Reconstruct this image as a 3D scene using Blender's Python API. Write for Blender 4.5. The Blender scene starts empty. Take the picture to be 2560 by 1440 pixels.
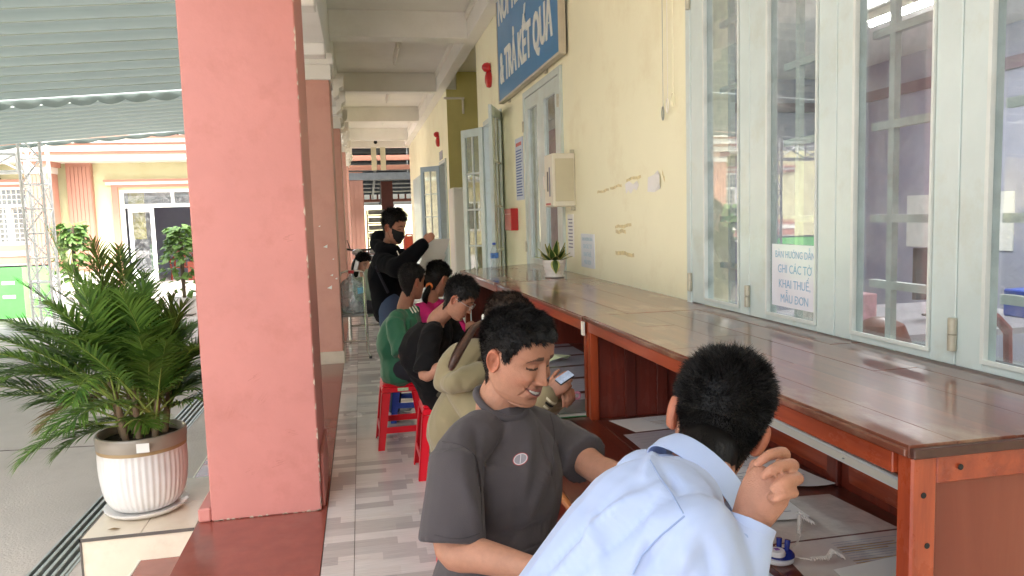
import bpy, bmesh, math, random
import numpy as np
from mathutils import Vector, Matrix, noise as mnoise
random.seed(7); RNG = np.random.default_rng(7)
C = bpy.context.scene.collection
SC = bpy.context.scene
PI = math.pi

# ---------------------------------------------------------------- camera, sky, sun, exposure
cam_d = bpy.data.cameras.new('camera'); cam = bpy.data.objects.new('camera', cam_d); C.objects.link(cam)
cam_d.sensor_width = 36; cam_d.lens = 26.435; cam_d.clip_start = 0.05; cam_d.clip_end = 500
R_ = (0.97995230, -0.19696239, -0.02998830); U_ = (0.04802953, 0.08746861, 0.99500875); F_ = (0.19335627, 0.97650144, -0.09517508)
cam.matrix_world = Matrix(((R_[0], U_[0], -F_[0], 0), (R_[1], U_[1], -F_[1], 0), (R_[2], U_[2], -F_[2], 1.6), (0, 0, 0, 1)))
SC.camera = cam
world = bpy.data.worlds.new('World'); SC.world = world; world.use_nodes = True
wn = world.node_tree.nodes; wl = world.node_tree.links
sky = wn.new('ShaderNodeTexSky'); sky.sky_type = 'NISHITA'; sky.sun_disc = False
SUN_EL, SUN_AZ = math.radians(58), math.radians(155)      # azimuth clockwise from +Y
sky.sun_elevation = SUN_EL; sky.sun_rotation = SUN_AZ
sky.air_density = 1.6; sky.dust_density = 6.0; sky.ozone_density = 1.0; sky.altitude = 10
desat = wn.new('ShaderNodeHueSaturation'); desat.inputs['Saturation'].default_value = 0.5
wl.new(sky.outputs[0], desat.inputs['Color']); wl.new(desat.outputs[0], wn['Background'].inputs['Color'])
wn['Background'].inputs['Strength'].default_value = 0.15
sun_d = bpy.data.lights.new('sun', 'SUN'); sun = bpy.data.objects.new('sun', sun_d); C.objects.link(sun)
sun_d.energy = 1.2; sun_d.angle = math.radians(14); sun_d.color = (1, .98, .95)
sv = Vector((math.sin(SUN_AZ) * math.cos(SUN_EL), math.cos(SUN_AZ) * math.cos(SUN_EL), math.sin(SUN_EL)))
sun.rotation_euler = sv.to_track_quat('Z', 'Y').to_euler(); sun.location = (-10, -10, 20)
SC.view_settings.view_transform = 'Standard'; SC.view_settings.look = 'None'
SC.view_settings.exposure = 2.55; SC.view_settings.gamma = 1; SC.view_settings.use_curve_mapping = False
SC.cycles.max_bounces = 10; SC.cycles.diffuse_bounces = 6; SC.cycles.glossy_bounces = 4; SC.cycles.transparent_max_bounces = 12
SC.cycles.sample_clamp_indirect = 6

# ---------------------------------------------------------------- materials
def srgb(h):
    h = h.lstrip('#'); v = [int(h[i:i + 2], 16) / 255 for i in (0, 2, 4)]
    return tuple((x / 12.92 if x <= .04045 else ((x + .055) / 1.055) ** 2.4) for x in v)
def mat(name, col, rough=.6, var=.12, scale=6., bump=0., bscale=60., metal=0., coat=0., sss=0., stretch=None, emit=0., alpha=1., trans=0., sheen=0., spec=.5, vcol=False, dirt=None, coatr=.05, det=5):
    m = bpy.data.materials.new(name); m.use_nodes = True
    n = m.node_tree.nodes; l = m.node_tree.links; b = n['Principled BSDF']
    b.inputs['Roughness'].default_value = rough; b.inputs['Metallic'].default_value = metal
    b.inputs['Coat Weight'].default_value = coat; b.inputs['Coat Roughness'].default_value = coatr
    b.inputs['Subsurface Weight'].default_value = sss; b.inputs['Subsurface Scale'].default_value = .01
    b.inputs['Sheen Weight'].default_value = sheen; b.inputs['Specular IOR Level'].default_value = spec
    b.inputs['Alpha'].default_value = alpha; b.inputs['Transmission Weight'].default_value = trans
    col = tuple(col)[:3]
    tc = n.new('ShaderNodeTexCoord'); mp = n.new('ShaderNodeMapping'); l.new(tc.outputs['Object'], mp.inputs[0])
    if stretch: mp.inputs['Scale'].default_value = stretch
    base = None
    if vcol:
        at = n.new('ShaderNodeAttribute'); at.attribute_name = 'Col'; base = at.outputs['Color']
    if var > 0:
        nz = n.new('ShaderNodeTexNoise'); nz.inputs['Scale'].default_value = scale; nz.inputs['Detail'].default_value = det; nz.inputs['Roughness'].default_value = .6
        l.new(mp.outputs[0], nz.inputs['Vector'])
        mr = n.new('ShaderNodeMapRange'); mr.inputs['From Min'].default_value = .3; mr.inputs['From Max'].default_value = .7
        mr.inputs['To Min'].default_value = 1 - var; mr.inputs['To Max'].default_value = 1 + var; l.new(nz.outputs['Fac'], mr.inputs['Value'])
        mx = n.new('ShaderNodeVectorMath'); mx.operation = 'SCALE'; l.new(mr.outputs[0], mx.inputs['Scale'])
        if base: l.new(base, mx.inputs[0])
        else: mx.inputs[0].default_value = col
        base = mx.outputs[0]
    if dirt:                                     # (colour, amount, scale): blotches of wear
        nd = n.new('ShaderNodeTexNoise'); nd.inputs['Scale'].default_value = dirt[2]; nd.inputs['Detail'].default_value = 8; nd.inputs['Roughness'].default_value = .7
        l.new(mp.outputs[0], nd.inputs['Vector'])
        md = n.new('ShaderNodeMapRange'); md.inputs['From Min'].default_value = .52; md.inputs['From Max'].default_value = .72; md.inputs['To Max'].default_value = dirt[1]
        l.new(nd.outputs['Fac'], md.inputs['Value'])
        mm = n.new('ShaderNodeMix'); mm.data_type = 'RGBA'; l.new(md.outputs[0], mm.inputs['Factor'])
        if base: l.new(base, mm.inputs['A'])
        else: mm.inputs['A'].default_value = (*col, 1)
        mm.inputs['B'].default_value = (*dirt[0], 1); base = mm.outputs['Result']
    if base: l.new(base, b.inputs['Base Color'])
    else: b.inputs['Base Color'].default_value = (*col, 1)
    if bump > 0:
        nb = n.new('ShaderNodeTexNoise'); nb.inputs['Scale'].default_value = bscale; nb.inputs['Detail'].default_value = 4
        l.new(mp.outputs[0], nb.inputs['Vector'])
        bp = n.new('ShaderNodeBump'); bp.inputs['Strength'].default_value = bump; bp.inputs['Distance'].default_value = .02
        l.new(nb.outputs['Fac'], bp.inputs['Height']); l.new(bp.outputs[0], b.inputs['Normal'])
    if emit > 0:
        b.inputs['Emission Strength'].default_value = emit; b.inputs['Emission Color'].default_value = (*col, 1)
    return m

def glass_mat(name, tint=(.93, .95, .95), ior=1.55, rough=0.0, dust=.075, gain=2.2):
    m = bpy.data.materials.new(name); m.use_nodes = True
    n = m.node_tree.nodes; l = m.node_tree.links; n.remove(n['Principled BSDF']); out = n['Material Output']
    tr = n.new('ShaderNodeBsdfTransparent'); tr.inputs[0].default_value = (*tint, 1)
    gl = n.new('ShaderNodeBsdfGlossy'); gl.inputs['Roughness'].default_value = rough
    ge = n.new('ShaderNodeNewGeometry'); dt = n.new('ShaderNodeVectorMath'); dt.operation = 'DOT_PRODUCT'; l.new(ge.outputs['Incoming'], dt.inputs[0]); l.new(ge.outputs['Normal'], dt.inputs[1])
    def mth(op, a_, b_=None):
        q = n.new('ShaderNodeMath'); q.operation = op
        for i_, v_ in enumerate((a_, b_)):
            if v_ is None: continue
            if isinstance(v_, (int, float)): q.inputs[i_].default_value = v_
            else: l.new(v_, q.inputs[i_])
        return q.outputs[0]
    f0 = ((ior - 1) / (ior + 1)) ** 2; cosv = mth('ABSOLUTE', dt.outputs['Value']); p5 = mth('POWER', mth('SUBTRACT', 1.0, cosv), 5.0)
    fr_ = mth('ADD', mth('MULTIPLY', p5, 1 - f0), f0); mu = n.new('ShaderNodeMath'); mu.operation = 'MULTIPLY'; mu.inputs[1].default_value = gain; mu.use_clamp = True; l.new(fr_, mu.inputs[0])
    mx = n.new('ShaderNodeMixShader'); l.new(mu.outputs[0], mx.inputs[0]); l.new(tr.outputs[0], mx.inputs[1]); l.new(gl.outputs[0], mx.inputs[2])
    df = n.new('ShaderNodeBsdfDiffuse'); df.inputs[0].default_value = (.6, .62, .62, 1)
    nz = n.new('ShaderNodeTexNoise'); nz.inputs['Scale'].default_value = 9; nz.inputs['Detail'].default_value = 8
    mr = n.new('ShaderNodeMapRange'); mr.inputs['From Min'].default_value = .4; mr.inputs['From Max'].default_value = .8; mr.inputs['To Max'].default_value = dust * 3; mr.inputs['To Min'].default_value = dust * .4
    tc = n.new('ShaderNodeTexCoord'); l.new(tc.outputs['Object'], nz.inputs['Vector']); l.new(nz.outputs['Fac'], mr.inputs['Value'])
    m2 = n.new('ShaderNodeMixShader'); l.new(mr.outputs[0], m2.inputs[0]); l.new(mx.outputs[0], m2.inputs[1]); l.new(df.outputs[0], m2.inputs[2]); l.new(m2.outputs[0], out.inputs[0])
    return m

def wood_mat(name, c1, c2, axis='Y', rough=.3, coat=.6, coatr=.08, grain=28., wear=None, bump=.06):
    m = bpy.data.materials.new(name); m.use_nodes = True
    n = m.node_tree.nodes; l = m.node_tree.links; b = n['Principled BSDF']
    ge = n.new('ShaderNodeNewGeometry'); mp = n.new('ShaderNodeMapping'); l.new(ge.outputs['Position'], mp.inputs[0])
    s = [grain] * 3; s['XYZ'.index(axis)] = grain * .06; mp.inputs['Scale'].default_value = s
    oi = n.new('ShaderNodeObjectInfo'); l.new(oi.outputs['Random'], mp.inputs['Location'])
    nz = n.new('ShaderNodeTexNoise'); nz.inputs['Scale'].default_value = 1; nz.inputs['Detail'].default_value = 7; nz.inputs['Roughness'].default_value = .65; nz.inputs['Distortion'].default_value = .6
    l.new(mp.outputs[0], nz.inputs['Vector'])
    cr = n.new('ShaderNodeValToRGB'); cr.color_ramp.elements[0].position = .33; cr.color_ramp.elements[0].color = (*c1, 1); cr.color_ramp.elements[1].position = .68; cr.color_ramp.elements[1].color = (*c2, 1)
    l.new(nz.outputs['Fac'], cr.inputs[0])
    hv = n.new('ShaderNodeHueSaturation'); mr = n.new('ShaderNodeMapRange'); mr.inputs['To Min'].default_value = .8; mr.inputs['To Max'].default_value = 1.2
    l.new(oi.outputs['Random'], mr.inputs['Value']); l.new(mr.outputs[0], hv.inputs['Value']); l.new(cr.outputs[0], hv.inputs['Color'])
    base = hv.outputs[0]
    nw = n.new('ShaderNodeTexNoise'); nw.inputs['Scale'].default_value = 3.2; nw.inputs['Detail'].default_value = 9; nw.inputs['Roughness'].default_value = .72
    mw = n.new('ShaderNodeMapping'); ws = [1, 1, 1]; ws['XYZ'.index(axis)] = .45; mw.inputs['Scale'].default_value = ws; l.new(ge.outputs['Position'], mw.inputs[0]); l.new(mw.outputs[0], nw.inputs['Vector'])
    rr = n.new('ShaderNodeMapRange'); rr.inputs['From Min'].default_value = .35; rr.inputs['From Max'].default_value = .7; rr.inputs['To Min'].default_value = coatr * .5; rr.inputs['To Max'].default_value = coatr * 2.4
    l.new(nw.outputs['Fac'], rr.inputs['Value']); l.new(rr.outputs[0], b.inputs['Coat Roughness'])
    if wear:
        rw = n.new('ShaderNodeMapRange'); rw.inputs['From Min'].default_value = .55; rw.inputs['From Max'].default_value = .68; rw.inputs['To Max'].default_value = wear[1]; l.new(nw.outputs['Fac'], rw.inputs['Value'])
        mm = n.new('ShaderNodeMix'); mm.data_type = 'RGBA'; l.new(rw.outputs[0], mm.inputs['Factor']); l.new(base, mm.inputs['A']); mm.inputs['B'].default_value = (*wear[0], 1); base = mm.outputs['Result']
    l.new(base, b.inputs['Base Color'])
    b.inputs['Roughness'].default_value = rough; b.inputs['Coat Weight'].default_value = coat
    bp = n.new('ShaderNodeBump'); bp.inputs['Strength'].default_value = bump; bp.inputs['Distance'].default_value = .01
    l.new(nw.outputs['Fac'], bp.inputs['Height']); l.new(bp.outputs[0], b.inputs['Normal']); l.new(bp.outputs[0], b.inputs['Coat Normal'])
    return m

def tile_mat(name):
    m = bpy.data.materials.new(name); m.use_nodes = True
    n = m.node_tree.nodes; l = m.node_tree.links; b = n['Principled BSDF']
    ge = n.new('ShaderNodeNewGeometry'); mp = n.new('ShaderNodeMapping'); l.new(ge.outputs['Position'], mp.inputs[0]); mp.inputs['Location'].default_value = (.103, .015, 0)
    br = n.new('ShaderNodeTexBrick'); br.offset = .37; br.offset_frequency = 3; br.squash = .7; br.squash_frequency = 2
    br.inputs['Color1'].default_value = (0, 0, 0, 1); br.inputs['Color2'].default_value = (1, 1, 1, 1); br.inputs['Mortar Size'].default_value = 0.0
    br.inputs['Brick Width'].default_value = .30; br.inputs['Row Height'].default_value = .0833; br.inputs['Scale'].default_value = 1; br.inputs['Bias'].default_value = 0
    l.new(mp.outputs[0], br.inputs['Vector'])
    cr = n.new('ShaderNodeValToRGB'); e = cr.color_ramp; e.interpolation = 'CONSTANT'
    e.elements[0].color = (*srgb('#bcb6b4'), 1); e.elements[0].position = 0; e.elements[1].position = .3; e.elements[1].color = (*srgb('#dad4d0'), 1)
    for p_, c_ in ((.45, '#c4bebb'), (.6, '#dcd7d4'), (.8, '#c9c4c2'), (.9, '#dfdad7')):
        x = e.elements.new(p_); x.color = (*srgb(c_), 1)
    l.new(br.outputs['Color'], cr.inputs[0])
    m3 = n.new('ShaderNodeMapping'); m3.inputs['Scale'].default_value = (6, 160, 1); l.new(ge.outputs['Position'], m3.inputs[0])
    nz = n.new('ShaderNodeTexNoise'); nz.inputs['Scale'].default_value = 1; nz.inputs['Detail'].default_value = 3; l.new(m3.outputs[0], nz.inputs['Vector'])
    mr = n.new('ShaderNodeMapRange'); mr.inputs['From Min'].default_value = .3; mr.inputs['From Max'].default_value = .7; mr.inputs['To Min'].default_value = .88; mr.inputs['To Max'].default_value = 1.08; l.new(nz.outputs['Fac'], mr.inputs['Value'])
    n2 = n.new('ShaderNodeTexNoise'); n2.inputs['Scale'].default_value = 2.5; n2.inputs['Detail'].default_value = 8; l.new(ge.outputs['Position'], n2.inputs['Vector'])
    m4 = n.new('ShaderNodeMapRange'); m4.inputs['From Min'].default_value = .35; m4.inputs['From Max'].default_value = .7; m4.inputs['To Min'].default_value = .08; m4.inputs['To Max'].default_value = .3; l.new(n2.outputs['Fac'], m4.inputs['Value'])
    vm = n.new('ShaderNodeVectorMath'); vm.operation = 'SCALE'; l.new(cr.outputs[0], vm.inputs[0]); l.new(mr.outputs[0], vm.inputs['Scale'])
    l.new(vm.outputs[0], b.inputs['Base Color']); l.new(m4.outputs[0], b.inputs['Roughness'])
    return m

def leaf_mat(name, c1, c2, rough=.4, trans=.25, scale=4):
    m = bpy.data.materials.new(name); m.use_nodes = True
    n = m.node_tree.nodes; l = m.node_tree.links; b = n['Principled BSDF']; out = n['Material Output']
    ge = n.new('ShaderNodeNewGeometry'); nz = n.new('ShaderNodeTexNoise'); nz.inputs['Scale'].default_value = scale; nz.inputs['Detail'].default_value = 3; l.new(ge.outputs['Position'], nz.inputs['Vector'])
    ad = n.new('ShaderNodeMath'); ad.operation = 'ADD'; sc = n.new('ShaderNodeMath'); sc.operation = 'MULTIPLY'; sc.inputs[1].default_value = .5
    l.new(ge.outputs['Random Per Island'], sc.inputs[0]); l.new(sc.outputs[0], ad.inputs[0]); l.new(nz.outputs['Fac'], ad.inputs[1])
    cr = n.new('ShaderNodeValToRGB'); cr.color_ramp.elements[0].position = .45; cr.color_ramp.elements[0].color = (*c1, 1); cr.color_ramp.elements[1].position = 1.; cr.color_ramp.elements[1].color = (*c2, 1)
    l.new(ad.outputs[0], cr.inputs[0]); l.new(cr.outputs[0], b.inputs['Base Color']); b.inputs['Roughness'].default_value = rough
    tl = n.new('ShaderNodeBsdfTranslucent'); l.new(cr.outputs[0], tl.inputs[0]); mx = n.new('ShaderNodeMixShader'); mx.inputs[0].default_value = trans
    l.new(b.outputs[0], mx.inputs[1]); l.new(tl.outputs[0], mx.inputs[2]); l.new(mx.outputs[0], out.inputs[0])
    return m

# ---------------------------------------------------------------- mesh collecting
class G:
    def __init__(s): s.v = []; s.f = []; s.m = []; s.mi = 0
    def add(s, vs, fs):
        o = len(s.v); s.v += [tuple(map(float, v)) for v in vs]; s.f += [tuple(i + o for i in f) for f in fs]; s.m += [s.mi] * len(fs); return s
    def box(s, x0, x1, y0, y1, z0, z1):
        if x0 > x1: x0, x1 = x1, x0
        if y0 > y1: y0, y1 = y1, y0
        if z0 > z1: z0, z1 = z1, z0
        return s.add([(x0, y0, z0), (x1, y0, z0), (x1, y1, z0), (x0, y1, z0), (x0, y0, z1), (x1, y0, z1), (x1, y1, z1), (x0, y1, z1)],
                     [(0, 3, 2, 1), (4, 5, 6, 7), (0, 1, 5, 4), (1, 2, 6, 5), (2, 3, 7, 6), (3, 0, 4, 7)])
    def obox(s, c, sx, sy, sz, rot):                      # oriented box, rot = Matrix 3x3
        pts = [Vector(c) + rot @ Vector((a * sx / 2, b * sy / 2, d * sz / 2)) for d in (-1, 1) for a, b in ((-1, -1), (1, -1), (1, 1), (-1, 1))]
        return s.add(pts, [(0, 3, 2, 1), (4, 5, 6, 7), (0, 1, 5, 4), (1, 2, 6, 5), (2, 3, 7, 6), (3, 0, 4, 7)])
    def bar(s, a, b, w, h=None, up=(0, 0, 1)):            # box beam from a to b
        a = Vector(a); b = Vector(b); d = (b - a); L = d.length; d.normalize(); u = Vector(up)
        if abs(d.dot(u)) > .98: u = Vector((0, 1, 0))
        x = d.cross(u).normalized(); u = x.cross(d); rot = Matrix((x, d, u)).transposed()
        return s.obox((a + b) / 2, w, L, h or w, rot)
    def tube(s, pts, r, n=10, cap=True, closed=False):
        pts = [Vector(p) for p in pts]; k = len(pts); rr = r if isinstance(r, (list, tuple)) else [r] * k
        o = len(s.v); prev = None; vs = []
        for i, p in enumerate(pts):
            if closed: t = (pts[(i + 1) % k] - pts[i - 1])
            else: t = (pts[min(i + 1, k - 1)] - pts[max(i - 1, 0)])
            t.normalize()
            if prev is None:
                prev = t.cross(Vector((0, 0, 1)));
                if prev.length < .1: prev = t.cross(Vector((0, 1, 0)))
            x = (prev - t * prev.dot(t)).normalized(); y = t.cross(x); prev = x
            for j in range(n):
                a = 2 * PI * j / n; vs.append(p + (x * math.cos(a) + y * math.sin(a)) * rr[i])
        fs = []
        for i in range(k if closed else k - 1):
            for j in range(n):
                a = i * n + j; b_ = i * n + (j + 1) % n; c = ((i + 1) % k) * n + (j + 1) % n; d = ((i + 1) % k) * n + j; fs.append((a, b_, c, d))
        if cap and not closed: fs += [tuple(range(n - 1, -1, -1)), tuple((k - 1) * n + j for j in range(n))]
        return s.add(vs, fs)
    def lathe(s, prof, c=(0, 0, 0), n=28, flute=None):
        vs = []; fs = []
        for i, (r, z) in enumerate(prof):
            for j in range(n):
                a = 2 * PI * j / n; q = r + (flute(i, a) if flute else 0)
                vs.append((c[0] + q * math.cos(a), c[1] + q * math.sin(a), c[2] + z))
        for i in range(len(prof) - 1):
            for j in range(n): fs.append((i * n + j, i * n + (j + 1) % n, (i + 1) * n + (j + 1) % n, (i + 1) * n + j))
        if prof[0][0] > 1e-4: fs.append(tuple(range(n - 1, -1, -1)))
        if prof[-1][0] > 1e-4: fs.append(tuple((len(prof) - 1) * n + j for j in range(n)))
        return s.add(vs, fs)
    def extrude(s, poly, axis, a0, a1):                   # poly of 2-D points extruded along axis
        def P(u, v, a): return {'X': (a, u, v), 'Y': (u, a, v), 'Z': (u, v, a)}[axis]
        n = len(poly); vs = [P(u, v, a0) for u, v in poly] + [P(u, v, a1) for u, v in poly]
        fs = [tuple(range(n)), tuple(range(2 * n - 1, n - 1, -1))] + [(i, i + n, (i + 1) % n + n, (i + 1) % n) for i in range(n)]
        return s.add(vs, fs)
    def build(s, name, mats, parent=None, smooth=False, bevel=0., col=None, **kw):
        me = bpy.data.meshes.new(name); off = Vector(parent['_o']) if parent is not None and '_o' in parent else Vector((0, 0, 0))
        me.from_pydata([(v[0] - off.x, v[1] - off.y, v[2] - off.z) for v in s.v], [], s.f)
        ms = mats if isinstance(mats, (list, tuple)) else [mats]
        for m_ in ms: me.materials.append(m_)
        if len(ms) > 1: me.polygons.foreach_set('material_index', s.m)
        bm = bmesh.new(); bm.from_mesh(me)
        if bevel > 0:
            es = [e for e in bm.edges if len(e.link_faces) == 2 and e.calc_face_angle(0) > .6]
            bmesh.ops.bevel(bm, geom=es, offset=bevel, segments=1, affect='EDGES', clamp_overlap=True)
        bmesh.ops.recalc_face_normals(bm, faces=bm.faces); bm.to_mesh(me); bm.free()
        if smooth:
            me.polygons.foreach_set('use_smooth', [True] * len(me.polygons))
            if smooth != 'full': me.set_sharp_from_angle(angle=math.radians(40))
        o = bpy.data.objects.new(name, me); C.objects.link(o)
        if parent is not None: o.parent = parent
        for k, v in kw.items(): o[k] = v
        return o

def thing(name, label, cat, loc=(0, 0, 0), group=None):
    o = bpy.data.objects.new(name, None); C.objects.link(o); o.location = loc; o['label'] = label; o['category'] = cat; o['_o'] = tuple(map(float, loc))
    o.empty_display_size = .1
    if group: o['group'] = group
    return o
def sub(o, parent):                                      # make a mesh part usable as a parent of sub-parts
    o['_o'] = parent['_o'] if '_o' in parent else (0., 0., 0.); return o
def tag(o, label, cat, group=None):
    o['label'] = label; o['category'] = cat
    if group: o['group'] = group
    return o
def copy_tree(o, parent=None):
    c = o.copy(); C.objects.link(c)
    if parent is not None: c.parent = parent
    for ch in [x for x in o.children]: copy_tree(ch, c)
    return c
def BX(name, m, x0, x1, y0, y1, z0, z1, parent=None, bevel=0., **kw):
    return G().box(x0, x1, y0, y1, z0, z1).build(name, m, parent, bevel=bevel, **kw)
def _txt(body, size, depth, off, align, space):
    cu = bpy.data.curves.new('t', 'FONT'); cu.body = body; cu.size = size; cu.extrude = depth; cu.align_x = align; cu.offset = off; cu.space_character = space; cu.resolution_u = 3
    t = bpy.data.objects.new('tmp', cu); C.objects.link(t); dg = bpy.context.evaluated_depsgraph_get()
    me = bpy.data.meshes.new_from_object(t.evaluated_get(dg)); bpy.data.objects.remove(t); bpy.data.curves.remove(cu); return me
HORN = {'Ơ': 'O', 'Ớ': 'Ó', 'Ờ': 'Ò', 'Ư': 'U', 'Đ': 'D'}
def text_mesh(body, size, depth, mtx, m, name='lettering', parent=None, sx=1., off=0., align='CENTER', space=1.):
    plain = ''.join(HORN.get(c, c) for c in body); me = _txt(plain, size, depth, off, 'LEFT', space)
    xs = [v.co.x for v in me.vertices]; x0, x1 = min(xs), max(xs); bm = bmesh.new(); bm.from_mesh(me); bpy.data.meshes.remove(me)
    for i, c in enumerate(body):
        if c in HORN:                                    # the horn of the Vietnamese O and U, a small hook set clear of the letter
            q = _txt(plain[:i + 1], size, depth, off, 'LEFT', space); xr = max(v.co.x for v in q.vertices); bpy.data.meshes.remove(q); u = size * .1; zt = size * .70; dz = depth + .00012
            if c == 'Đ':
                xl = xr - 5.6 * u; bm.faces.new([bm.verts.new((a, b, dz)) for a, b in ((xl - .5 * u, zt * .46), (xl + 2.6 * u, zt * .46), (xl + 2.6 * u, zt * .58), (xl - .5 * u, zt * .58))]); continue
            p = [(xr - .9 * u, zt - 1.3 * u), (xr - .1 * u, zt - .75 * u), (xr + .1 * u, zt + .2 * u), (xr + .75 * u, zt + .2 * u), (xr + .55 * u, zt - 1.1 * u), (xr - .5 * u, zt - 2.0 * u)]
            bm.faces.new([bm.verts.new((a, b, dz)) for a, b in p])
    me = bpy.data.meshes.new(name); bmesh.ops.translate(bm, verts=bm.verts, vec=(-(x0 + x1) / 2, 0, 0)); bm.to_mesh(me); bm.free()
    me.transform(mtx @ Matrix.Diagonal((sx, 1, 1, 1)))
    if parent is not None and '_o' in parent: me.transform(Matrix.Translation(-Vector(parent['_o'])))
    me.materials.append(m); o = bpy.data.objects.new(name, me); C.objects.link(o)
    if parent is not None: o.parent = parent
    return o
def wallM(y, z, x=1.60):       # frame of a text that faces -X (reads towards -Y)
    return Matrix(((0, 0, -1, x), (-1, 0, 0, y), (0, 1, 0, z), (0, 0, 0, 1)))
# ---------------------------------------------------------------- palette
XW = 1.61
m_pink = mat('pink_paint', srgb('#cd877f'), .45, .06, 2.2, .12, 16, dirt=(srgb('#b97468'), .55, 3.2))
m_pinkf = mat('salmon_paint', srgb('#d39c8c'), .5, .05, 3, .05, 30, dirt=(srgb('#b56f5c'), .25, 4))
m_yel = mat('pale_yellow_paint', srgb('#f6f3d4'), .5, .03, 1.2, .06, 20, dirt=(srgb('#e3d9b4'), .6, 1.6))
m_yelf = mat('yellow_green_paint', srgb('#dcd888'), .6, .05, 1.5, dirt=(srgb('#c9c274'), .4, 1.5))
m_yel_shade = mat('recess_yellow_shade', srgb('#cfc987'), .6, .06, 2)  # wall yellow darkened, shade of the recess faces put into the colour
m_white = mat('ceiling_white_paint', srgb('#f5f3ec'), .6, .04, 1.2, .04, 20, dirt=(srgb('#dcd9cc'), .35, 1.3))
m_trim = mat('cream_trim_paint', srgb('#efece2'), .5, .05, 3)
m_blue = mat('pale_blue_gloss_paint', srgb('#cfdddb'), .3, .05, 5, .08, 18, dirt=(srgb('#bfc6b8'), .7, 3.5), coat=.3, coatr=.2)
m_bead = mat('cream_glazing_bead', srgb('#d9e0dc'), .45, .08, 8)
m_bar = mat('grey_white_bar_paint', srgb('#b9c2bd'), .4, .1, 10, dirt=(srgb('#8f8f86'), .5, 12))
m_steel = mat('hinge_steel', srgb('#bdb9a8'), .4, .15, 30, metal=.4)
m_dark = mat('dark_gap', (.02, .02, .02), .8, 0)
m_black = mat('black_plastic', (.015, .015, .017), .4, .1)
m_glass = glass_mat('window_glass')
m_tile = tile_mat('floor_tile_print')
m_brown = mat('brown_glazed_tile', srgb('#8d4c42'), .22, .10, 9, .03, 40, dirt=(srgb('#96655c'), .35, 3), coat=.3, coatr=.12)
m_cream = mat('cream_glazed_tile', srgb('#ddd0bd'), .25, .05, 5, dirt=(srgb('#b8a892'), .4, 4))
m_grout = mat('grout', srgb('#6a605a'), .9, .2, 20)
m_conc = mat('courtyard_concrete', srgb('#bdb4ae'), .8, .10, 1.1, .25, 60, dirt=(srgb('#8d8580'), .7, .55))
m_galv = mat('galvanised_steel', srgb('#aeb4b3'), .4, .15, 12, metal=.5)
m_red = mat('red_plastic', srgb('#e0182c'), .3, .05, 5)
m_bluep = mat('blue_plastic', srgb('#1c4fc4'), .3, .05, 5)
m_firered = mat('red_enamel', srgb('#c02028'), .3, .06, 8, coat=.4)
m_paper = mat('paper', srgb('#efeeea'), .6, .03, 6)
m_ink = mat('grey_ink', srgb('#8e8ea0'), .7, .2, 30)
m_w_top = wood_mat('varnished_top', srgb('#6b382a'), srgb('#804833'), 'Y', .35, .85, .05, 22, wear=(srgb('#a08068'), .95), bump=.05)
m_w_front = wood_mat('orange_varnish', srgb('#87301a'), srgb('#ae4c28'), 'Y', .35, .5, .15, 26)
m_w_z = wood_mat('orange_varnish_upright', srgb('#8c3216'), srgb('#b9522a'), 'Z', .35, .5, .15, 26)
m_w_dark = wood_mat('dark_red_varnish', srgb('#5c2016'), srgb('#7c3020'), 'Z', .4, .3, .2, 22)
m_w_desk = wood_mat('desk_varnish', srgb('#4f2016'), srgb('#74382a'), 'Y', .3, .8, .08, 24, wear=(srgb('#8a5a48'), .4))
m_w_edge = wood_mat('worn_edge_wood', srgb('#a2552c'), srgb('#c98550'), 'Y', .5, .2, .3, 30)
m_end = wood_mat('end_panel_varnish', srgb('#7c3828'), srgb('#8e4a36'), 'Z', .45, .2, .3, 9)

# ---------------------------------------------------------------- ground, floor, steps
g = G(); n_ = 24
xs = [-60, -1.9]; g.add([(-70, -12, -.3), (-1.905, -12, -.3), (-1.905, 90, -.3), (-70, 90, -.3)], [(0, 1, 2, 3)])
g.add([(-1.675, -12, -.3), (60, -12, -.3), (60, -4, -.3), (-1.675, -4, -.3)], [(0, 1, 2, 3)])
g.add([(-1.675, -4, -.3), (-1.22, -4, -.3), (-1.22, 90, -.3), (-1.675, 90, -.3)], [(0, 1, 2, 3)])
g.add([(-1.22, 34, -.3), (60, 34, -.3), (60, 90, -.3), (-1.22, 90, -.3)], [(0, 1, 2, 3)])
g.build('ground', m_conc, kind='structure')
crk = G().tube([(-9, 8.1, -.3), (-6, 7.35, -.3), (-4.2, 7.25, -.3), (-1.95, 7.0, -.3)], .006, 4); crk.build('ground_joint', m_grout, kind='structure')
# drain
dr = thing('drain_grate', 'long galvanised drain grate of parallel bars sunk beside the steps', 'grate', (-1.79, 5, -.3))
BX('channel', m_dark, -1.905, -1.675, -3, 32, -.62, -.42, dr)
for x in (-1.905, -1.688): BX('frame', m_galv, x, x + .013, -3, 32, -.42, -.296, dr)
for k in range(4): BX('bar', m_galv, -1.873 + k * .05, -1.873 + k * .05 + .024, -3, 32, -.345, -.299, dr, bevel=.003)
for k in range(70): BX('cross_bar', m_galv, -1.89, -1.69, -2.9 + k * .5, -2.885 + k * .5, -.37, -.347, dr)
# steps
st = thing('entrance_steps', 'brown glazed steps with cream risers along the corridor edge', 'steps', (-1.07, 4, -.3))
BX('riser', m_cream, -.945, -.93, -3, 32, -.15, -.022, st); BX('riser', m_cream, -1.215, -1.2, -3, 32, -.3, -.172, st)
for k in range(36):
    y = -3 + k * .97
    BX('tile', m_brown, -1.222, -.947, y + .003, y + .967, -.172, -.15, st, bevel=.002)
BX('nosing', m_trim, -1.232, -1.2225, -3, 32, -.172, -.148, st); 
BX('step_core', m_grout, -1.199, -.95, -3, 32, -.3, -.173, st)
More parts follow.
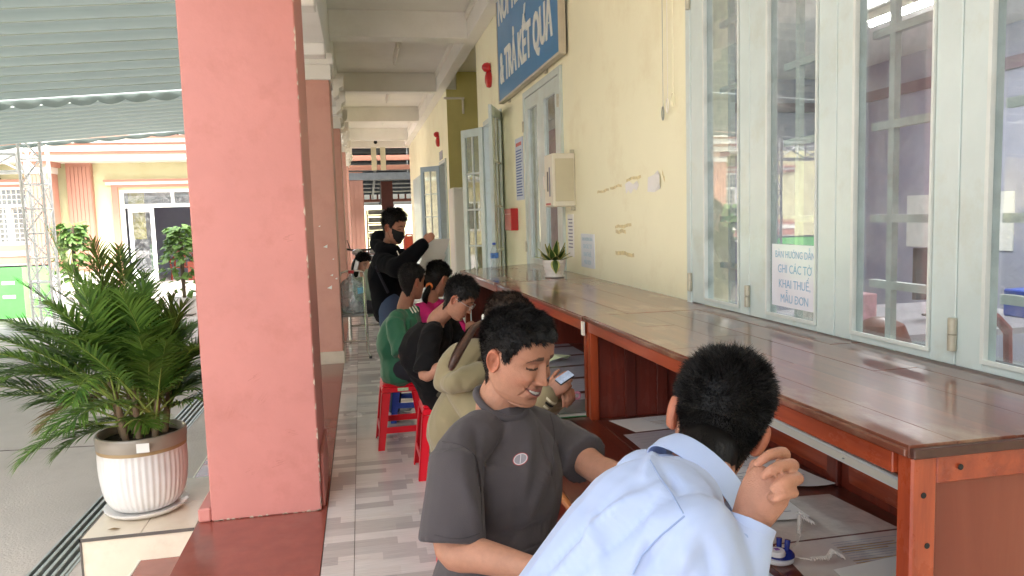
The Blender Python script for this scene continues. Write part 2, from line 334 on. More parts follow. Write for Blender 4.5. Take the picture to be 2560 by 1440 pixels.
# corridor floor
fl = bpy.data.objects.new('floor', None); C.objects.link(fl); fl['kind'] = 'structure'
BX('floor_slab', m_grout, -.929, 1.72, -16, 33.9, -.3, -.012, fl)
for iy in range(42):
    y0 = -.485 + iy * .5 - 1.0
    for (x0, x1) in ((-.256, -.105), (-.105, .395), (.395, .895), (.895, 1.395), (1.395, 1.6)):
        if y0 < 1.0 and x0 > .9: continue
        G().box(x0 + .0015, x1 - .0015, y0 + .0015, y0 + .4985, -.012, RNG.uniform(-.0004, .0004)).build('tile', m_tile, fl)
tag(BX('light_block_wall', m_yel, -.9, 1.6, -16.2, -16, 0, 4.19), 'plain yellow wall added unseen behind the viewer to cut front light', 'wall')  # added wall out of view, blocks light from behind the camera
gg = G()
gg.box(-.256, 1.6, 19.52, 33.9, -.012, 0); gg.build('far_tiles', m_tile, fl, kind='stuff')
for k in range(22):
    y = -2.2 + k * 1.4
    BX('slab', m_brown, -.942, -.259, y + .0015, y + 1.3985, -.021, .0, fl, bevel=.0015)
# ---------------------------------------------------------------- columns
COLY = [4.19, 8.62, 13.05, 17.48, 21.91, -4.7, -9.1]  # negative ones unseen, added behind the camera to cut front light
clab = ['nearest broad pink column with the potted palm beside it', 'pink column behind the nearest one with white tiled foot and peeling paper marks',
        'third pink column from the front beside the water jug chair', 'fourth pink column from the front along the corridor', 'fifth pink column, the last before the storage hall', 'unseen pink column added behind the viewer', 'last unseen pink column added behind the viewer']
for i, y in enumerate(COLY):
    c = thing('column', clab[i], 'column', (-.6, y + .33, 0), 'pink columns along the corridor')
    if i == 0:
        z0, x0_, x1_ = 0, -.925, -.262
        g = G(); segs = 10
        BX('shaft', m_pink, -.868, -.288, y, y + .66, .001, 3.14, c, bevel=.006)
        BX('plinth', m_pink, -.935, -.869, y - .004, y + .3, .001, .075, c, bevel=.008)
        BX('skirting', m_pink, -.287, -.27, y + .06, y + .6, .001, .3, c, bevel=.004)
    else:
        BX('shaft', m_pinkf, -.925, -.262, y, y + .66, .001, 3.14, c, bevel=.006)
        g = G().box(-.94, -.262 + .012, y - .014, y - .001, .001, .14).box(-.261, -.249, y, y + .67, .001, .14); g.build('foot_tile', m_cream, c)
    g = G().box(-.95, -.24, y - .03, y + .69, 3.141, 3.3); g.box(-.98, -.21, y - .06, y + .72, 3.3, 3.42); g.build('capital', m_trim, c, bevel=.005)
    if i == 0:
        g = G(); r_ = random.Random(4)
        for q in range(34):
            z = .03 + 2.9 * r_.random() ** 1.6; w = r_.uniform(.003, .010); h = r_.uniform(.006, .028); x = -.288
            g.add([(x + .0012, y - .0012, z - h), (x - w, y - .0012, z - h * .2), (x - w * .5, y - .0012, z + h * .6), (x + .0012, y - .0012, z + h), (x + .0012, y + w, z)], [(0, 3, 2, 1), (0, 4, 3)])
        for q in range(26):
            x = -.86 + .56 * r_.random(); w = r_.uniform(.006, .03); h = r_.uniform(.003, .012); g.add([(x, y - .0012, .002), (x + w, y - .0012, .002), (x + w * .7, y - .0012, .002 + h), (x + w * .2, y - .0012, .002 + h * .8)], [(0, 1, 2, 3)])
        g.build('paint_chip', mat('bare_plaster', srgb('#cbb8a4'), .8, .3, 40), c, kind='stuff')
        g = G()
        for (x, z, s_, a_) in ((-.62, .75, .05, .5), (-.58, .62, .06, .9), (-.44, .44, .035, .1), (-.52, .27, .04, .2), (-.74, .55, .05, 1.2), (-.66, .24, .02, .4), (-.40, 1.5, .03, .2)):
            for k in range(5): dx = r_.uniform(-.02, .02); g.add([(x + dx, y - .0009, z + k * .008), (x + dx + s_ * math.cos(a_), y - .0009, z + k * .008 + s_ * math.sin(a_)), (x + dx + s_ * math.cos(a_) + .002, y - .0009, z + k * .008 + s_ * math.sin(a_) + .0015), (x + dx, y - .0009, z + .0025 + k * .008)], [(0, 1, 2, 3)])
        g.build('scuff', mat('scuff_mark', srgb('#bd7a70'), .7, .2, 40), c, kind='stuff')
# paper scraps on second column
g = G()
for (x, z, s) in ((-.42, 1.32, .045), (-.36, 1.0, .03), (-.40, .86, .05), (-.33, 1.18, .02), (-.46, 1.55, .02), (-.31, .96, .025)):
    g.add([(x, 8.617, z), (x + s, 8.6175, z - .3 * s), (x + s * 1.1, 8.6165, z + .6 * s)], [(0, 1, 2)])
tag(g.build('paper_scrap', m_paper), 'torn white paper scraps stuck to the second pink column', 'paper')

# ---------------------------------------------------------------- ceiling, beams
ce = bpy.data.objects.new('ceiling', None); C.objects.link(ce); ce['kind'] = 'structure'
BX('ceiling_slab', m_white, -1.0, 1.62, -16, 24.1, 4.2, 4.35, ce)  # run behind the camera lengthened, unseen, to cut front light
BX('roof_over_office', m_white, 1.62, 8, -16, 24.1, 4.2, 4.35, ce)
for y in (-10.6, -6.5, -2.45, 1.6, 5.65, 9.75, 13.8, 17.9, 22.0): BX('cross_beam', m_white, -.269, 1.452, y, y + .28, 3.87, 4.199, ce, bevel=.006)
BX('end_beam', m_white, -.269, 1.62, 23.85, 24.1, 3.83, 4.199, ce)
BX('wall_beam', m_white, 1.453, 1.612, -16, 23.849, 3.88, 4.199, ce, bevel=.006)
BX('wall_bead', m_trim, 1.435, 1.452, -4, 23.849, 4.10, 4.199, ce)
BX('edge_beam', m_white, -.93, -.27, -16, 24.1, 3.421, 4.199, ce, bevel=.006)
for y in (6.3, 8.1, 10.7, 12.5, 15.1, 17.0, 19.5): BX('edge_rib', m_white, -.90, -.272, y, y + .22, 3.30, 3.42, ce, bevel=.01)
for k, y in enumerate((10.3, 11.6, 13.6, 15.2, 16.8, 18.6, 20.6, 22.6)):    # small shelf brackets on the inner side
    G().extrude([(-.268, 3.2), (-.20, 3.25), (-.19, 3.34), (-.14, 3.36), (-.13, 3.52), (-.268, 3.52)], 'Y', y, y + .28).build('bracket', m_trim, ce)
# ---------------------------------------------------------------- corridor wall (the office side)
wa = thing('office_wall', 'long pale yellow plastered wall along the right side of the corridor', 'wall', (XW, 8, 0))
def wallbox(y0, y1, z0, z1, m=m_yel): return BX('wall_panel', m, XW, XW + .2, y0, y1, z0, z1, wa)
wallbox(3.46, 5.84, 0, 3.879); wallbox(5.84, 7.21, 0, .9); wallbox(5.84, 7.21, 2.78, 3.879)
wallbox(7.21, 8.42, 0, 3.879); wallbox(8.42, 9.62, 2.80, 3.879); wallbox(9.62, 10.13, 0, 3.879)
wallbox(-16, -4, 0, 3.879); wallbox(-4, 3.46, 0, 1.08); wallbox(-4, 3.46, 3.2, 3.879); wallbox(-4, .63, 1.08, 3.2)
wallbox(13.63, 14.0, 0, 3.879, m_yel_shade) if False else wallbox(13.64, 14.0, 0, 3.879); BX('recess_face', m_yel_shade, XW + .001, XW + .2, 13.628, 13.639, 0, 3.879, wa); wallbox(14.0, 15.1, 2.70, 3.879); wallbox(15.1, 24.1, 0, 3.879)
BX('recess_side', m_yel_shade, XW + .201, 4.2, 13.63, 13.8, 0, 4.19, wa); BX('recess_side', m_yel_shade, XW + .21, 4.2, 9.95, 10.13, 0, 4.19, wa); BX('recess_back', m_yel_shade, 4.2, 4.35, 9.9, 13.9, 0, 4.19, wa)
G().tube([(1.54, 13.45, 3.70), (1.9, 13.45, 3.70), (1.9, 13.6, 3.70), (1.9, 13.6, 3.45)], .02, 8).build('pipe', m_trim, wa, smooth=True)
# peeled tape
m_tape = mat('old_yellow_tape', srgb('#ddd09c'), .4, .25, 30)
for k, (ya, za, yb, zb, h, lb) in enumerate(((5.0, 1.735, 4.75, 1.745, .016, 'strip of yellowed tape on the wall, farthest of the upper row'), (4.73, 1.75, 4.5, 1.765, .016, 'strip of yellowed tape just before the torn papers'), (4.42, 1.79, 4.17, 1.80, .016, 'yellowed tape strip over the ragged torn paper'), (4.64, 1.50, 4.34, 1.515, .018, 'wavy upper tape strip of the lone pair under the torn papers'), (4.63, 1.468, 4.44, 1.472, .024, 'short wide tape strip right below the wavy one'), (4.64, 1.335, 4.30, 1.33, .024, 'lowest tape strip on the yellow wall'), (3.86, 1.80, 3.82, 1.75, .03, 'tiny tape scrap at the corner of the larger torn paper'))):
    n = 9; top = []; bot = []
    for i in range(n + 1):
        u = i / n; y = ya + (yb - ya) * u; z = za + (zb - za) * u + .004 * math.sin(u * 9 + k * 2); e = RNG.uniform(-.003, .003); top.append((XW - .002 - .002 * abs(math.sin(u * 7)), y, z + h + e)); bot.append((XW - .0012, y, z + RNG.uniform(-.002, .002)))
    tag(G().add(top + bot, [(i, i + 1, n + 2 + i, n + 1 + i) for i in range(n)]).build('adhesive_tape', m_tape), lb, 'tape', 'tape strips left on the yellow wall')
g = G()
g.add([(XW - .003, 4.07, 1.715), (XW - .002, 3.97, 1.708), (XW - .002, 3.885, 1.725), (XW - .012, 3.87, 1.76), (XW - .006, 3.88, 1.80), (XW - .010, 3.90, 1.825), (XW - .003, 3.97, 1.805), (XW - .003, 4.06, 1.795)], [(0, 1, 2, 3, 4, 5, 6, 7)])
tag(g.build('torn_paper', m_paper), 'larger torn paper corner left on the yellow wall', 'paper')
g = G(); g.add([(XW - .003, 4.42, 1.715), (XW - .002, 4.38, 1.735), (XW - .002, 4.34, 1.712), (XW - .002, 4.29, 1.742), (XW - .003, 4.24, 1.728), (XW - .004, 4.20, 1.76), (XW - .008, 4.22, 1.785), (XW - .003, 4.30, 1.768), (XW - .003, 4.37, 1.79), (XW - .003, 4.44, 1.775)], [tuple(range(10))])
tag(g.build('torn_paper', m_paper), 'ragged torn paper remnant with tape, nearer the double window', 'paper')
# hanging cords with loops
for k, (y, zl) in enumerate(((3.79, 2.10), (3.73, 2.13), (3.66, 2.15))):
    g = G(); g.tube([(XW - .02, y, 4.0), (XW - .02, y, zl + .05)], .0018 + .001 * (k == 2), 5)
    pts = [(XW - .022 + .004 * math.sin(a), y + .022 * math.sin(a), zl + .015 - .035 * math.cos(a)) for a in np.linspace(0, 2 * PI, 14, endpoint=False)]
    g.tube(pts, .0035, 6, closed=True)
    tag(g.build('looped_string', [m_galv, m_trim, m_yel][k], smooth=True), ['grey looped cord farthest from the blue window frame', 'middle looped cord, hanging between its two neighbours', 'cream looped cord closest to the blue window frame'][k], 'cord', 'looped cords hanging on the yellow wall')

# ---------------------------------------------------------------- near folding window
fw = thing('folding_window', 'tall pale blue four-leaf folding window with grilles behind the near counter', 'window', (XW, 2.3, 1.1))
leaves = [(3.45, 2.893), (2.889, 2.313), (2.309, 1.772), (1.768, 1.20), (1.196, .64)]
BX('outer_frame', m_blue, 1.585, 1.66, 3.452, 3.50, 1.08, 3.2, fw, bevel=.003); BX('outer_frame', m_blue, 1.60, 1.68, .63, 3.452, 3.12, 3.2, fw)
BX('outer_frame', m_blue, 1.612, 1.68, .63, 3.452, 1.081, 1.10, fw)
for k, (ya, yb) in enumerate(leaves):
    z0, z1 = 1.1535, 3.11; ga, gb = ya - .14, yb + .08
    if k == 1: ga, gb = ya - .135, yb + .10
    if k == 2: ga, gb = ya - .09, yb + .09
    if k == 3: ga, gb = ya - .09, yb + .09
    fr = G().box(1.59, 1.635, ga, ya, z0, z1).box(1.59, 1.635, yb, gb, z0, z1).box(1.59, 1.635, gb, ga, z0, z0 + .022).box(1.59, 1.635, gb, ga, z1 - .12, z1)
    leaf = sub(fr.build('window_leaf', m_blue, fw, bevel=.002), fw)
    bd = G()
    for j, w in enumerate((.012, .008, .005)):
        x = 1.582 + j * .007; a, b2 = ga - .0005, gb + .0005; zz0, zz1 = z0 + .0225, z1 - .121
        bd.box(x, x + .008, a - w, a, zz0, zz1).box(x, x + .008, b2, b2 + w * .7, zz0, zz1).box(x, x + .008, b2 + w * .7, a - w, zz0, zz0 + w)
    bd.build('glazing_bead', m_bead, leaf)
    BX('pane', m_glass, 1.606, 1.609, gb + .002, ga - .002, z0 + .024, z1 - .122, leaf)
    # inner grille a hand's breadth behind the glass
    if k != 0 or True:
        gr = G(); yc = (ga + gb) / 2; hw = (ga - gb) / 2
        for yy in (yc + hw * .80, yc - hw * .35): gr.box(1.70, 1.722, yy - .013, yy + .013, 1.10, 3.12)
        for zz in (1.335, 1.555, 1.86, 2.16, 2.46, 2.76): gr.box(1.699, 1.7225, gb - .06, ga + .06, zz - .013, zz + .013)
        gr.build('grille', m_bar, leaf)
for (y, z) in ((3.455, 2.60), (3.455, 1.25), (2.891, 1.235), (1.770, 1.24), (2.891, 2.6), (1.77, 2.6)):
    g = G().tube([(1.580, y, z - .045), (1.580, y, z - .001)], .012, 10); g.tube([(1.580, y, z + .001), (1.580, y, z + .045)], .012, 10); g.build('hinge', m_steel, fw, smooth=True)
# guidance sheet taped to the glass
sh = thing('notice_sheet', 'white laminated notice with pale blue capital letters on the second window leaf', 'notice', (1.60, 2.57, 1.2))
BX('sheet', mat('laminated_sheet', srgb('#e4e4f0'), .2, .02, 8, coat=.6), 1.5975, 1.6, 2.412, 2.727, 1.218, 1.46, sh)
m_lblue = mat('pale_blue_print', srgb('#7fa9cc'), .4, .1, 20)
SERIF = dict(sx=.62)
for txt, z, s, sx in (('BÀN HƯỚNG DẪN', 1.408, .039, .80), ('GHI CÁC TỜ', 1.350, .046, .86), ('KHAI THUẾ,', 1.292, .046, .86), ('MẪU ĐƠN', 1.235, .046, .86)):
    text_mesh(txt, s, .0002, wallM(2.57, z, 1.5972), m_lblue, 'lettering', sh, sx=sx)
# ---------------------------------------------------------------- double window beyond
dw = thing('double_window', 'closed pale blue two-leaf glazed window under the big blue sign', 'window', (XW, 6.5, 1.0))
BX('outer_frame', m_blue, 1.585, 1.66, 7.15, 7.21, .9, 2.77, dw, bevel=.003); BX('outer_frame', m_blue, 1.585, 1.66, 5.84, 5.90, .9, 2.77, dw, bevel=.003); BX('outer_frame', m_blue, 1.586, 1.66, 5.90, 7.15, 2.71, 2.77, dw, bevel=.003)
for (ya, yb) in ((7.148, 6.527), (6.523, 5.902)):
    leaf = sub(G().box(1.592, 1.63, ya - .12, ya, 1.0, 2.705).box(1.592, 1.63, yb, yb + .12, 1.0, 2.705).box(1.592, 1.63, yb + .12, ya - .12, 1.0, 1.20).box(1.592, 1.63, yb + .12, ya - .12, 2.59, 2.705).build('window_leaf', m_blue, dw, bevel=.002), dw)
    BX('pane', m_glass, 1.612, 1.615, yb + .121, ya - .121, 1.201, 2.589, leaf)
    gr = G(); gr.box(1.70, 1.715, (ya + yb) / 2 - .012, (ya + yb) / 2 + .012, 1.0, 2.7)
    for zz in (1.35, 1.65, 1.95, 2.25): gr.box(1.699, 1.716, yb, ya, zz, zz + .02)
    gr.build('grille', m_bar, leaf)
for (y, z) in ((7.18, 2.45), (7.18, 1.30), (5.88, 2.5)): G().tube([(1.58, y, z - .05), (1.58, y, z + .05)], .012, 8).build('hinge', m_steel, dw)
# room behind: lavender walls, red chairs, desk, monitor
m_lav = mat('lavender_room_paint', srgb('#a6a7bb'), .6, .03, 2)
rm = thing('office_room', 'lavender painted office room seen through the near window panes', 'room', (4, 4, 0))
BX('room_wall', m_lav, 6.4, 6.5, -4, 9.9, 0, 4.19, rm); BX('room_wall', m_lav, 1.82, 6.4, 9.55, 9.7, 0, 4.19, rm); BX('room_wall', m_lav, 1.82, 6.4, -4, -3.9, 0, 4.19, rm)
BX('room_floor', m_galv, 1.82, 6.4, -3.9, 9.55, -.02, .0, rm); BX('room_ceiling', m_white, 1.82, 6.4, -3.9, 9.55, 3.35, 3.45, rm)
BX('wall_band', mat('dark_red_band', srgb('#7d6470'), .6, .1), 1.85, 6.39, 9.50, 9.549, 2.9, 3.02, rm)
BX('wall_band', mat('dark_red_band', srgb('#7d6470'), .6, .1), 6.35, 6.399, -3.8, 9.5, 2.9, 3.02, rm)
m_tubeon = mat('lit_tube', (1, .98, .95), .5, 0, emit=14)
for k, (x, y) in enumerate(((4.69, 5.72), (4.2, 1.8))):
    lt = thing('tube_light', ['lit white fluorescent tube on the office room ceiling, farther one', 'lit fluorescent tube on the office room ceiling nearer the right edge'][k], 'lamp', (x, y, 3.3), 'fluorescent lights inside the office')
    BX('housing', m_trim, x - .05, x + .05, y - .62, y + .62, 3.28, 3.35, lt); G().tube([(x, y - .6, 3.25), (x, y + .6, 3.25)], .02, 8).build('tube', m_tubeon, lt)
    ld = bpy.data.lights.new('tube_glow', 'AREA'); ld.energy = 16; ld.shape = 'RECTANGLE'; ld.size = .1; ld.size_y = 1.2; ld.color = (.97, .97, 1)
    lo = bpy.data.objects.new('tube_glow', ld); C.objects.link(lo); lo.parent = lt; lo.location = (0, 0, -.09)
dk = thing('office_desk', 'grey office desk inside the lavender room', 'desk', (3.9, 4.9, 0))
BX('desk_top', mat('grey_laminate', srgb('#aaa7ac'), .4, .05), 3.0, 4.9, 4.2, 5.6, .72, .76, dk)
for x, y in ((3.05, 4.25), (4.8, 4.25), (3.05, 5.5), (4.8, 5.5)): BX('leg', m_galv, x, x + .05, y, y + .05, 0, .719, dk)
mo = thing('monitor', 'black computer monitor standing on the office desk inside', 'monitor', (4.3, 4.8, .76))
BX('screen', m_black, 3.95, 4.55, 4.78, 4.82, .90, 1.28, mo, bevel=.004); BX('stand', m_black, 4.22, 4.28, 4.79, 4.85, .775, .899, mo); BX('foot', m_black, 4.12, 4.38, 4.72, 4.92, .7605, .7745, mo)
bxo = G().box(3.25, 3.42, 4.5, 4.66, .7605, 1.0); tag(bxo.build('paper_carton', mat('pink_print_carton', srgb('#cf9aa2'), .5, .3, 18), bevel=.004), 'small pink and white carton on the office desk', 'box')
tag(G().box(3.02, 3.2, 4.55, 4.75, .7605, .98).build('paper_carton', mat('white_print_carton', srgb('#d8d6dc'), .5, .2, 18), bevel=.004), 'pale grey carton next to the pink one on the office desk', 'box')
tag(G().box(4.62, 4.82, 4.5, 4.7, .7605, .96).build('file_tray', m_bluep, bevel=.01), 'blue file tray on the office desk behind the red chairs', 'tray')
tag(BX('wall_paper_notice', m_paper, 6.385, 6.398, 6.4, 7.9, 1.1, 1.7), 'pale handwritten notice board on the lavender office wall', 'notice')
m_redc = mat('dark_red_moulded_plastic', srgb('#8c2320'), .35, .1, 12)
def red_chair(x, y, rz, label):
    t = thing('office_chair', label, 'chair', (0, 0, 0), 'dark red chairs inside the office')
    G().box(-.21, .21, -.2, .2, .42, .45).build('seat', m_redc, t, bevel=.01)
    g = G(); 
    for s_ in (-1, 1): g.tube([(s_ * .2, .19, .44), (s_ * .21, .23, .7), (s_ * .17, .26, .92)], .022, 8)
    g.tube([(-.17, .26, .92), (-.08, .27, 1.0), (.08, .27, 1.0), (.17, .26, .92)], .026, 8); g.box(-.06, .06, .22, .25, .46, .95); g.build('backrest', m_redc, t, smooth=True)
    for a in (-1, 1):
        for b_ in (-1, 1): G().tube([(a * .18, b_ * .17, .419), (a * .2, b_ * .2, 0)], .018, 8).build('leg', m_redc, t)
    t.location = (x, y, 0); t.rotation_euler = (0, 0, rz); return t
red_chair(3.15, 3.6, PI, 'dark red chair drawn up to the office desk, nearest the window')
red_chair(4.1, 3.7, PI - .2, 'dark red chair farther inside, before the black monitor')
red_chair(2.45, 2.1, 2.2, 'dark red chair behind the nearest window pane at the right')
hb = G(); hb.lathe([(.02, 0), (.1, .02), (.13, .12), (.1, .2), (.04, .23)], (2.3, 3.0, .86), 16); tag(hb.build('handbag', mat('brown_leather', srgb('#7d4028'), .35, .2, 14), smooth=True), 'brown leather bag on a shelf just inside the window', 'bag')
BX('shelf_inside', mat('dark_grey_cloth', srgb('#34353b'), .8, .2), 1.95, 2.9, 1.4, 3.9, .80, .858)['kind'] = 'structure'
# ---------------------------------------------------------------- doors along the wall
def door_leaf(t, hx, hy, ex, ey, z0, z1, rows=4, cols=2, split=.27):
    d = Vector((ex - hx, ey - hy, 0)); w = d.length; a = math.atan2(d.y, d.x); mt = Matrix.Translation((hx, hy, 0)) @ Matrix.Rotation(a, 4, 'Z')
    def part(name, g, m, par=None, bevel=.002):
        o = G().add([mt @ Vector(v) for v in g.v], g.f).build(name, m, par or t, bevel=bevel); return o
    st = .085; H = z1 - z0; zp = z0 + H * split
    g = G().box(0, st, -.018, .018, z0, z1).box(w - st, w, -.018, .018, z0, z1).box(st, w - st, -.018, .018, z1 - .1, z1).box(st, w - st, -.018, .018, zp - .09, zp + .0).box(st, w - st, -.018, .018, z0, z0 + .12)
    leaf = sub(part('door_leaf', g, m_blue), t)
    part('panel', G().box(st, w - st, -.008, .008, z0 + .1205, zp - .0905), m_blue, leaf)
    m_ = G()
    for c in range(1, cols): x = st + (w - 2 * st) * c / cols; m_.box(x - .012, x + .012, -.012, .012, zp, z1 - .1)
    for r in range(1, rows): z = zp + (z1 - .1 - zp) * r / rows; m_.box(st, w - st, -.0125, .0125, z - .012, z + .012)
    part('muntin', m_, m_bead, leaf)
    part('pane', G().box(st, w - st, -.002, .002, zp, z1 - .1), m_glass, leaf, 0)
    return leaf
d1 = thing('open_door', 'open pale blue double door with glazed leaves beside the red box', 'door', (1.61, 9.0, 0))
for y0, y1 in ((8.42, 8.48), (9.56, 9.62)): BX('door_frame', m_blue, 1.59, 1.70, y0, y1, 0, 2.8, d1)
BX('door_frame', m_blue, 1.59, 1.70, 8.48, 9.56, 2.74, 2.8, d1)
door_leaf(d1, 1.585, 9.60, 1.37, 10.02, .02, 2.74); door_leaf(d1, 1.59, 8.42, 1.37, 7.82, .02, 2.76)
for z in (.5, 1.5, 2.45): G().tube([(1.578, 8.44, z - .05), (1.578, 8.44, z + .05)], .012, 8).build('hinge', m_steel, d1)
d2 = thing('open_door', 'open grey blue door with eight panes farther down the corridor, past the wall recess', 'door', (1.61, 14.5, 0))
for y0, y1 in ((14.0, 14.06), (15.04, 15.1)): BX('door_frame', m_blue, 1.585, 1.70, y0, y1, 0, 2.7, d2)
BX('door_frame', m_blue, 1.585, 1.70, 14.06, 15.04, 2.64, 2.7, d2)
m_blue_ = m_blue; m_blue = mat('grey_blue_gloss_paint', srgb('#8fa3b3'), .35, .05, 5)
door_leaf(d2, 1.59, 15.06, 1.255, 15.5, .02, 2.64, rows=4); m_blue = m_blue_
d3 = thing('louvred_shutter', 'narrow pale blue slatted shutter near the far end of the corridor wall', 'shutter', (1.6, 21, 1))
for k in range(5): BX('slat', m_blue, 1.575, 1.60, 20.1 + k * .48, 20.1 + k * .48 + .40, .3, 2.66, d3)
BX('shutter_frame', m_blue, 1.585, 1.6095, 20.0, 22.6, .2, 2.74, d3)
BX('room_dark', mat('interior_grey', srgb('#8d8f98'), .8, .1), 1.83, 1.9, 13.9, 15.3, 0, 3, d2)
cb = thing('tall_cabinet', 'tall narrow white cabinet standing past the open double door', 'cabinet', (1.36, 10.7, 0))
BX('body', mat('white_enamel', srgb('#e9e8e2'), .3, .03), 1.27, 1.56, 10.45, 10.95, 0.03, 2.02, cb, bevel=.02); BX('door', mat('white_enamel', srgb('#e9e8e2'), .3, .03), 1.28, 1.44, 10.43, 10.449, .08, 1.97, cb, bevel=.008)
for x in (1.29, 1.52): BX('foot', m_black, x, x + .03, 10.46, 10.9, 0, .0295, cb)
tag(G().box(1.598, 1.6095, 14.6, 15.1, 2.74, 2.90).build('door_plate', mat('plate', srgb('#8f93a3'), .5, .2, 40)), 'small grey number plate above the far open door', 'sign')
# sign
sg = thing('office_sign', 'large blue sign with white capital letters and red rule high on the yellow wall', 'sign', (1.56, 6.9, 3.3))
m_sign = mat('sign_blue_enamel', srgb('#3684bf'), .35, .04, 4, coat=.3)
BX('board', m_sign, 1.542, 1.585, 5.66, 8.17, 2.835, 4.16, sg); m_fr = mat('sign_frame', srgb('#c9c1ad'), .5, .1)
G().box(1.535, 1.59, 5.64, 5.66, 2.815, 4.16).box(1.535, 1.59, 5.66, 8.19, 2.815, 2.835).box(1.535, 1.59, 8.17, 8.19, 2.835, 4.16).build('sign_frame', m_fr, sg)
m_let = mat('sign_white_letter', srgb('#e8ebe4'), .4, .03)
def fit(txt, ya, yb, z, h):
    o = text_mesh(txt, 1.0, .004, Matrix(), m_let, 'lettering', sg, sx=1, off=.03)
    vs = [v.co.copy() + Vector(sg['_o']) for v in o.data.vertices]; xs = [v.x for v in vs]; x0, x1 = min(xs), max(xs)
    base = 0.0; capH = .73
    for v, c in zip(o.data.vertices, vs):
        y = ya - (c.x - x0) / (x1 - x0) * (ya - yb); zz = z + c.y / capH * h
        v.co = Vector((1.5395 - c.z * 1., y, zz)) - Vector(sg['_o'])
fit('& TRẢ KẾT QUẢ', 8.06, 5.84, 3.01, .315); fit('NƠI TIẾP NHẬN', 8.08, 5.84, 3.62, .315)
for y in (7.9, 6.3): G().box(1.586, 1.6095, y - .02, y + .02, 2.79, 2.85).build('bracket', m_steel, sg)
# alarms, boxes, notices, dispenser
def alarm(y, z, lab):
    t = thing('alarm_bell', lab, 'alarm', (1.6, y, z), 'red fire alarm sirens on the corridor wall')
    g = G(); g.lathe([(.001, 0), (.07, .01), (.085, .05), (.07, .10), (.03, .13)], (0, 0, 0), 16)
    g.v = [(1.6095 - v[2] * .8, y + v[0] * .65, z + .05 + v[1] * .7) for v in g.v]; g.build('lamp_dome', m_firered, t, smooth=True)
    g = G(); g.lathe([(.09, 0), (.1, .03), (.09, .07), (.04, .09)], (0, 0, 0), 18); g.v = [(1.6095 - v[2] * .8, y + v[0] * .65, z - .09 + v[1] * 1.0) for v in g.v]; g.build('siren_body', m_firered, t, smooth=True)
    G().box(1.60, 1.6096, y - .02, y + .02, z - .02, z + .02).build('mount', m_black, t); return t
alarm(9.03, 3.32, 'red siren between the blue sign and the wall recess'); alarm(15.1, 3.2, 'red siren farther along, above the far door')
rb = thing('call_point_box', 'small bright red box fixed to the wall beside the open door', 'box', (1.6, 7.87, 1.45))
BX('case', m_firered, 1.53, 1.6095, 7.68, 8.02, 1.45, 1.68, rb, bevel=.006); BX('lid_line', m_trim, 1.5285, 1.5295, 7.70, 8.0, 1.62, 1.624, rb)
m_ltx = mat('small_print', srgb('#9aa3bd'), .7, .3, 60)
nt = thing('wall_notice', 'framed tall notice with red heading and blue small print', 'notice', (1.6, 7.5, 1.74))
BX('board', mat('blue_white_board', srgb('#c9d4e6'), .5, .05), 1.598, 1.6095, 7.34, 7.68, 1.76, 2.38, nt); BX('heading', m_firered, 1.5965, 1.5975, 7.38, 7.64, 2.30, 2.335, nt)
for k in range(17): BX('text_line', mat('blue_small_print', srgb('#5a6fa8'), .7, .3, 60) if k == 0 else bpy.data.materials['blue_small_print'], 1.5968, 1.5978, 7.37 + .02 * (k % 3), 7.65, 1.80 + k * .028, 1.812 + k * .028, nt)
n2 = thing('wall_paper', 'narrow white printed sheet on the wall beneath the box', 'notice', (1.6, 5.66, 1.3))
BX('sheet', m_paper, 1.604, 1.6095, 5.60, 5.76, 1.27, 1.60, n2)
for k in range(9): BX('text_line', m_ink, 1.6025, 1.6035, 5.62, 5.74 - .02 * (k % 2), 1.34 + k * .027, 1.349 + k * .027, n2)
n3 = thing('wall_paper', 'faded blue lettered sheet on yellow wall to the right of the white potted plant', 'notice', (1.6, 5.2, 1.2))
BX('sheet', mat('faded_sheet', srgb('#dfe6ee'), .4, .03), 1.604, 1.6095, 5.08, 5.40, 1.21, 1.455, n3)
m_fade = mat('faded_blue_print', srgb('#a9cde0'), .5, .1)
for txt, z, s in (('BÀN HƯỚNG DẪN', 1.405, .036), ('GHI CÁC TỜ', 1.35, .044), ('KHAI THUẾ,', 1.292, .044), ('MẪU ĐƠN', 1.235, .044)): text_mesh(txt, s, .0002, wallM(5.24, z, 1.6033), m_fade, 'lettering', n3, sx=.8)
dp = thing('dispenser_box', 'white wall box with grey panelled side mounted between window and bare wall', 'dispenser', (1.5, 5.65, 1.66))
m_dis = mat('cream_white_plastic', srgb('#e4e0d0'), .4, .03); m_dis2 = mat('beige_side_panel', srgb('#cfc9ae'), .5, .04)
BX('case', m_dis, 1.43, 1.6095, 5.53, 5.78, 1.66, 2.06, dp, bevel=.008)
BX('side_panel', m_dis2, 1.45, 1.595, 5.524, 5.5295, 1.70, 2.02, dp, bevel=.003)
BX('front_slot', m_black, 1.4275, 1.4295, 5.66, 5.69, 1.78, 1.93, dp); BX('label_plate', m_ink, 1.4275, 1.4295, 5.60, 5.63, 1.74, 1.96, dp); BX('handle', m_trim, 1.41, 1.4295, 5.72, 5.74, 1.80, 1.90, dp)
BX('red_print', m_firered, 1.428, 1.4295, 5.60, 5.74, 1.675, 1.69, dp)
for z in (1.63, 2.061): BX('mount', m_steel, 1.58, 1.6095, 5.55, 5.57, z, z + .025, dp)
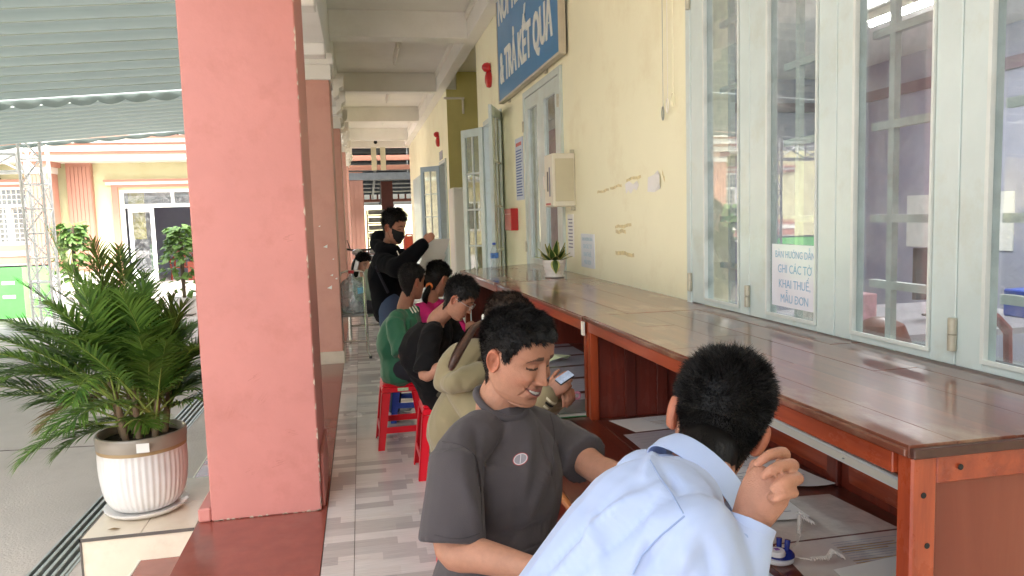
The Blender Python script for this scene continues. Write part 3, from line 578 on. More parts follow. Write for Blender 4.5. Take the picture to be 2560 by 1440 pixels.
# ceiling lamps
for k, (y, x) in enumerate(((11.9, .67), (15.9, .69), (19.8, .7), (22.9, .72))):
    lt = thing('ceiling_tube', ['unlit white tube lamp on the nearest visible ceiling bay', 'unlit tube lamp on the second visible ceiling bay', 'small unlit tube lamp on the third ceiling bay', 'faint unlit tube lamp on the last ceiling bay'][k], 'lamp', (x, y, 4.1), 'unlit tube lamps on the corridor ceiling')
    BX('housing', m_trim, x - .035, x + .035, y - .65, y + .65, 4.12, 4.1995, lt); G().tube([(x - .01, y - .6, 4.09), (x - .01, y + .6, 4.09)], .018, 8).build('tube', mat('unlit_tube', srgb('#e8e8e0'), .3, 0) if k == 0 else bpy.data.materials['unlit_tube'], lt)
    for s_ in (-.62, .6): BX('holder', m_trim, x - .03, x + .01, y + s_, y + s_ + .02, 4.07, 4.1195, lt)
ca = thing('security_camera', 'small white camera with black lens on the end beam', 'camera', (.56, 23.8, 3.95))
BX('mount', m_trim, .50, .64, 23.8, 23.849, 3.90, 4.08, ca, bevel=.01); g = G().lathe([(.001, 0), (.05, .01), (.055, .06), (.001, .061)], (0, 0, 0), 14); g.v = [(.57 + v[0], 23.8 - v[2], 3.98 + v[1]) for v in g.v]; g.build('lens', m_black, ca, smooth=True)

# ---------------------------------------------------------------- counters
def interp(a, b, t): return (a[0] + (b[0] - a[0]) * t, a[1] + (b[1] - a[1]) * t)
def counter(name, lab, A, B, Cc, D, zt, splits, end_near, cross):
    # A front near, B front far, Cc back far, D back near (x, y); zt = top height
    t = thing(name, lab, 'counter', (A[0] + .3, (A[1] + B[1]) / 2, 0))
    for i in range(len(splits) - 1):
        for j in range(len(cross[i]) - 1):
            u0, u1 = splits[i] + .0009, splits[i + 1] - .0009; v0, v1 = cross[i][j] + .0006, cross[i][j + 1] - .0006
            P = lambda u, v: interp(interp(A, D, u), interp(B, Cc, u), v)
            dz = RNG.uniform(-.0008, .0006)
            G().extrude([P(u0, v0), P(u1, v0), P(u1, v1), P(u0, v1)], 'Z', zt - .024, zt + dz).build('plank', m_w_top, t, bevel=.0006)
    # front edge moulding and apron
    def along(off, z0, z1, th, nm, m, v0=0., v1=1.):
        if nm == 'apron' and end_near: v0 = .024
        a = interp(A, B, v0); b = interp(A, B, v1)
        G().extrude([(a[0] + off, a[1]), (a[0] + off + th, a[1]), (b[0] + off + th, b[1]), (b[0] + off, b[1])], 'Z', z0, z1).build(nm, m, t, bevel=.002)
    along(-.010, zt - .020, zt - .0045, .0095, 'edge_strip', m_w_top)
    along(.003, zt - .068, zt - .0245, .022, 'apron', m_w_front)
    return t
n_c = counter('near_counter', 'nearest high counter with worn varnished top and end panel at the right edge', (.985, 1.2), (.955, 3.175), (1.605, 3.175), (1.605, 1.2), 1.15,
    [0, .17, .38, .60, .82, 1.0], True, [[0, .55, 1.0], [0, .38, .8, 1.0], [0, .64, 1.0], [0, .3, .72, 1.0], [0, .5, 1.0]])
# end frame and panel
BX('post', m_w_z, .995, 1.05, 1.203, 1.245, 0, 1.1255, n_c, bevel=.004)
BX('post', m_w_z, 1.55, 1.6, 1.205, 1.262, 0, 1.1255, n_c, bevel=.004)
BX('end_rail', m_w_front, 1.0505, 1.549, 1.206, 1.244, 1.068, 1.1255, n_c, bevel=.003)
BX('end_panel', m_end, 1.0505, 1.549, 1.226, 1.24, .02, 1.0675, n_c)
BX('end_edge', mat('dark_top_edge', srgb('#4d3029'), .35, .15, 20), .985, 1.605, 1.186, 1.1995, 1.127, 1.146, n_c, bevel=.002)
g = G()
for (x, z) in ((1.10, 1.098), (1.03, .95), (1.02, 1.05)):
    q = G().lathe([(.001, 0), (.006, .0), (.006, .004), (.001, .004)], (0, 0, 0), 10); g.add([(x + v[0], 1.2025 - v[2] * .2, z + v[1]) for v in q.v], q.f)
g.build('screw_hole', m_dark, n_c)
BX('post', m_w_z, .960, .998, 3.125, 3.172, .0, 1.125, n_c, bevel=.004)
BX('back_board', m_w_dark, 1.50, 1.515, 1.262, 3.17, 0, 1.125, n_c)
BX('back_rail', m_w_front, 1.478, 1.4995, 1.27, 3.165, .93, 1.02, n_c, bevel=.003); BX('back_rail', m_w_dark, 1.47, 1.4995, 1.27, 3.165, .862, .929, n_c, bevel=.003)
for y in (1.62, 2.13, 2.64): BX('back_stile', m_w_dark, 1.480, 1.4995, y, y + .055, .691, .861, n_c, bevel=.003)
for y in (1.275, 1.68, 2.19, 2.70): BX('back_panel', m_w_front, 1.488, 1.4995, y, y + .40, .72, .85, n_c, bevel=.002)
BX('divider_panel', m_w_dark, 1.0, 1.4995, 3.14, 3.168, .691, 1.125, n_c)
for x in (1.12, 1.27): BX('divider_stile', m_w_dark, x, x + .05, 3.128, 3.1395, .691, 1.12, n_c, bevel=.002)
tr = thing('cable_trunking', 'white plastic strip running under the near counter top', 'trunking', (1.45, 2.2, .78))
BX('cover', mat('white_pvc', srgb('#f5f6f8'), .3, .02), 1.452, 1.469, 1.27, 2.9, .795, .832, tr, bevel=.003); BX('lip', m_trim, 1.45, 1.4515, 1.27, 2.9, .802, .825, tr)
BX('backing', m_trim, 1.4695, 1.4795, 1.27, 2.9, .80, .828, tr)
for y in (1.42, 2.05, 2.5): G().lathe([(.001, 0), (.004, 0), (.004, .002), (.001, .002)], (1.447, y, .812), 8).build('screw', m_galv, tr)
# the low desk in front of / under the near counter
dkk = thing('writing_desk', 'low dark varnished writing ledge under the counters', 'desk', (.8, 3.5, 0))
for (x0, x1, y0, y1) in ((.615, .80, 1.27, 6.3), (.803, .985, 1.27, 6.3), (.988, 1.2, 1.27, 3.125), (1.203, 1.498, 1.27, 3.125), (.988, 1.2, 3.128, 6.3), (1.203, 1.498, 3.128, 6.3)):
    BX('plank', m_w_desk, x0, x1, y0, y1, .668, .69, dkk, bevel=.0012)
BX('front_edge', m_w_edge, .598, .6145, 1.27, 6.3, .664, .688, dkk, bevel=.003)
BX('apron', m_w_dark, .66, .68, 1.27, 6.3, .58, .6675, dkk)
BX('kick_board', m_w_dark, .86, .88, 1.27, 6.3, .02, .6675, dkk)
for y in (1.3, 6.2): BX('leg', m_w_z, .63, .68, y, y + .055, 0, .5795, dkk, bevel=.003)
# far counters
f_c = counter('middle_counter', 'second high counter carrying the little potted plant', (.948, 3.185), (.893, 5.05), (1.605, 5.05), (1.605, 3.185), 1.149, [0, .32, .66, 1.0], False, [[0, .6, 1], [0, .35, 1], [0, .7, 1]])
BX('post', m_w_z, .958, .99, 3.186, 3.22, 0, 1.124, f_c, bevel=.004)
BX('white_tape', m_trim, .940, .9495, 3.165, 3.195, 1.065, 1.125, f_c)
BX('tape_mark', mat('pink_paint_mark', srgb('#c23a5c'), .4, .2, 20), .9435, .9485, 3.72, 3.80, 1.084, 1.12, f_c)
BX('back_board', mat('cavity_shade_board', srgb('#241512'), .8, .2), 1.50, 1.515, 3.19, 5.045, 0, 1.124, f_c)  # board coloured near black to stand for the cavity's shade
e_c = counter('far_counter', 'last high counter with the small water bottle at its far end', (.89, 5.06), (.83, 6.44), (1.605, 6.95), (1.605, 5.06), 1.149, [0, .36, .7, 1.0], False, [[0, 1], [0, .5, 1], [0, .3, 1]])
BX('post', m_w_z, .90, .93, 5.062, 5.10, 0, 1.124, e_c, bevel=.004); BX('post', m_w_z, .85, .89, 6.37, 6.42, 0, 1.124, e_c, bevel=.004)
BX('back_board', m_w_dark, 1.50, 1.515, 5.07, 6.6, 0, 1.124, e_c); BX('end_panel', m_w_dark, .90, 1.4995, 6.36, 6.38, 0, 1.124, e_c); BX('divider_panel', m_w_dark, .93, 1.4995, 5.08, 5.1, .691, 1.124, e_c)
# ---------------------------------------------------------------- papers on the ledge
m_hl = mat('brown_highlighter', srgb('#b9975a'), .6, .2, 30); m_print = mat('grey_print', srgb('#9c9aa8'), .7, .2, 60)
m_sheetc = mat('clear_file_cover', srgb('#ddd5cc'), .12, .12, 9, coat=.8, bump=.25, bscale=14); m_grey = mat('grey_board_sheet', srgb('#b9b4ba'), .4, .08, 8)
def sheet(lab, corners, z, m=m_paper, lines=0, hl=(), curl=0., name='paper_sheet', cat='paper', group=None, u=(.08, .92)):
    t = thing(name, lab, cat, (corners[0][0], corners[0][1], z), group)
    A, B, C2, D = [Vector((*c, 0)) for c in corners]; n = 8
    P = lambda a, b: A.lerp(B, a).lerp(D.lerp(C2, a), b)
    def zz(a, b): return z + curl * (max(0, a - .55) ** 2 * 2.2 + max(0, b - .6) ** 2 * 1.2) + .002 * math.sin(a * 7 + b * 5) * (curl > 0) + (.0005 if curl == 0 else .001)
    g = G(); vs = [(*(P(i / n, j / n).xy), zz(i / n, j / n)) for j in range(n + 1) for i in range(n + 1)]
    vs += [(x, y, q - .0008) for x, y, q in vs]; N = (n + 1) ** 2
    fs = [(j * (n + 1) + i, j * (n + 1) + i + 1, (j + 1) * (n + 1) + i + 1, (j + 1) * (n + 1) + i) for j in range(n) for i in range(n)]
    fs += [tuple(N + q for q in reversed(f)) for f in fs]
    rim = [i for i in range(n + 1)] + [(j * (n + 1) + n) for j in range(1, n + 1)] + [n * (n + 1) + i for i in range(n - 1, -1, -1)] + [j * (n + 1) for j in range(n - 1, 0, -1)]
    fs += [(rim[k], rim[k - 1], rim[k - 1] + N, rim[k] + N) for k in range(len(rim))]
    g.add(vs, fs).build('sheet', m, t, smooth=True)
    for kind, rows in (('text_line', [k for k in range(lines)]), ('highlight', list(hl))):
        if not rows: continue
        for k in rows:
            g = G()
            b = .1 + .8 * k / max(lines, 1); a1 = u[1] - (.25 * ((k * 37) % 10) / 10); th = .010 if kind == 'text_line' else .022
            m4 = 5
            for q in range(m4):
                aa, ab = u[0] + (a1 - u[0]) * q / m4, u[0] + (a1 - u[0]) * (q + 1) / m4 - (.004 if kind == 'text_line' else 0)
                up = .0007 if kind == 'text_line' else .0004
                vs = [(*(P(a_, b_).xy), zz(a_, b_) + up) for a_, b_ in ((aa, b), (ab, b), (ab, b + th), (aa, b + th))]; g.add(vs, [(0, 1, 2, 3)])
            g.build(kind, m_print if kind == 'text_line' else m_hl, t)
    return t
Z = .69
sheet('printed form with brown highlighting at the far back of the near desk', ((1.03, 3.10), (1.34, 3.11), (1.40, 2.93), (1.08, 2.90)), Z, lines=8, hl=(3, 4, 5), u=(.45, .9))
sheet('pale grey form partly under the blue shirt man behind his left shoulder', ((1.02, 2.88), (1.36, 2.90), (1.38, 2.70), (1.02, 2.66)), Z, m_grey, lines=5)
sheet('white page with a lifted corner leaning near the back board', ((1.20, 2.50), (1.42, 2.49), (1.47, 2.12), (1.24, 2.17)), Z + .004, curl=.02, lines=4)
sheet('printed page standing in front of the hand, its corner curling up', ((1.02, 2.38), (1.28, 2.34), (1.235, 1.90), (.99, 1.95)), Z + .006, curl=.02, lines=24)
sheet('clear plastic file lying in the middle of the near desk', ((1.10, 2.10), (1.42, 2.08), (1.45, 1.80), (1.06, 1.80)), Z, m_sheetc)
sheet('highlighted form inside a clear cover next to the blue stamp', ((1.06, 1.79), (1.44, 1.79), (1.44, 1.50), (1.02, 1.50)), Z, mat('form_in_cover', srgb('#e0d8d2'), .15, .06, 8, coat=.7), lines=18, hl=(2, 3, 4, 8, 9, 10, 11, 12), u=(.4, .95))
sheet('plain white paper corner at the bottom edge by the counter post', ((1.12, 1.62), (1.44, 1.66), (1.44, 1.45), (1.10, 1.42)), Z + .004)
for k in range(7):
    sheet(['grey application form, nearest in the row on the middle desk', 'grey form second in the row on the middle desk', 'grey form third in the row on the middle desk', 'grey form fourth in the row, by the crumpled note', 'grey form fifth in the row under the middle counter', 'grey form sixth in the row under the middle counter', 'grey form last in the row on the far desk'][k],
          ((.98, 3.62 + k * .33), (1.40, 3.64 + k * .33), (1.40, 3.36 + k * .33), (.98, 3.34 + k * .33)), Z, m_grey, lines=5, group='grey forms laid along the middle desk')
g = G(); pts = [(1.10, 4.45, .70), (1.17, 4.42, .725), (1.22, 4.47, .705), (1.16, 4.53, .715), (1.13, 4.49, .74), (1.24, 4.44, .73)]
g.add(pts, [(0, 1, 4), (1, 2, 5), (1, 5, 4), (4, 5, 3), (0, 4, 3), (2, 3, 5)]); tag(g.build('crumpled_note', mat('pale_green_paper', srgb('#d5dcb0'), .6, .05)), 'small crumpled pale green note on the middle desk', 'paper')
fo = thing('folder', 'grey plastic folder with green edge lying beside the counter post', 'folder', (1.0, 3.3, .69))
BX('cover', mat('grey_folder', srgb('#7f8886'), .25, .08, 12, coat=.4), .83, 1.12, 3.20, 3.42, .7075, .713, fo, bevel=.001); BX('papers', m_paper, .835, 1.11, 3.205, 3.415, .6945, .707, fo); BX('back_cover', mat('green_plastic', srgb('#2e8f5c'), .3, .1), .83, 1.125, 3.195, 3.42, .691, .694, fo)
# stamp-like pen holder with two coiled cords
sp = thing('pen_holder', 'round white and blue desk pen holder on the near desk', 'pen holder', (1.02, 1.70, .69))
m_pw = mat('white_gloss_plastic', srgb('#ececf0'), .2, .02); m_pb = mat('navy_gloss_plastic', srgb('#20328c'), .2, .05)
def el(g, c, rx, ry, prof, n=26): q = G().lathe(prof, (0, 0, 0), n); g.add([(c[0] + v[0] * rx, c[1] + v[1] * ry, c[2] + v[2]) for v in q.v], q.f); return g
el(G(), (1.02, 1.70, .691), 1, .8, [(.034, 0), (.038, .004), (.037, .012), (.033, .014)]).build('base', m_pw, sp, smooth=True)
el(G(), (1.025, 1.70, .7055), 1, .8, [(.035, 0), (.034, .006), (.028, .012), (.001, .014)]).build('collar', m_pb, sp, smooth=True)
g = el(G(), (1.006, 1.69, .716), 1, 1, [(.021, 0), (.022, .006), (.019, .012), (.001, .0135)]); g.build('cap', m_pw, sp, smooth=True)
G().box(1.0, 1.012, 1.684, 1.697, .7298, .7303).build('emblem', mat('emblem_red_blue', srgb('#7b4a9c'), .4, .5, 200), sp)
for dx, dy in ((.028, .005), (.014, .022)): G().tube([(1.02 + dx * .8, 1.70 + dy, .712), (1.02 + dx, 1.70 + dy + .004, .742)], [.0065, .0075], 10).build('tube', m_pb, sp, smooth=True)
def coil(lab, pts, r, turns):
    g = G(); P = [Vector(p) for p in pts]; out = []
    m_ = 200
    for i in range(m_ + 1):
        u = i / m_ * (len(P) - 1); k = min(int(u), len(P) - 2); q = P[k].lerp(P[k + 1], u - k); w = min(1, i / 40)
        a = turns * 2 * PI * i / m_; rr = r * (1 if i > 50 else .1); out.append(q + Vector((0, math.cos(a) * rr, abs(math.sin(a)) * rr + .002)))
    g.tube(out, .0018, 5); return tag(g.build('coiled_cord', mat('clear_white_cord', srgb('#dcd4cc'), .25, .05), smooth=True), lab, 'cord')
coil('white coiled pen cord trailing toward the clear file', ((1.05, 1.715, .704), (1.12, 1.77, .704), (1.17, 1.85, .70), (1.19, 1.88, .712), (1.22, 1.86, .70), (1.20, 1.90, .715)), .010, 26)
coil('white coiled pen cord trailing along the near edge', ((1.055, 1.695, .70), (1.09, 1.665, .70), (1.13, 1.66, .70), (1.15, 1.67, .712), (1.17, 1.65, .70)), .008, 24)
tag(G().tube([(1.10, 3.50, .705), (1.14, 3.62, .705)], .006, 8).build('marker_pen', m_red), 'red pen lying among the grey forms', 'pen')
q = G(); q.tube([(.98 + .016 * math.cos(a), 3.42 + .004, .732 + .016 * math.sin(a)) for a in np.linspace(0, 2 * PI, 16, endpoint=False)], .006, 6, closed=True); tag(q.build('tape_ring', mat('pink_tape_ring', srgb('#d98fa5'), .4, .1), smooth=True), 'pink tape ring resting on the folder by the post', 'tape')

# ---------------------------------------------------------------- things on the high counter
wb = thing('water_bottle', 'small clear water bottle with blue cap at the far end of the counter', 'bottle', (1.13, 6.45, 1.15))
m_pet = glass_mat('clear_plastic', (.93, .96, .98), 1.45, .05, .12, 2.2)
G().lathe([(.028, .001), (.034, .006), (.033, .03), (.035, .04), (.033, .05), (.035, .06), (.033, .07), (.035, .085), (.035, .14), (.033, .155), (.018, .185), (.0135, .195), (.0135, .205)], (1.13, 6.45, 1.15), 20).build('body', m_pet, wb, smooth='full')
G().lathe([(.036, .09), (.036, .135)], (1.13, 6.45, 1.15), 20).build('label_band', mat('blue_label', srgb('#4d7fc6'), .4, .5, 60), wb, smooth=True)
G().lathe([(.001, .2065), (.016, .2065), (.016, .225), (.001, .226)], (1.13, 6.45, 1.15), 16).build('cap', m_bluep, wb, smooth=True)
pp = thing('potted_snake_plant', 'small striped snake plant in a white ribbed pot on the counter', 'plant', (1.36, 5.27, 1.15))
G().lathe([(.058, .001), (.070, .004), (.072, .012), (.066, .013), (.066, .03), (.069, .033), (.069, .05), (.074, .053), (.075, .075), (.079, .078), (.080, .10), (.084, .104), (.085, .128), (.080, .128), (.078, .115), (.001, .112)], (1.36, 5.27, 1.15), 28).build('pot', mat('white_ceramic', srgb('#ebe6e0'), .35, .03, 9, coat=.3), pp, smooth=True)
G().lathe([(.077, .1155), (.001, .12)], (1.36, 5.27, 1.15), 20).build('soil', mat('soil', (.05, .035, .02), .9, .4, 60, .5), pp)
m_sl = leaf_mat('snake_leaf_green', (.03, .075, .02), (.07, .14, .03), .35, .1, 40); m_sle = leaf_mat('snake_leaf_margin', (.42, .42, .14), (.55, .52, .2), .4, .1, 40)
for k in range(20):
    a = k * 2.4; tilt = .12 + .055 * k + .1 * RNG.random(); L = (.155 - .003 * k) * RNG.uniform(.85, 1.12); w = .030
    if k == 19: a = math.radians(-100); tilt = 2.35; L = .10
    d = Vector((math.cos(a) * math.sin(tilt), math.sin(a) * math.sin(tilt), math.cos(tilt))); s_ = Vector((-math.sin(a), math.cos(a), 0)); nrm = s_.cross(d)
    b0 = Vector((1.36, 5.27, 1.268)) + Vector((math.cos(a), math.sin(a), 0)) * (.012 + .0022 * k)
    if k == 19: b0 = Vector((1.345, 5.19, 1.275))
    g = G(); vs = []; n = 7
    for i in range(n):
        u = i / (n - 1); ww = w * (math.sin(PI * min(.98, (u * .82 + .16)) ** .9)) * (1 if k != 19 else 1.1); c = b0 + d * L * u + Vector((0, 0, -1)) * .02 * u * u * math.sin(min(tilt, 1.5)) 
        for q, h in ((-1, .0), (-.62, -.003), (0, -.006), (.62, -.003), (1, 0)): vs.append(c + s_ * ww * q + nrm * h)
    for i in range(n - 1):
        for j in range(4): g.mi = 1 if j in (0, 3) else 0; g.add([], []); g.f.append((i * 5 + j, i * 5 + j + 1, i * 5 + 6 + j, i * 5 + 5 + j)); g.m.append(g.mi)
    g.v = [tuple(v) for v in vs]; g.build('leaf', [m_sl, m_sle], pp, smooth=True)

# ---------------------------------------------------------------- stools
def stool(x, y, rz, m, lab, s=1.):
    t = thing('plastic_stool', lab, 'stool', (0, 0, 0), 'plastic stools along the desk')
    H = .455; a, b = .135, .185                              # half width at seat and at feet
    g = G(); g.box(-a, a, -a, a, H - .022, H); g.box(-a - .004, a + .004, -a - .004, a + .004, H - .062, H - .0225)
    g.build('seat', m, t, bevel=.008)
    P = lambda sx, sy, z: Vector((sx * (b + (a - b) * z / H), sy * (b + (a - b) * z / H), z))
    for sx in (-1, 1):
        for sy in (-1, 1):
            g = G(); z1 = H - .0625
            for (ux, uy) in ((0, -sy), (-sx, 0)):             # L-shaped leg: two tapered flanges
                w0, w1, th = .045, .062, .008
                bot, top = P(sx, sy, 0), P(sx, sy, z1)
                u = Vector((ux, uy, 0)); nin = Vector((-sx if ux == 0 else 0, -sy if uy == 0 else 0, 0))
                vs = [bot, bot + u * w0, bot + u * w0 + nin * th, bot + nin * th, top, top + u * w1, top + u * w1 + nin * th, top + nin * th]
                g.add(vs, [(0, 1, 2, 3), (7, 6, 5, 4), (0, 4, 5, 1), (1, 5, 6, 2), (2, 6, 7, 3), (3, 7, 4, 0)])
            g.build('leg', m, t)
    for (ax, s_) in (('x', -1), ('x', 1), ('y', -1), ('y', 1)):
        z = .135; c = b + (a - b) * z / H - .006; g = G(); L = c - .03
        if ax == 'x': g.box(-L, L, s_ * c - .004, s_ * c + .004, z - .022, z + .022)
        else: g.box(s_ * c - .004, s_ * c + .004, -L, L, z - .022, z + .022)
        g.build('rail', m, t, bevel=.002)
        g = G()
        for q in (-1, 1):
            if ax == 'x': g.bar((q * (L + .005), s_ * (c - .002), z - .02), (q * (L - .055), s_ * (c - .002), z + .05) if False else (q * (L - .05), s_ * (c - .002), z + .022), .006, .03)
    BX('price_label', mat('stool_label', srgb('#bfe0b8'), .4, .2, 80) if 'stool_label' not in bpy.data.materials else bpy.data.materials['stool_label'], -.03, .045, -a - .0055, -a - .0042, H - .052, H - .03, t)
    t.location = (x, y, 0); t.rotation_euler = (0, 0, rz); t.scale = (s, s, s); return t
# ---------------------------------------------------------------- potted palm
pm = thing('potted_palm', 'bushy potted palm in a white fluted pot on the cream ledge', 'plant', (-1.27, 4.49, 0))
pe = thing('cream_ledge', 'cream tiled ledge projecting beside the nearest pink column', 'ledge', (-1.2, 4.5, -.3))
BX('ledge_core', m_grout, -1.488, -.948, 4.148, 4.972, -.3, -.0125, pe)
for x0, x1 in ((-1.50, -1.215), (-1.212, -.945)):
    for y0, y1 in ((4.135, 4.55), (4.553, 4.985)): BX('tile', m_cream, x0, x1, y0, y1, -.012, -.001, pe, bevel=.001)
BX('front_tile', m_cream, -1.498, -.945, 4.136, 4.1475, -.3, -.0125, pe); BX('side_tile', m_cream, -1.50, -1.489, 4.1485, 4.98, -.3, -.0125, pe)
BX('edge_trim', mat('dark_metal_trim', srgb('#5a5450'), .4, .1), -1.507, -.945, 4.129, 4.1345, -.016, .0005, pe); BX('edge_trim', bpy.data.materials['dark_metal_trim'], -1.507, -1.5005, 4.129, 4.98, -.016, .0005, pe); BX('edge_trim', bpy.data.materials['dark_metal_trim'], -1.507, -1.4985, 4.129, 4.1355, -.3, -.0165, pe)
px, py = -1.27, 4.49
m_pot = mat('white_glazed_pot', srgb('#e4e2e0'), .35, .04, 5, coat=.4, dirt=(srgb('#cfc4b8'), .3, 3)); m_rim = mat('taupe_glaze', srgb('#9b9184'), .35, .06, 8, coat=.4); m_band = mat('gold_band', srgb('#a48a63'), .35, .1)
G().lathe([(.12, .012), (.19, .012), (.215, .03), (.22, .042), (.208, .042), (.19, .03), (.001, .028)], (px, py, 0), 44, lambda i, a: .004 * math.cos(a * 20) * (i in (2, 3))).build('saucer', m_pot, pm, smooth=True)
fl_ = lambda i, a: -.0055 * (abs(math.sin(a * 22)) ** .7) * (1 if 1 <= i <= 8 else 0)
G().lathe([(.145, .031), (.165, .04), (.185, .06), (.207, .10), (.221, .16), (.229, .22), (.232, .28), (.232, .33), (.231, .365), (.231, .3695)], (px, py, 0), 176, fl_).build('pot', m_pot, pm, smooth='full')
G().lathe([(.2325, .37), (.2335, .385), (.2325, .388)], (px, py, 0), 48).build('band', m_band, pm, smooth=True)
G().lathe([(.2325, .3885), (.236, .41), (.237, .45), (.232, .462), (.222, .464), (.214, .455), (.212, .40), (.001, .395)], (px, py, 0), 48).build('rim', m_rim, pm, smooth=True)
G().lathe([(.211, .415), (.12, .43), (.001, .44)], (px, py, 0), 30).build('soil', mat('potting_soil', (.045, .032, .022), .95, .5, 40, 1, 30), pm)
BX('sticker', m_paper, px + .035, px + .10, py - .2355, py - .2335, .395, .445, pm)
m_trunk = mat('palm_sheath', srgb('#7d6a55'), .8, .3, 18, .4, 50, stretch=(1, 1, .2)); m_stem = mat('palm_stalk_green', srgb('#8a9a4a'), .45, .25, 9)
m_frond = [leaf_mat('palm_leaf', (.036, .095, .018), (.16, .29, .05), .35, .2, 5), leaf_mat('palm_leaf_young', (.05, .12, .015), (.13, .24, .04), .38, .3, 5), leaf_mat('palm_leaf_dry', (.16, .10, .04), (.30, .2, .09), .6, .2, 5)]
base = []
for k in range(9):
    a = k * 2.4; r = .02 + .035 * math.sqrt(k); h = RNG.uniform(.20, .34); b0 = Vector((px + r * math.cos(a), py + r * math.sin(a), .42)); top = b0 + Vector((math.cos(a) * .05, math.sin(a) * .05, h)); base.append((b0, top, a))
    G().tube([b0, b0.lerp(top, .3), b0.lerp(top, .7), top], [.017, .020, .016, .011], 9).build('stalk', m_trunk if k % 3 else m_stem, pm, smooth=True)
def frond(k, b0, az, tilt, L, droop, mi, ll=.20, nl=34, dens=1.):
    r = random.Random(k * 77 + 5); pts = []; p = Vector(b0); d = Vector((math.cos(az) * math.sin(tilt), math.sin(az) * math.sin(tilt), math.cos(tilt))); n = 22
    for i in range(n + 1):
        pts.append(p.copy()); p = p + d * (L / n); d = (d + Vector((0, 0, -droop / n * (.35 + 1.5 * i / n)))).normalized()
    g = G(); g.mi = 1; g.tube(pts, [max(.0012, .0075 * (1 - i / n) ** .8) for i in range(n + 1)], 5)
    st0 = .30; g.mi = 0
    for j in range(nl):
        u = st0 + (1 - st0) * (j + .5) / nl; f_ = u * n; i = min(int(f_), n - 1); c = pts[i].lerp(pts[i + 1], f_ - i); t = (pts[i + 1] - pts[i]).normalized()
        side = t.cross(Vector((0, 0, 1)));
        if side.length < .15: side = Vector((-math.sin(az), math.cos(az), 0))
        side.normalize(); up = side.cross(t)
        sh = math.sin(PI * (.12 + .86 * (u - st0) / (1 - st0))) ** .6
        for s_ in (-1, 1):
            l_ = ll * sh * r.uniform(.8, 1.12); ang = math.radians(58 - 34 * (u - st0) / (1 - st0) + r.uniform(-6, 6))
            dd = (t * math.cos(ang) + side * s_ * math.sin(ang) + up * r.uniform(.10, .36)).normalized(); w = .0074 * r.uniform(.8, 1.15) * (.6 + .4 * sh)
            q = c.copy(); vs = []; m5 = 4; wd = dd.cross(up).normalized()
            for i5 in range(m5 + 1):
                v = i5 / m5; ww = w * (1 - v ** 2.2) * (.5 + min(1, v * 4) * .5) + .0002; vs += [q - wd * ww - up * .0, q + up * -.0018 * (1 - v), q + wd * ww]
                q = q + dd * (l_ / m5); dd = (dd + Vector((0, 0, -.17 * r.uniform(.5, 1.5)))).normalized()
            fs = []
            for i5 in range(m5): o_ = i5 * 3; fs += [(o_, o_ + 1, o_ + 4, o_ + 3), (o_ + 1, o_ + 2, o_ + 5, o_ + 4)]
            g.add(vs, fs)
    return g.build('frond', [m_frond[mi], m_stem], pm, smooth='full')
FR = []
for i in range(50):
    az = i * 2.39996 + .3; ring = i / 50
    tilt = .10 + 1.0 * ring ** .9 + RNG.uniform(-.12, .12); L = RNG.uniform(.86, 1.10) * (1 - .16 * ring); droop = .45 + .65 * ring
    FR.append((az, tilt, L, droop, 0 if RNG.random() < .82 else 1))
FR += [(math.radians(183), 1.20, 1.08, .62, 1), (math.radians(170), .85, 1.02, .6, 0), (math.radians(195), 1.0, 1.0, .7, 0), (math.radians(185), .72, 1.05, .6, 0), (math.radians(190), 1.05, 1.05, .5, 0), (math.radians(-3), .9, .70, .6, 0), (math.radians(205), 1.35, .66, 1.2, 1), (math.radians(280), .6, .85, .7, 0), (math.radians(225), .8, .95, .7, 0), (math.radians(235), .6, .95, .7, 0), (math.radians(215), 1.15, .6, 1.5, 2), (math.radians(165), 1.1, .9, .7, 1), (math.radians(262), .45, .95, .6, 0), (math.radians(200), .5, 1.05, .6, 0)]
FR += [(i * 2.4 + 1.1, RNG.uniform(1.05, 1.45), RNG.uniform(.42, .62), RNG.uniform(.7, 1.2), 1 if i % 3 else 0) for i in range(15) if not (-2.1 < ((i * 2.4 + 1.1 + PI) % (2 * PI) - PI) < -1.0)]
for i, (az, tilt, L, droop, mi) in enumerate(FR):
    b0, top, a = base[i % 9]
    if math.cos(az) > .25: L *= .70; tilt *= .75; droop *= .8         # kept short and upright on the side of the column
    if math.sin(az) > .2 and tilt > .7: L *= .85
    frond(i, b0.lerp(top, RNG.uniform(.25, .9)), az, tilt, L * .92, droop, mi, .215, 40)
g = G()
for q in range(26):
    a = RNG.uniform(0, 6.28); p0 = Vector((px + .05 * math.cos(a), py + .05 * math.sin(a), RNG.uniform(.5, .85))); d = Vector((math.cos(a), math.sin(a), RNG.uniform(-.4, .6))) * RNG.uniform(.06, .14)
    g.tube([p0, p0 + d * .6 + Vector((0, 0, .02)), p0 + d + Vector((0, 0, -.05))], [.0025, .002, .0006], 4)
g.build('dry_fibre', mat('dry_fibre', srgb('#a08c70'), .8, .3), pm, kind='stuff')
tag(G().add([(-1.40, 4.22, .004), (-1.36, 4.20, .008), (-1.33, 4.22, .003), (-1.37, 4.235, .006)], [(0, 1, 2, 3)]).build('dry_leaf', m_frond[2]), 'dry curled leaf fallen on the cream ledge', 'leaf')

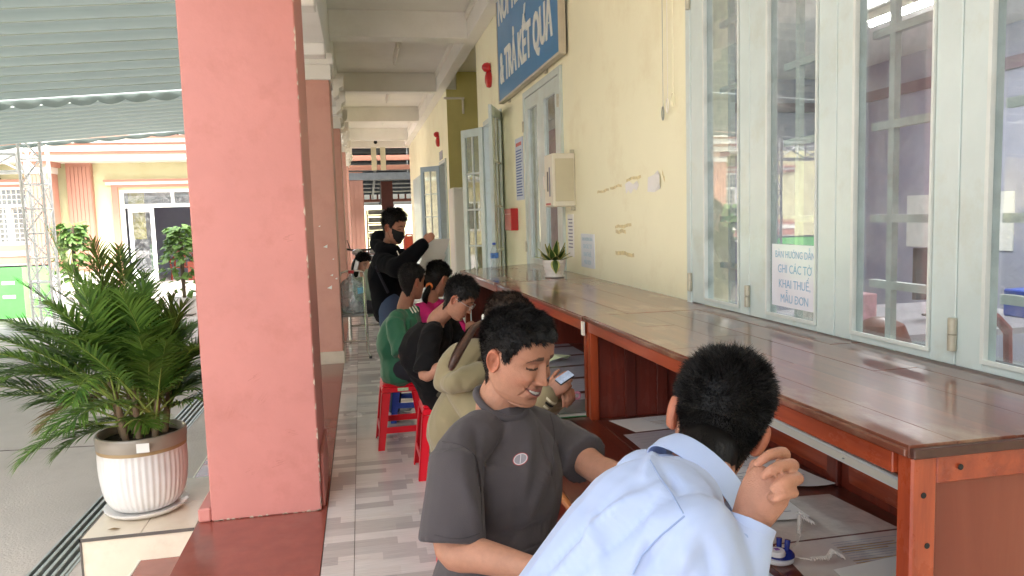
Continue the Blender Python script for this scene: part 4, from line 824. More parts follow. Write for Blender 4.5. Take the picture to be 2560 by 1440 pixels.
# ---------------------------------------------------------------- courtyard canopies
m_can = mat('grey_green_canopy_fabric', srgb('#84918c'), .7, .05, 1.2); m_rod = mat('canopy_seam', srgb('#b3beb2'), .5, .05)
def fabric(m, t=.22):
    n = m.node_tree.nodes; l = m.node_tree.links; b = n['Principled BSDF']; out = n['Material Output']; tl = n.new('ShaderNodeBsdfTranslucent'); mx = n.new('ShaderNodeMixShader'); mx.inputs[0].default_value = t
    src = b.inputs['Base Color'].links[0].from_socket; l.new(src, tl.inputs[0]); l.new(b.outputs[0], mx.inputs[1]); l.new(tl.outputs[0], mx.inputs[2]); l.new(mx.outputs[0], out.inputs[0])
fabric(m_can, .12)
def canopy(lab, y0, y1, z_at, pitch, n, slope, sag, xr=(-16, -1.02)):
    t = thing('pleated_canopy', lab, 'canopy', (-6, y1, z_at(y1)))
    g = G(); sub_ = 5; ys = []
    for i in range(n * sub_ + 1):
        y = y0 + (y1 - y0) * i / (n * sub_); ph = (i % sub_) / sub_; ys.append((y, -sag * math.sin(PI * ph) ** .8))
    xs = np.linspace(xr[0], xr[1], 26); vs = []
    for (y, dz) in ys:
        for x in xs: vs.append((x, y, z_at(y) + slope * (x + 3.9) + dz - .02 * math.sin((x + 16) * 1.3) * 0))
    W_ = len(xs); fs = [(i * W_ + j, i * W_ + j + 1, (i + 1) * W_ + j + 1, (i + 1) * W_ + j) for i in range(len(ys) - 1) for j in range(W_ - 1)]
    g.add(vs, fs); g.build('fabric', m_can, t, smooth='full')
    for i in range(n + 1):
        y = y0 + (y1 - y0) * i / n; G().tube([(x, y, z_at(y) + slope * (x + 3.9) - .006) for x in (xr[0], xr[1])], .008, 6).build('rib', m_rod, t)
    return t
zc1 = lambda y: 3.52 + .06 * (12 - y)
c1 = canopy('nearer grey green pleated canopy with scalloped hem over the courtyard', 1.2, 12.0, zc1, .4, 27, .065, .035)
zc2 = lambda y: 3.46 - .02 * (y - 12.2)
c2 = canopy('farther grey green canopy beyond the scalloped hem', 12.25, 15.6, zc2, .35, 10, .078, .03)
def valance(parent, y, z_at, slope, depth, n, xr=(-16, -1.02), w=None):
    g = G(); m_ = 8; vs = []; top = []; N = n * m_
    for i in range(N + 1):
        x = xr[0] + (xr[1] - xr[0]) * i / N; z = z_at(y) + slope * (x + 3.9) - .02; ph = (i % m_) / m_; d = depth * (.55 + .45 * math.sin(PI * ph) ** .7)
        wob = .004 * math.sin(i * .9); vs += [(x, y + wob, z), (x, y + .01 + wob * 1.8, z - d * .5), (x, y + .02 + wob, z - d)]
    fs = []
    for i in range(N): o_ = i * 3; fs += [(o_, o_ + 3, o_ + 4, o_ + 1), (o_ + 1, o_ + 4, o_ + 5, o_ + 2)]
    g.add(vs, fs).build('valance', m_can, parent, smooth='full')
valance(c1, 12.03, zc1, .065, .13, 40); valance(c2, 15.63, zc2, .078, .08, 32)
# truss tower and boom that carry the farther canopy
m_wst = mat('white_truss_paint', srgb('#f2f2f0'), .4, .08, 9)
def truss(lab, a, b, w, n, up=(0, 1, 0), name='truss_tower', cat='truss', r=.028):
    a = Vector(a); b = Vector(b); d = (b - a); L = d.length; d.normalize(); u = Vector(up); x = d.cross(u).normalized(); u = x.cross(d)
    t = thing(name, lab, cat, tuple(a)); cs = [x * sx * w / 2 + u * sy * w / 2 for sx, sy in ((-1, -1), (1, -1), (1, 1), (-1, 1))]
    for c in cs: G().tube([a + c, b + c], r, 7).build('chord', m_wst, t, smooth=True)
    for f_ in range(4):
        g = G(); c0, c1_ = cs[f_], cs[(f_ + 1) % 4]
        for i in range(n):
            p, q = a + d * L * i / n, a + d * L * (i + 1) / n
            if i % 2: g.tube([p + c0, q + c1_], r * .62, 5)
            else: g.tube([p + c1_, q + c0], r * .62, 5)
            g.tube([q + c0, q + c1_], r * .62, 5)
        g.build('bracing', m_wst, t)
    return t
truss('white lattice truss tower standing in front of the opposite building', (-5.95, 15.75, -.3), (-5.95, 15.75, 3.38), .36, 8)
truss('horizontal white lattice boom at the left edge below the canopy', (-12, 15.9, 2.86), (-6.2, 15.8, 2.86), .32, 10, up=(0, 1, 0), name='truss_boom')
m_pole = mat('grey_pole', srgb('#aeb2b6'), .4, .05)
tag(G().tube([(-6.6, 20.5, -.3), (-6.6, 20.5, 3.3)], .05, 10).build('lamp_pole', m_pole), 'thin grey pole standing behind the lattice tower', 'pole') if False else None

# ---------------------------------------------------------------- opposite building
m_sal = mat('salmon_trim_paint', srgb('#ab7c6a'), .6, .06, 2); m_fac = mat('yellow_facade', srgb('#c6c39c'), .6, .05, .8, dirt=(srgb('#b1ab78'), .5, .6)); m_wtr = mat('white_trim_paint', srgb('#d6d4ca'), .5, .04, 2)
ob = thing('opposite_building', 'yellow building with salmon fluted columns and white striped cornice across the courtyard', 'building', (-8, 27, -.3))
# wall with door opening x -7.75..-4.6 and window openings
def fbox(nm, m, *a, **k): return BX(nm, m, *a, ob, **k)
BX('wall', m_fac, -8.9, -7.75, 27, 27.25, -.3, 3.8, ob); BX('wall', m_fac, -7.75, -4.45, 27, 27.25, 2.85, 3.8, ob); BX('wall', m_fac, -4.45, -1.0, 27, 27.25, -.3, 3.8, ob)
BX('wall', m_fac, -10.1, -8.9, 27, 27.25, -.3, 3.8, ob); BX('wall', m_fac, -12.0, -10.1, 27, 27.25, 3.0, 3.8, ob); BX('wall', m_fac, -12.0, -10.1, 27, 27.25, -.3, 1.15, ob); BX('wall', m_fac, -26, -12.0, 27, 27.25, -.3, 3.8, ob)
# cornice bands project to y = 25.6
cz = 3.80
for (z0, z1, y0, m) in ((3.80, 3.90, 25.7, m_wtr), (3.90, 3.98, 25.62, m_sal), (3.98, 4.17, 25.55, m_wtr), (4.17, 4.22, 25.5, m_sal), (4.22, 4.36, 25.42, m_wtr), (4.36, 4.44, 25.36, m_sal)):
    BX('cornice_band', m, -11.3, -1.0, y0, 26.99, z0 + .0005, z1 - .0005, ob)
BX('soffit', m_wtr, -11.2, -1.0, 25.75, 26.99, 3.72, 3.7995, ob)
for x in (-10.12, -2.6):
    g = G(); n = 6
    BX('column', m_sal, x, x + .70, 25.95, 26.65, .25, 3.36, ob)
    for j in range(6): BX('flute', m_sal, x + .035 + j * .108, x + .035 + j * .108 + .09, 25.925, 25.9495, .4, 3.30, ob)
    BX('column_base', m_wtr, x - .06, x + .76, 25.88, 26.7, -.3, .2495, ob); BX('column_neck', m_wtr, x - .02, x + .72, 25.93, 26.67, 3.36, 3.56, ob); BX('column_capital', m_sal, x - .08, x + .80, 25.85, 26.73, 3.5605, 3.7195, ob)
for x in (-9.22,):
    BX('pilaster', m_sal, x, x + .74, 26.78, 26.999, .2, 3.72, ob)
    for j in range(6): BX('flute', m_sal, x + .03 + j * .117, x + .03 + j * .117 + .10, 26.755, 26.7795, .3, 3.6, ob)
BX('pilaster_base', m_wtr, -9.25, -8.44, 26.7, 26.999, -.3, .1995, ob)
BX('plinth_band', m_wtr, -8.43, -7.76, 26.93, 26.999, -.3, .35, ob); BX('plinth_band', m_sal, -8.43, -7.76, 26.92, 26.999, .3505, .45, ob)
# door
dd_ = sub(G().box(-7.95, -7.76, 26.9, 26.999, -.3, 2.92).box(-4.44, -4.25, 26.9, 26.999, -.3, 2.92).box(-7.95, -4.25, 26.9, 26.999, 2.9205, 3.0).build('door_surround', m_sal, ob), ob)
BX('door_hood', m_wtr, -8.1, -4.2, 26.85, 26.999, 3.0005, 3.1, ob); BX('door_hood', m_sal, -8.15, -4.15, 26.80, 26.999, 3.1005, 3.17, ob)
m_alu = mat('white_aluminium', srgb('#dfe2de'), .4, .03)
g = G().box(-7.745, -7.62, 27.02, 27.1, -.3, 2.84).box(-4.58, -4.455, 27.02, 27.1, -.3, 2.84).box(-7.62, -4.58, 27.02, 27.1, 2.74, 2.84).box(-7.62, -4.58, 27.02, 27.1, 2.24, 2.36).box(-6.16, -6.06, 27.02, 27.1, 2.36, 2.74)
fr = sub(g.build('door_frame', m_alu, ob), ob)
for x0, x1 in ((-7.61, -6.17), (-6.05, -4.59)): BX('pane', m_glass, x0, x1, 27.05, 27.055, 2.365, 2.735, fr)
for x0, x1 in ((-7.55, -6.75), (-5.45, -4.65)):
    lf = sub(G().box(x0, x0 + .12, 27.11, 27.16, -.28, 2.23).box(x1 - .12, x1, 27.11, 27.16, -.28, 2.23).box(x0 + .12, x1 - .12, 27.11, 27.16, 2.1, 2.23).box(x0 + .12, x1 - .12, 27.11, 27.16, -.28, .1).build('door_leaf', m_alu, ob), ob); BX('pane', m_glass, x0 + .12, x1 - .12, 27.13, 27.135, .1, 2.1, lf)
m_cur = mat('ochre_curtain', srgb('#a59a55'), .8, .2, 30, stretch=(6, 1, .2))
for x0, x1 in ((-7.6, -7.1), (-5.0, -4.6)): BX('curtain', m_cur, x0, x1, 27.4, 27.45, 1.2, 2.8, ob)
m_lvd = mat('hall_lavender', srgb('#aeb0c0'), .7, .04)
BX('hall_wall', m_lvd, -8.5, -4.0, 32, 32.1, -.3, 3.5, ob); BX('hall_wall', m_lvd, -8.6, -8.5, 27.3, 32.1, -.3, 3.5, ob); BX('hall_wall', m_lvd, -4.0, -3.9, 27.3, 32.1, -.3, 3.5, ob); BX('hall_ceiling', m_lvd, -8.5, -4.0, 27.3, 32, 3.4, 3.5, ob)
for j in range(9): BX('stair_tread', m_dark, -6.2 + j * .18, -5.9 + j * .18, 30.8, 31.9, .4 + j * .2, .6 + j * .2 - .01, ob)
m_mah = mat('mahogany', srgb('#7a2a18'), .3, .2, 12, coat=.3)
def carved_chair(x, y, lab, w=.7, h=1.1):
    t = thing('carved_armchair', lab, 'chair', (x, y, -.3)); z = -.3
    BX('seat', m_mah, x - w / 2, x + w / 2, y - .25, y + .25, z + .42, z + .48, t, bevel=.01)
    for a in (-1, 1):
        for b in (-1, 1): G().tube([(x + a * (w / 2 - .05), y + b * .2, z + .42), (x + a * (w / 2 - .02), y + b * .23, z)], .03, 8).build('leg', m_mah, t, smooth=True)
        G().tube([(x + a * (w / 2 - .03), y + .2, z + .75), (x + a * (w / 2 + .02), y, z + .74), (x + a * (w / 2), y - .22, z + .68), (x + a * (w / 2 - .02), y - .22, z + .49)], .03, 8).build('armrest', m_mah, t, smooth=True)
    g = G(); g.tube([(x - w / 2 + .05, y + .24, z + .48), (x - w / 2 + .03, y + .26, z + h * .75), (x - w / 2 + .14, y + .27, z + h * .9), (x, y + .28, z + h), (x + w / 2 - .14, y + .27, z + h * .9), (x + w / 2 - .03, y + .26, z + h * .75), (x + w / 2 - .05, y + .24, z + .48)], .04, 8); g.box(x - .08, x + .08, y + .24, y + .27, z + .48, z + h * .95); g.build('backrest', m_mah, t, smooth=True)
carved_chair(-6.3, 28.6, 'carved mahogany armchair inside the opposite doorway, lower left one'); carved_chair(-5.35, 28.9, 'tall carved mahogany armchair inside the opposite doorway', .8, 1.5)
tag(BX('low_table', m_mah, -6.0, -5.5, 28.0, 28.4, -.3, .35), 'low mahogany table between the carved armchairs', 'table')
# left window with bars
wf = sub(G().box(-12.0, -11.9, 26.95, 27.05, 1.15, 3.0).box(-10.2, -10.1, 26.95, 27.05, 1.15, 3.0).box(-11.9, -10.2, 26.95, 27.05, 2.92, 3.0).box(-11.9, -10.2, 26.95, 27.05, 2.36, 2.46).box(-11.9, -10.2, 26.95, 27.05, 1.15, 1.25).box(-11.12, -10.98, 26.95, 27.05, 1.25, 2.36).box(-11.9, -11.78, 26.96, 27.04, 1.25, 2.36).box(-10.32, -10.2, 26.96, 27.04, 1.25, 2.36).build('window', m_alu, ob), ob)
g = G()
for z in np.linspace(1.35, 2.3, 7): g.box(-11.78, -10.32, 27.06, 27.08, z, z + .025)
for z in (2.6, 2.76): g.box(-11.9, -10.2, 27.06, 27.08, z, z + .025)
for x in np.linspace(-11.7, -10.4, 10): g.box(x, x + .025, 27.055, 27.085, 1.25, 2.92)
g.build('grille', m_wtr, wf); BX('pane', m_glass, -11.9, -10.2, 27.1, 27.105, 1.25, 2.92, wf); BX('room_behind', m_lvd, -12, -10, 28.2, 28.3, 1, 3.2, ob)
for (z0, z1, m, y0) in ((3.0005, 3.08, m_sal, 26.9), (3.0805, 3.16, m_wtr, 26.85), (3.1605, 3.24, m_sal, 26.8), (.95, 1.149, m_sal, 26.88), (.80, .9495, m_wtr, 26.86), (.55, .7995, m_sal, 26.9), (-.3, .5495, m_wtr, 26.93)): BX('sill_band', m, -13.5, -10.13, y0, 26.999, z0, z1, ob)
BX('window_jamb', m_sal, -10.099, -9.95, 26.9, 26.999, 1.15, 3.0, ob)
# metal roof sheets above the cornice
m_zin = mat('white_roof_sheet', srgb('#ecebe6'), .4, .04)
for k in range(14):
    x = -12.0 + k * .96; G().add([(x, 25.6, 4.50), (x + .93, 25.6, 4.50), (x + .93, 31, 5.9), (x, 31, 5.9), (x, 25.6, 4.53), (x + .93, 25.6, 4.53), (x + .93, 31, 5.93), (x, 31, 5.93)], [(0, 3, 2, 1), (4, 5, 6, 7), (0, 1, 5, 4), (1, 2, 6, 5), (2, 3, 7, 6), (3, 0, 4, 7)]).build('roof_sheet', m_zin, ob)
for k in range(7): BX('roof_post', m_dark, -10.2 + k * 1.55, -10.14 + k * 1.55, 25.65, 25.7, 4.441, 4.499, ob)
# air conditioner left
ac = thing('air_conditioner', 'grey outdoor air conditioner unit at the left edge of the facade', 'air conditioner', (-11.6, 26.8, 3.2))
BX('case', m_galv, -11.9, -11.25, 26.5, 26.85, 3.3, 3.75, ac, bevel=.01); G().lathe([(.001, 0), (.17, 0), (.17, .02), (.001, .02)], (0, 0, 0), 20).build('fan_grille', m_black, ac).matrix_basis = Matrix.Translation((.03, -.30, .32)) @ Matrix.Rotation(PI / 2, 4, 'X'); BX('bracket', m_dark, -11.9, -11.2, 26.55, 26.999, 3.26, 3.2995, ac)
# left courtyard wing (seen mostly as reflections in the glass)
lw = thing('side_wing', 'weathered yellow side wing with salmon pilasters closing the courtyard', 'building', (-24, 15, -.3))
m_weath = mat('weathered_yellow_wall', srgb('#cfc49a'), .7, .15, .7, dirt=(srgb('#6f6a58'), .8, .8))
BX('wall', m_weath, -24.3, -24, -8, 26.9, -.3, 3.6, lw); BX('eave', m_wtr, -24.3, -23.4, -8, 26.9, 3.6, 3.8, lw)
for k in range(8): BX('pilaster', m_sal, -23.995, -23.8, -7 + k * 4.6, -6.3 + k * 4.6, -.3, 3.6, lw)
for k in range(7):
    w_ = sub(BX('window', m_alu, -23.999, -23.95, -5 + k * 4.6, -3.6 + k * 4.6, .9, 2.4, lw), lw); BX('pane', m_dark, -23.949, -23.94, -4.9 + k * 4.6, -3.7 + k * 4.6, 1.0, 2.3, w_)
rf_ = G().add([(-24.6, -8, 3.85), (-22.9, -8, 3.6), (-22.9, 26.9, 3.6), (-24.6, 26.9, 3.85)], [(0, 1, 2, 3)]).build('roof', mat('green_roof_sheet', srgb('#7fae98'), .5, .1), lw)
# trees beyond the left wing and beyond the opposite building
m_tl = leaf_mat('tree_leaf', (.02, .05, .015), (.07, .13, .03), .5, .2, 1.5); m_bark = mat('bark', srgb('#5f5244'), .9, .3, 10, .5)
def tree(lab, x, y, h, r, seed):
    t = thing('tree', lab, 'tree', (x, y, -.3)); rr = np.random.default_rng(seed); z = -.3
    G().tube([(x, y, z), (x + .1, y, z + h * .3), (x - .1, y + .1, z + h * .6)], [.22, .17, .1], 9).build('trunk', m_bark, t, smooth=True)
    for k in range(6):
        a = k * 1.05; G().tube([(x, y, z + h * .4), (x + math.cos(a) * r * .4, y + math.sin(a) * r * .4, z + h * .65), (x + math.cos(a) * r * .7, y + math.sin(a) * r * .7, z + h * .8)], [.09, .06, .02], 6).build('branch', m_bark, t)
    g = G(); cl = [(Vector((x, y, z + h * .72)) + Vector(rr.normal(0, 1, 3)) * r * .42, r * rr.uniform(.2, .42)) for _ in range(26)]
    for c, s in cl:
        for _ in range(150):
            d = Vector(rr.normal(0, 1, 3)).normalized(); p = c + d * s * rr.uniform(.6, 1.05); u = Vector(rr.normal(0, 1, 3)).normalized(); v = u.cross(d).normalized() * .07; u = u * .14
            g.add([p - u, p + v, p + u, p - v], [(0, 1, 2, 3)])
    g.build('crown', m_tl, t, kind='stuff')
tree('broad green tree beyond the side wing', -28, 20, 8, 3.4, 1); tree('smaller green tree beyond the side wing, nearer the camera', -27.5, 8, 7, 3, 2)
# ---------------------------------------------------------------- green netting fence, ivy pots
gf = thing('green_mesh_fence', 'bright green netting panels standing in the courtyard at the left edge', 'fence', (-7.4, 18, -.3))
m_gn = [mat('green_net', srgb('#8fe07f'), .6, .12, 3), mat('green_net_dark', srgb('#63cf62'), .6, .15, 3)]
for k in range(5):
    BX('net_panel', m_gn[k % 2], -9.3 + k * .52, -8.79 + k * .52, 18, 18.02, -.28, .82, gf)
    for z in (.15, .45): BX('net_print', m_paper, -9.2 + k * .52, -8.95 + k * .52, 17.994, 17.999, z, z + .07, gf)
for x in (-9.31, -6.69): BX('post', m_dark, x - .02, x + .02, 18.02, 18.05, -.3, .9, gf)
BX('rail', m_dark, -9.31, -6.69, 18.021, 18.045, .82, .86, gf)
m_ivy = leaf_mat('climber_leaf', (.04, .10, .02), (.16, .27, .06), .45, .25, 3)
def ivy(x, y, h, r, lab, seed):
    t = thing('climbing_plant', lab, 'plant', (x, y, -.3), 'leafy climbers on posts in the courtyard'); rr = np.random.default_rng(seed)
    G().lathe([(.16, 0), (.24, .05), (.27, .4), (.25, .4), (.001, .36)], (x, y, -.3), 20).build('pot', m_pot, t, smooth=True)
    G().tube([(x, y, .05), (x, y, h - .1)], .04, 8).build('post', m_bark, t)
    for k in range(290):
        z = h - abs(rr.normal(0, .55)) * 1.15; z = max(.25, z); env = r * (.5 + .7 * math.sin(min(PI, max(.0, (h + .1 - z) / 1.1))) ) * rr.uniform(.5, 1.1); a = rr.uniform(0, 2 * PI); p = Vector((x + env * math.cos(a), y + env * math.sin(a), z))
        d = Vector((math.cos(a), math.sin(a), -.6 + rr.normal(0, .4))).normalized(); s = Vector((-math.sin(a), math.cos(a), rr.normal(0, .4))).normalized(); L = rr.uniform(.12, .22); w = L * .42; n_ = s.cross(d)
        G().add([p, p + d * L * .4 - s * w + n_ * .01, p + d * L * .75 - s * w * .6, p + d * L * 1.1, p + d * L * .75 + s * w * .6, p + d * L * .4 + s * w + n_ * .01, p + d * L * .5 + n_ * -.012], [(0, 1, 6), (1, 2, 6), (2, 3, 6), (3, 4, 6), (4, 5, 6), (5, 0, 6)]).build('leaf', m_ivy, t)
ivy(-6.17, 18, 1.75, .32, 'leafy green climber in front of the salmon pilasters', 3); ivy(-3.75, 17, 1.6, .34, 'leafy green climber partly hidden by the nearest pink column', 4)

# ---------------------------------------------------------------- storage hall at the corridor's end
m_hall = mat('hall_rust_brown', srgb('#7c4a38'), .7, .2, 4); m_shade = mat('dim_metal', srgb('#5d6264'), .6, .2, 5, metal=.3)
hs = thing('storage_hall', 'open metal roofed storage hall beyond the corridor end', 'building', (1, 34, -.3))
G().add([(-6, 24.4, 5.4), (10, 24.4, 5.4), (10, 47, 3.25), (-6, 47, 3.25), (-6, 24.4, 5.45), (10, 24.4, 5.45), (10, 47, 3.3), (-6, 47, 3.3)], [(0, 3, 2, 1), (4, 5, 6, 7), (0, 1, 5, 4), (1, 2, 6, 5), (2, 3, 7, 6), (3, 0, 4, 7)]).build('roof', m_shade, hs)
for k in range(14):
    y = 25.5 + k * 1.6; z = 5.36 - (y - 24.4) * .0952; BX('purlin', m_shade, -6, 10, y, y + .08, z - .14, z - .005, hs)
for k in range(5):
    x = -4 + k * 2.4; G().bar((x, 24.6, 5.1), (x, 46.8, 3.0), .1, .22).build('rafter', m_shade, hs)
for k, (x, y) in enumerate(((1.9, 30), (.55, 33), (2.6, 36))): 
    BX('skylight', mat('skylight_sheet', (1, 1, 1), .5, 0, trans=.6), x, x + .5, y, y + 1.4, 5.36 - (y - 24.4) * .0952 - .2, 5.36 - (y - 24.4) * .0952 - .15, hs) if k == 0 else None
BX('tie_beam', m_sal, -.6, 3, 24.6, 24.8, 3.50, 3.66, hs); BX('tie_beam', m_sal, -.6, 3, 24.6, 24.8, 3.20, 3.35, hs)
BX('lintel', m_shade, -4, 6, 26.4, 26.6, 2.98, 3.22, hs)
cf = thing('fluted_pillar', 'salmon fluted pillar standing behind the corridor end', 'pillar', (-.2, 28.3, -.3))
for j in range(6): BX('flute', m_sal, -.78 + j * .155, -.78 + j * .155 + .135, 27.96, 27.999, -.3, 3.35, cf)
BX('shaft', m_sal, -.80, .16, 28.0, 28.7, -.3, 3.36, cf)
tag(BX('brown_pillar', mat('dark_brown_paint', srgb('#6b3526'), .6, .15), .97, 1.47, 34, 34.5, -.3, 3.3), 'dark brown square pillar in the middle of the storage hall', 'pillar')
tag(BX('brown_pillar', bpy.data.materials['dark_brown_paint'], 5.2, 5.7, 34, 34.5, -.3, 3.3), 'second dark brown pillar of the storage hall, mostly out of view', 'pillar') if False else None
bw = thing('boundary_wall', 'pale sunlit boundary wall beyond the storage hall', 'wall', (2, 52, -.3)); BX('wall_panel', m_fac, -20, 24, 52, 52.2, -.3, 2.4, bw); BX('coping', m_wtr, -20, 24, 51.95, 52.25, 2.401, 2.6, bw)
BX('decor_band', m_hall, -4, 6, 46.6, 46.7, 2.70, 2.86, hs)
for k in range(24): BX('decor_post', m_hall, -4 + k * .42, -3.9 + k * .42, 46.6, 46.68, 2.861, 3.2, hs)
# ceiling fans
for k, (x, y, z) in enumerate(((1.75, 27.5, 3.15), (1.55, 38, 2.3), (1.1, 40, 2.45))):
    t = thing('ceiling_fan', ['pale ceiling fan nearest the corridor end', 'small dark ceiling fan far inside the hall, lower one', 'small dark ceiling fan far inside the hall, left one'][k], 'fan', (x, y, z), 'ceiling fans in the storage hall')
    m_f = m_galv if k == 0 else m_shade
    G().tube([(x, y, z), (x, y, 5.36 - (y - 24.4) * .0952)], .025, 6).build('rod', m_f, t); G().lathe([(.02, .08), (.12, .05), (.14, 0), (.10, -.06), (.001, -.08)], (x, y, z), 16).build('motor', m_f, t, smooth=True)
    for j in range(3):
        a = j * 2.094 + .5; r = Matrix.Rotation(a, 3, 'Z') @ Matrix.Rotation(.2, 3, 'X'); G().obox(Vector((x, y, z)) + Matrix.Rotation(a, 3, 'Z') @ Vector((.42, 0, 0)), .6, .13, .01, r).build('blade', m_f, t)
# hanging cream boards
for k, x0 in enumerate((.42, .70)):
    tag(BX('hanging_board', mat('cream_board', srgb('#d9d5ba'), .5, .04), x0, x0 + .16, 23.80, 23.84, 3.13, 3.829), ['left of the two cream boards hanging from the end beam', 'right of the two cream boards hanging from the end beam'][k], 'board', 'cream boards hanging at the corridor end')
# clutter: stacked grey cloth bales on a rack
rk = thing('storage_rack', 'rack stacked with grey padded rolls behind the standing man', 'rack', (.75, 31, -.3)); m_bale = mat('grey_padding', srgb('#8b857a'), .8, .15, 6)
for x in (.25, 1.25): BX('upright', m_hall, x, x + .05, 31, 31.6, -.3, 2.0, rk)
for k in range(7): BX('shelf', m_hall, .30, 1.25, 31.05, 31.55, -.1 + k * .31, -.06 + k * .31, rk); G().tube([(.32, 31.2, .06 + k * .31), (1.0 - .04 * (k % 2), 31.2, .06 + k * .31)], .10, 10).build('roll', m_bale, rk, smooth=True)
tk = thing('red_chair', 'red backed chair standing at the far end near the doorway', 'chair', (1.7, 27, -.3)); G().tube([(1.5, 27.2, .2), (1.5, 27.25, .85), (1.6, 27.27, 1.05), (1.8, 27.27, 1.05), (1.9, 27.25, .85), (1.9, 27.2, .2)], .035, 8).build('backrest', m_mah, tk, smooth=True); BX('back_panel', m_mah, 1.53, 1.87, 27.22, 27.26, .35, 1.0, tk); BX('seat', m_mah, 1.48, 1.92, 26.8, 27.2, .15, .2, tk)
for x in (1.5, 1.88):
    for y in (26.82, 27.17): BX('leg', m_mah, x - .02, x + .02, y - .02, y + .02, -.3, .149, tk)
# ---------------------------------------------------------------- scooter front
sc = thing('motor_scooter', 'white scooter with round mirror parked behind the seated girl', 'scooter', (-.05, 13.7, 0)); m_wp = mat('white_scooter_paint', srgb('#e2e4e6'), .2, .03, 5, coat=.6)
g = G(); q = G().lathe([(.001, -.16), (.07, -.13), (.13, -.02), (.12, .07), (.07, .13), (.001, .15)], (0, 0, 0), 18); g.add([(-.08 + v[0] * .75, 13.65 + v[1] * .8, 1.04 + v[2] * .45) for v in q.v], q.f); g.build('head_cowl', m_wp, sc, smooth=True)
g = G(); q = G().lathe([(.05, -.35), (.17, -.2), (.19, .1), (.13, .3), (.05, .34)], (0, 0, 0), 18); g.add([(-.09 + v[0] * .6, 13.72 + v[1] * .5, .60 + v[2]) for v in q.v], q.f); g.build('front_fairing', m_wp, sc, smooth=True)
G().lathe([(.001, 0), (.05, .0), (.055, .02), (.001, .02)], (0, 0, 0), 16).build('headlight', m_galv, sc).matrix_basis = Matrix.Translation((-.03, -.17, 1.03)) @ Matrix.Rotation(PI / 2, 4, 'X')
G().tube([(-.38, 13.75, 1.12), (-.15, 13.68, 1.08), (.12, 13.68, 1.08), (.30, 13.75, 1.14)], .018, 8).build('handlebar', m_black, sc, smooth=True)
for s_ in (-1, 1): G().tube([(s_ * .18 - .02, 13.70, 1.1), (s_ * .23 - .02, 13.72, 1.26)], .008, 6).build('mirror_stem', m_black, sc); G().lathe([(.001, -.012), (.05, -.01), (.055, .01), (.001, .015)], (0, 0, 0), 14).build('mirror', m_black, sc, smooth=True).matrix_basis = Matrix.Translation((s_ * .23 + .03, .02, 1.30)) @ Matrix.Rotation(PI / 2, 4, 'X')
def wheel(y): 
    w = sub(G().tube([(-.04, y + .22 * math.cos(a), .25 + .22 * math.sin(a)) for a in np.linspace(0, 2 * PI, 20, endpoint=False)], .045, 8, closed=True).build('wheel', m_black, sc, smooth=True), sc); G().lathe([(.001, -.02), (.14, -.02), (.14, .02), (.001, .02)], (0, 0, 0), 16).build('rim', m_galv, w).matrix_basis = Matrix.Translation((.01, y - 13.7, .25)) @ Matrix.Rotation(PI / 2, 4, 'Y')
wheel(13.6); wheel(14.85)
BX('floorboard', m_wp, -.18, .10, 13.85, 14.3, .28, .36, sc, bevel=.02); BX('seat', m_black, -.16, .08, 14.3, 15.0, .70, .80, sc, bevel=.03); BX('rear_body', m_wp, -.15, .07, 14.3, 15.05, .36, .699, sc, bevel=.05)
# ---------------------------------------------------------------- folding chair with jug
m_chr = mat('chrome_tube', srgb('#c9c6bf'), .25, .05, 5, metal=.8)
fc = thing('folding_chair', 'chrome folding chair carrying a large blue water jug', 'chair', (-.13, 8.9, 0))
BX('seat', mat('chair_seat_pad', srgb('#8b8b88'), .5, .1), -.26, .0, 8.78, 9.15, .50, .53, fc, bevel=.008)
for x in (-.275, .012):
    G().tube([(x, 9.2, .93), (x, 9.12, .5), (x, 8.98, .30), (x - .0, 8.86, .08), (x - (.03 if x < 0 else -.03), 8.82, .02)], .013, 8).build('front_leg', m_chr, fc, smooth=True)
    G().tube([(x + .01, 8.80, .52), (x + .01, 8.95, .3), (x + .01, 9.25, .02)], .012, 8).build('rear_leg', m_chr, fc, smooth=True); G().tube([(x - (.03 if x < 0 else -.03), 8.82, .0), (x - (.03 if x < 0 else -.03), 8.82, .03)], .018, 8).build('foot', m_black, fc)
G().tube([(-.275, 9.2, .93), (-.26, 9.21, .985), (-.2, 9.22, 1.0), (-.06, 9.22, 1.0), (0, 9.21, .985), (.012, 9.2, .93)], .013, 8).build('backrest', m_chr, fc, smooth=True); G().tube([(-.27, 8.9, .2), (.01, 8.9, .2)], .01, 8).build('stretcher', m_chr, fc)
jg = thing('water_jug', 'large clear blue water cooler jug with red cap on the folding chair', 'jug', (-.135, 8.93, .531))
m_jug = glass_mat('blue_clear_plastic', (.70, .82, .86), 1.45, .06, .22, 2.2)
G().lathe([(.10, .001), (.125, .012), (.13, .05), (.124, .075), (.131, .09), (.131, .16), (.125, .175), (.125, .19), (.131, .205), (.131, .28), (.124, .295), (.13, .31), (.128, .345), (.09, .385), (.04, .415), (.028, .44), (.028, .462)], (-.135, 8.93, .531), 30).build('body', m_jug, jg, smooth='full')
G().lathe([(.001, .463), (.034, .463), (.034, .495), (.001, .497)], (-.135, 8.93, .531), 18).build('cap', mat('dull_red_cap', srgb('#b8323a'), .4, .1), jg, smooth=True)
g = G(); 
for i in range(8): a0 = math.radians(-60 + i * 9); a1 = a0 + math.radians(9); g.add([(-.135 + .1325 * math.cos(a), 8.93 + .1325 * math.sin(a), z) for a, z in ((a0, .76), (a1, .76), (a1, .83), (a0, .83))], [(0, 1, 2, 3)])
g.build('label_band', mat('blue_jug_label', srgb('#7fc4e0'), .4, .1), jg)
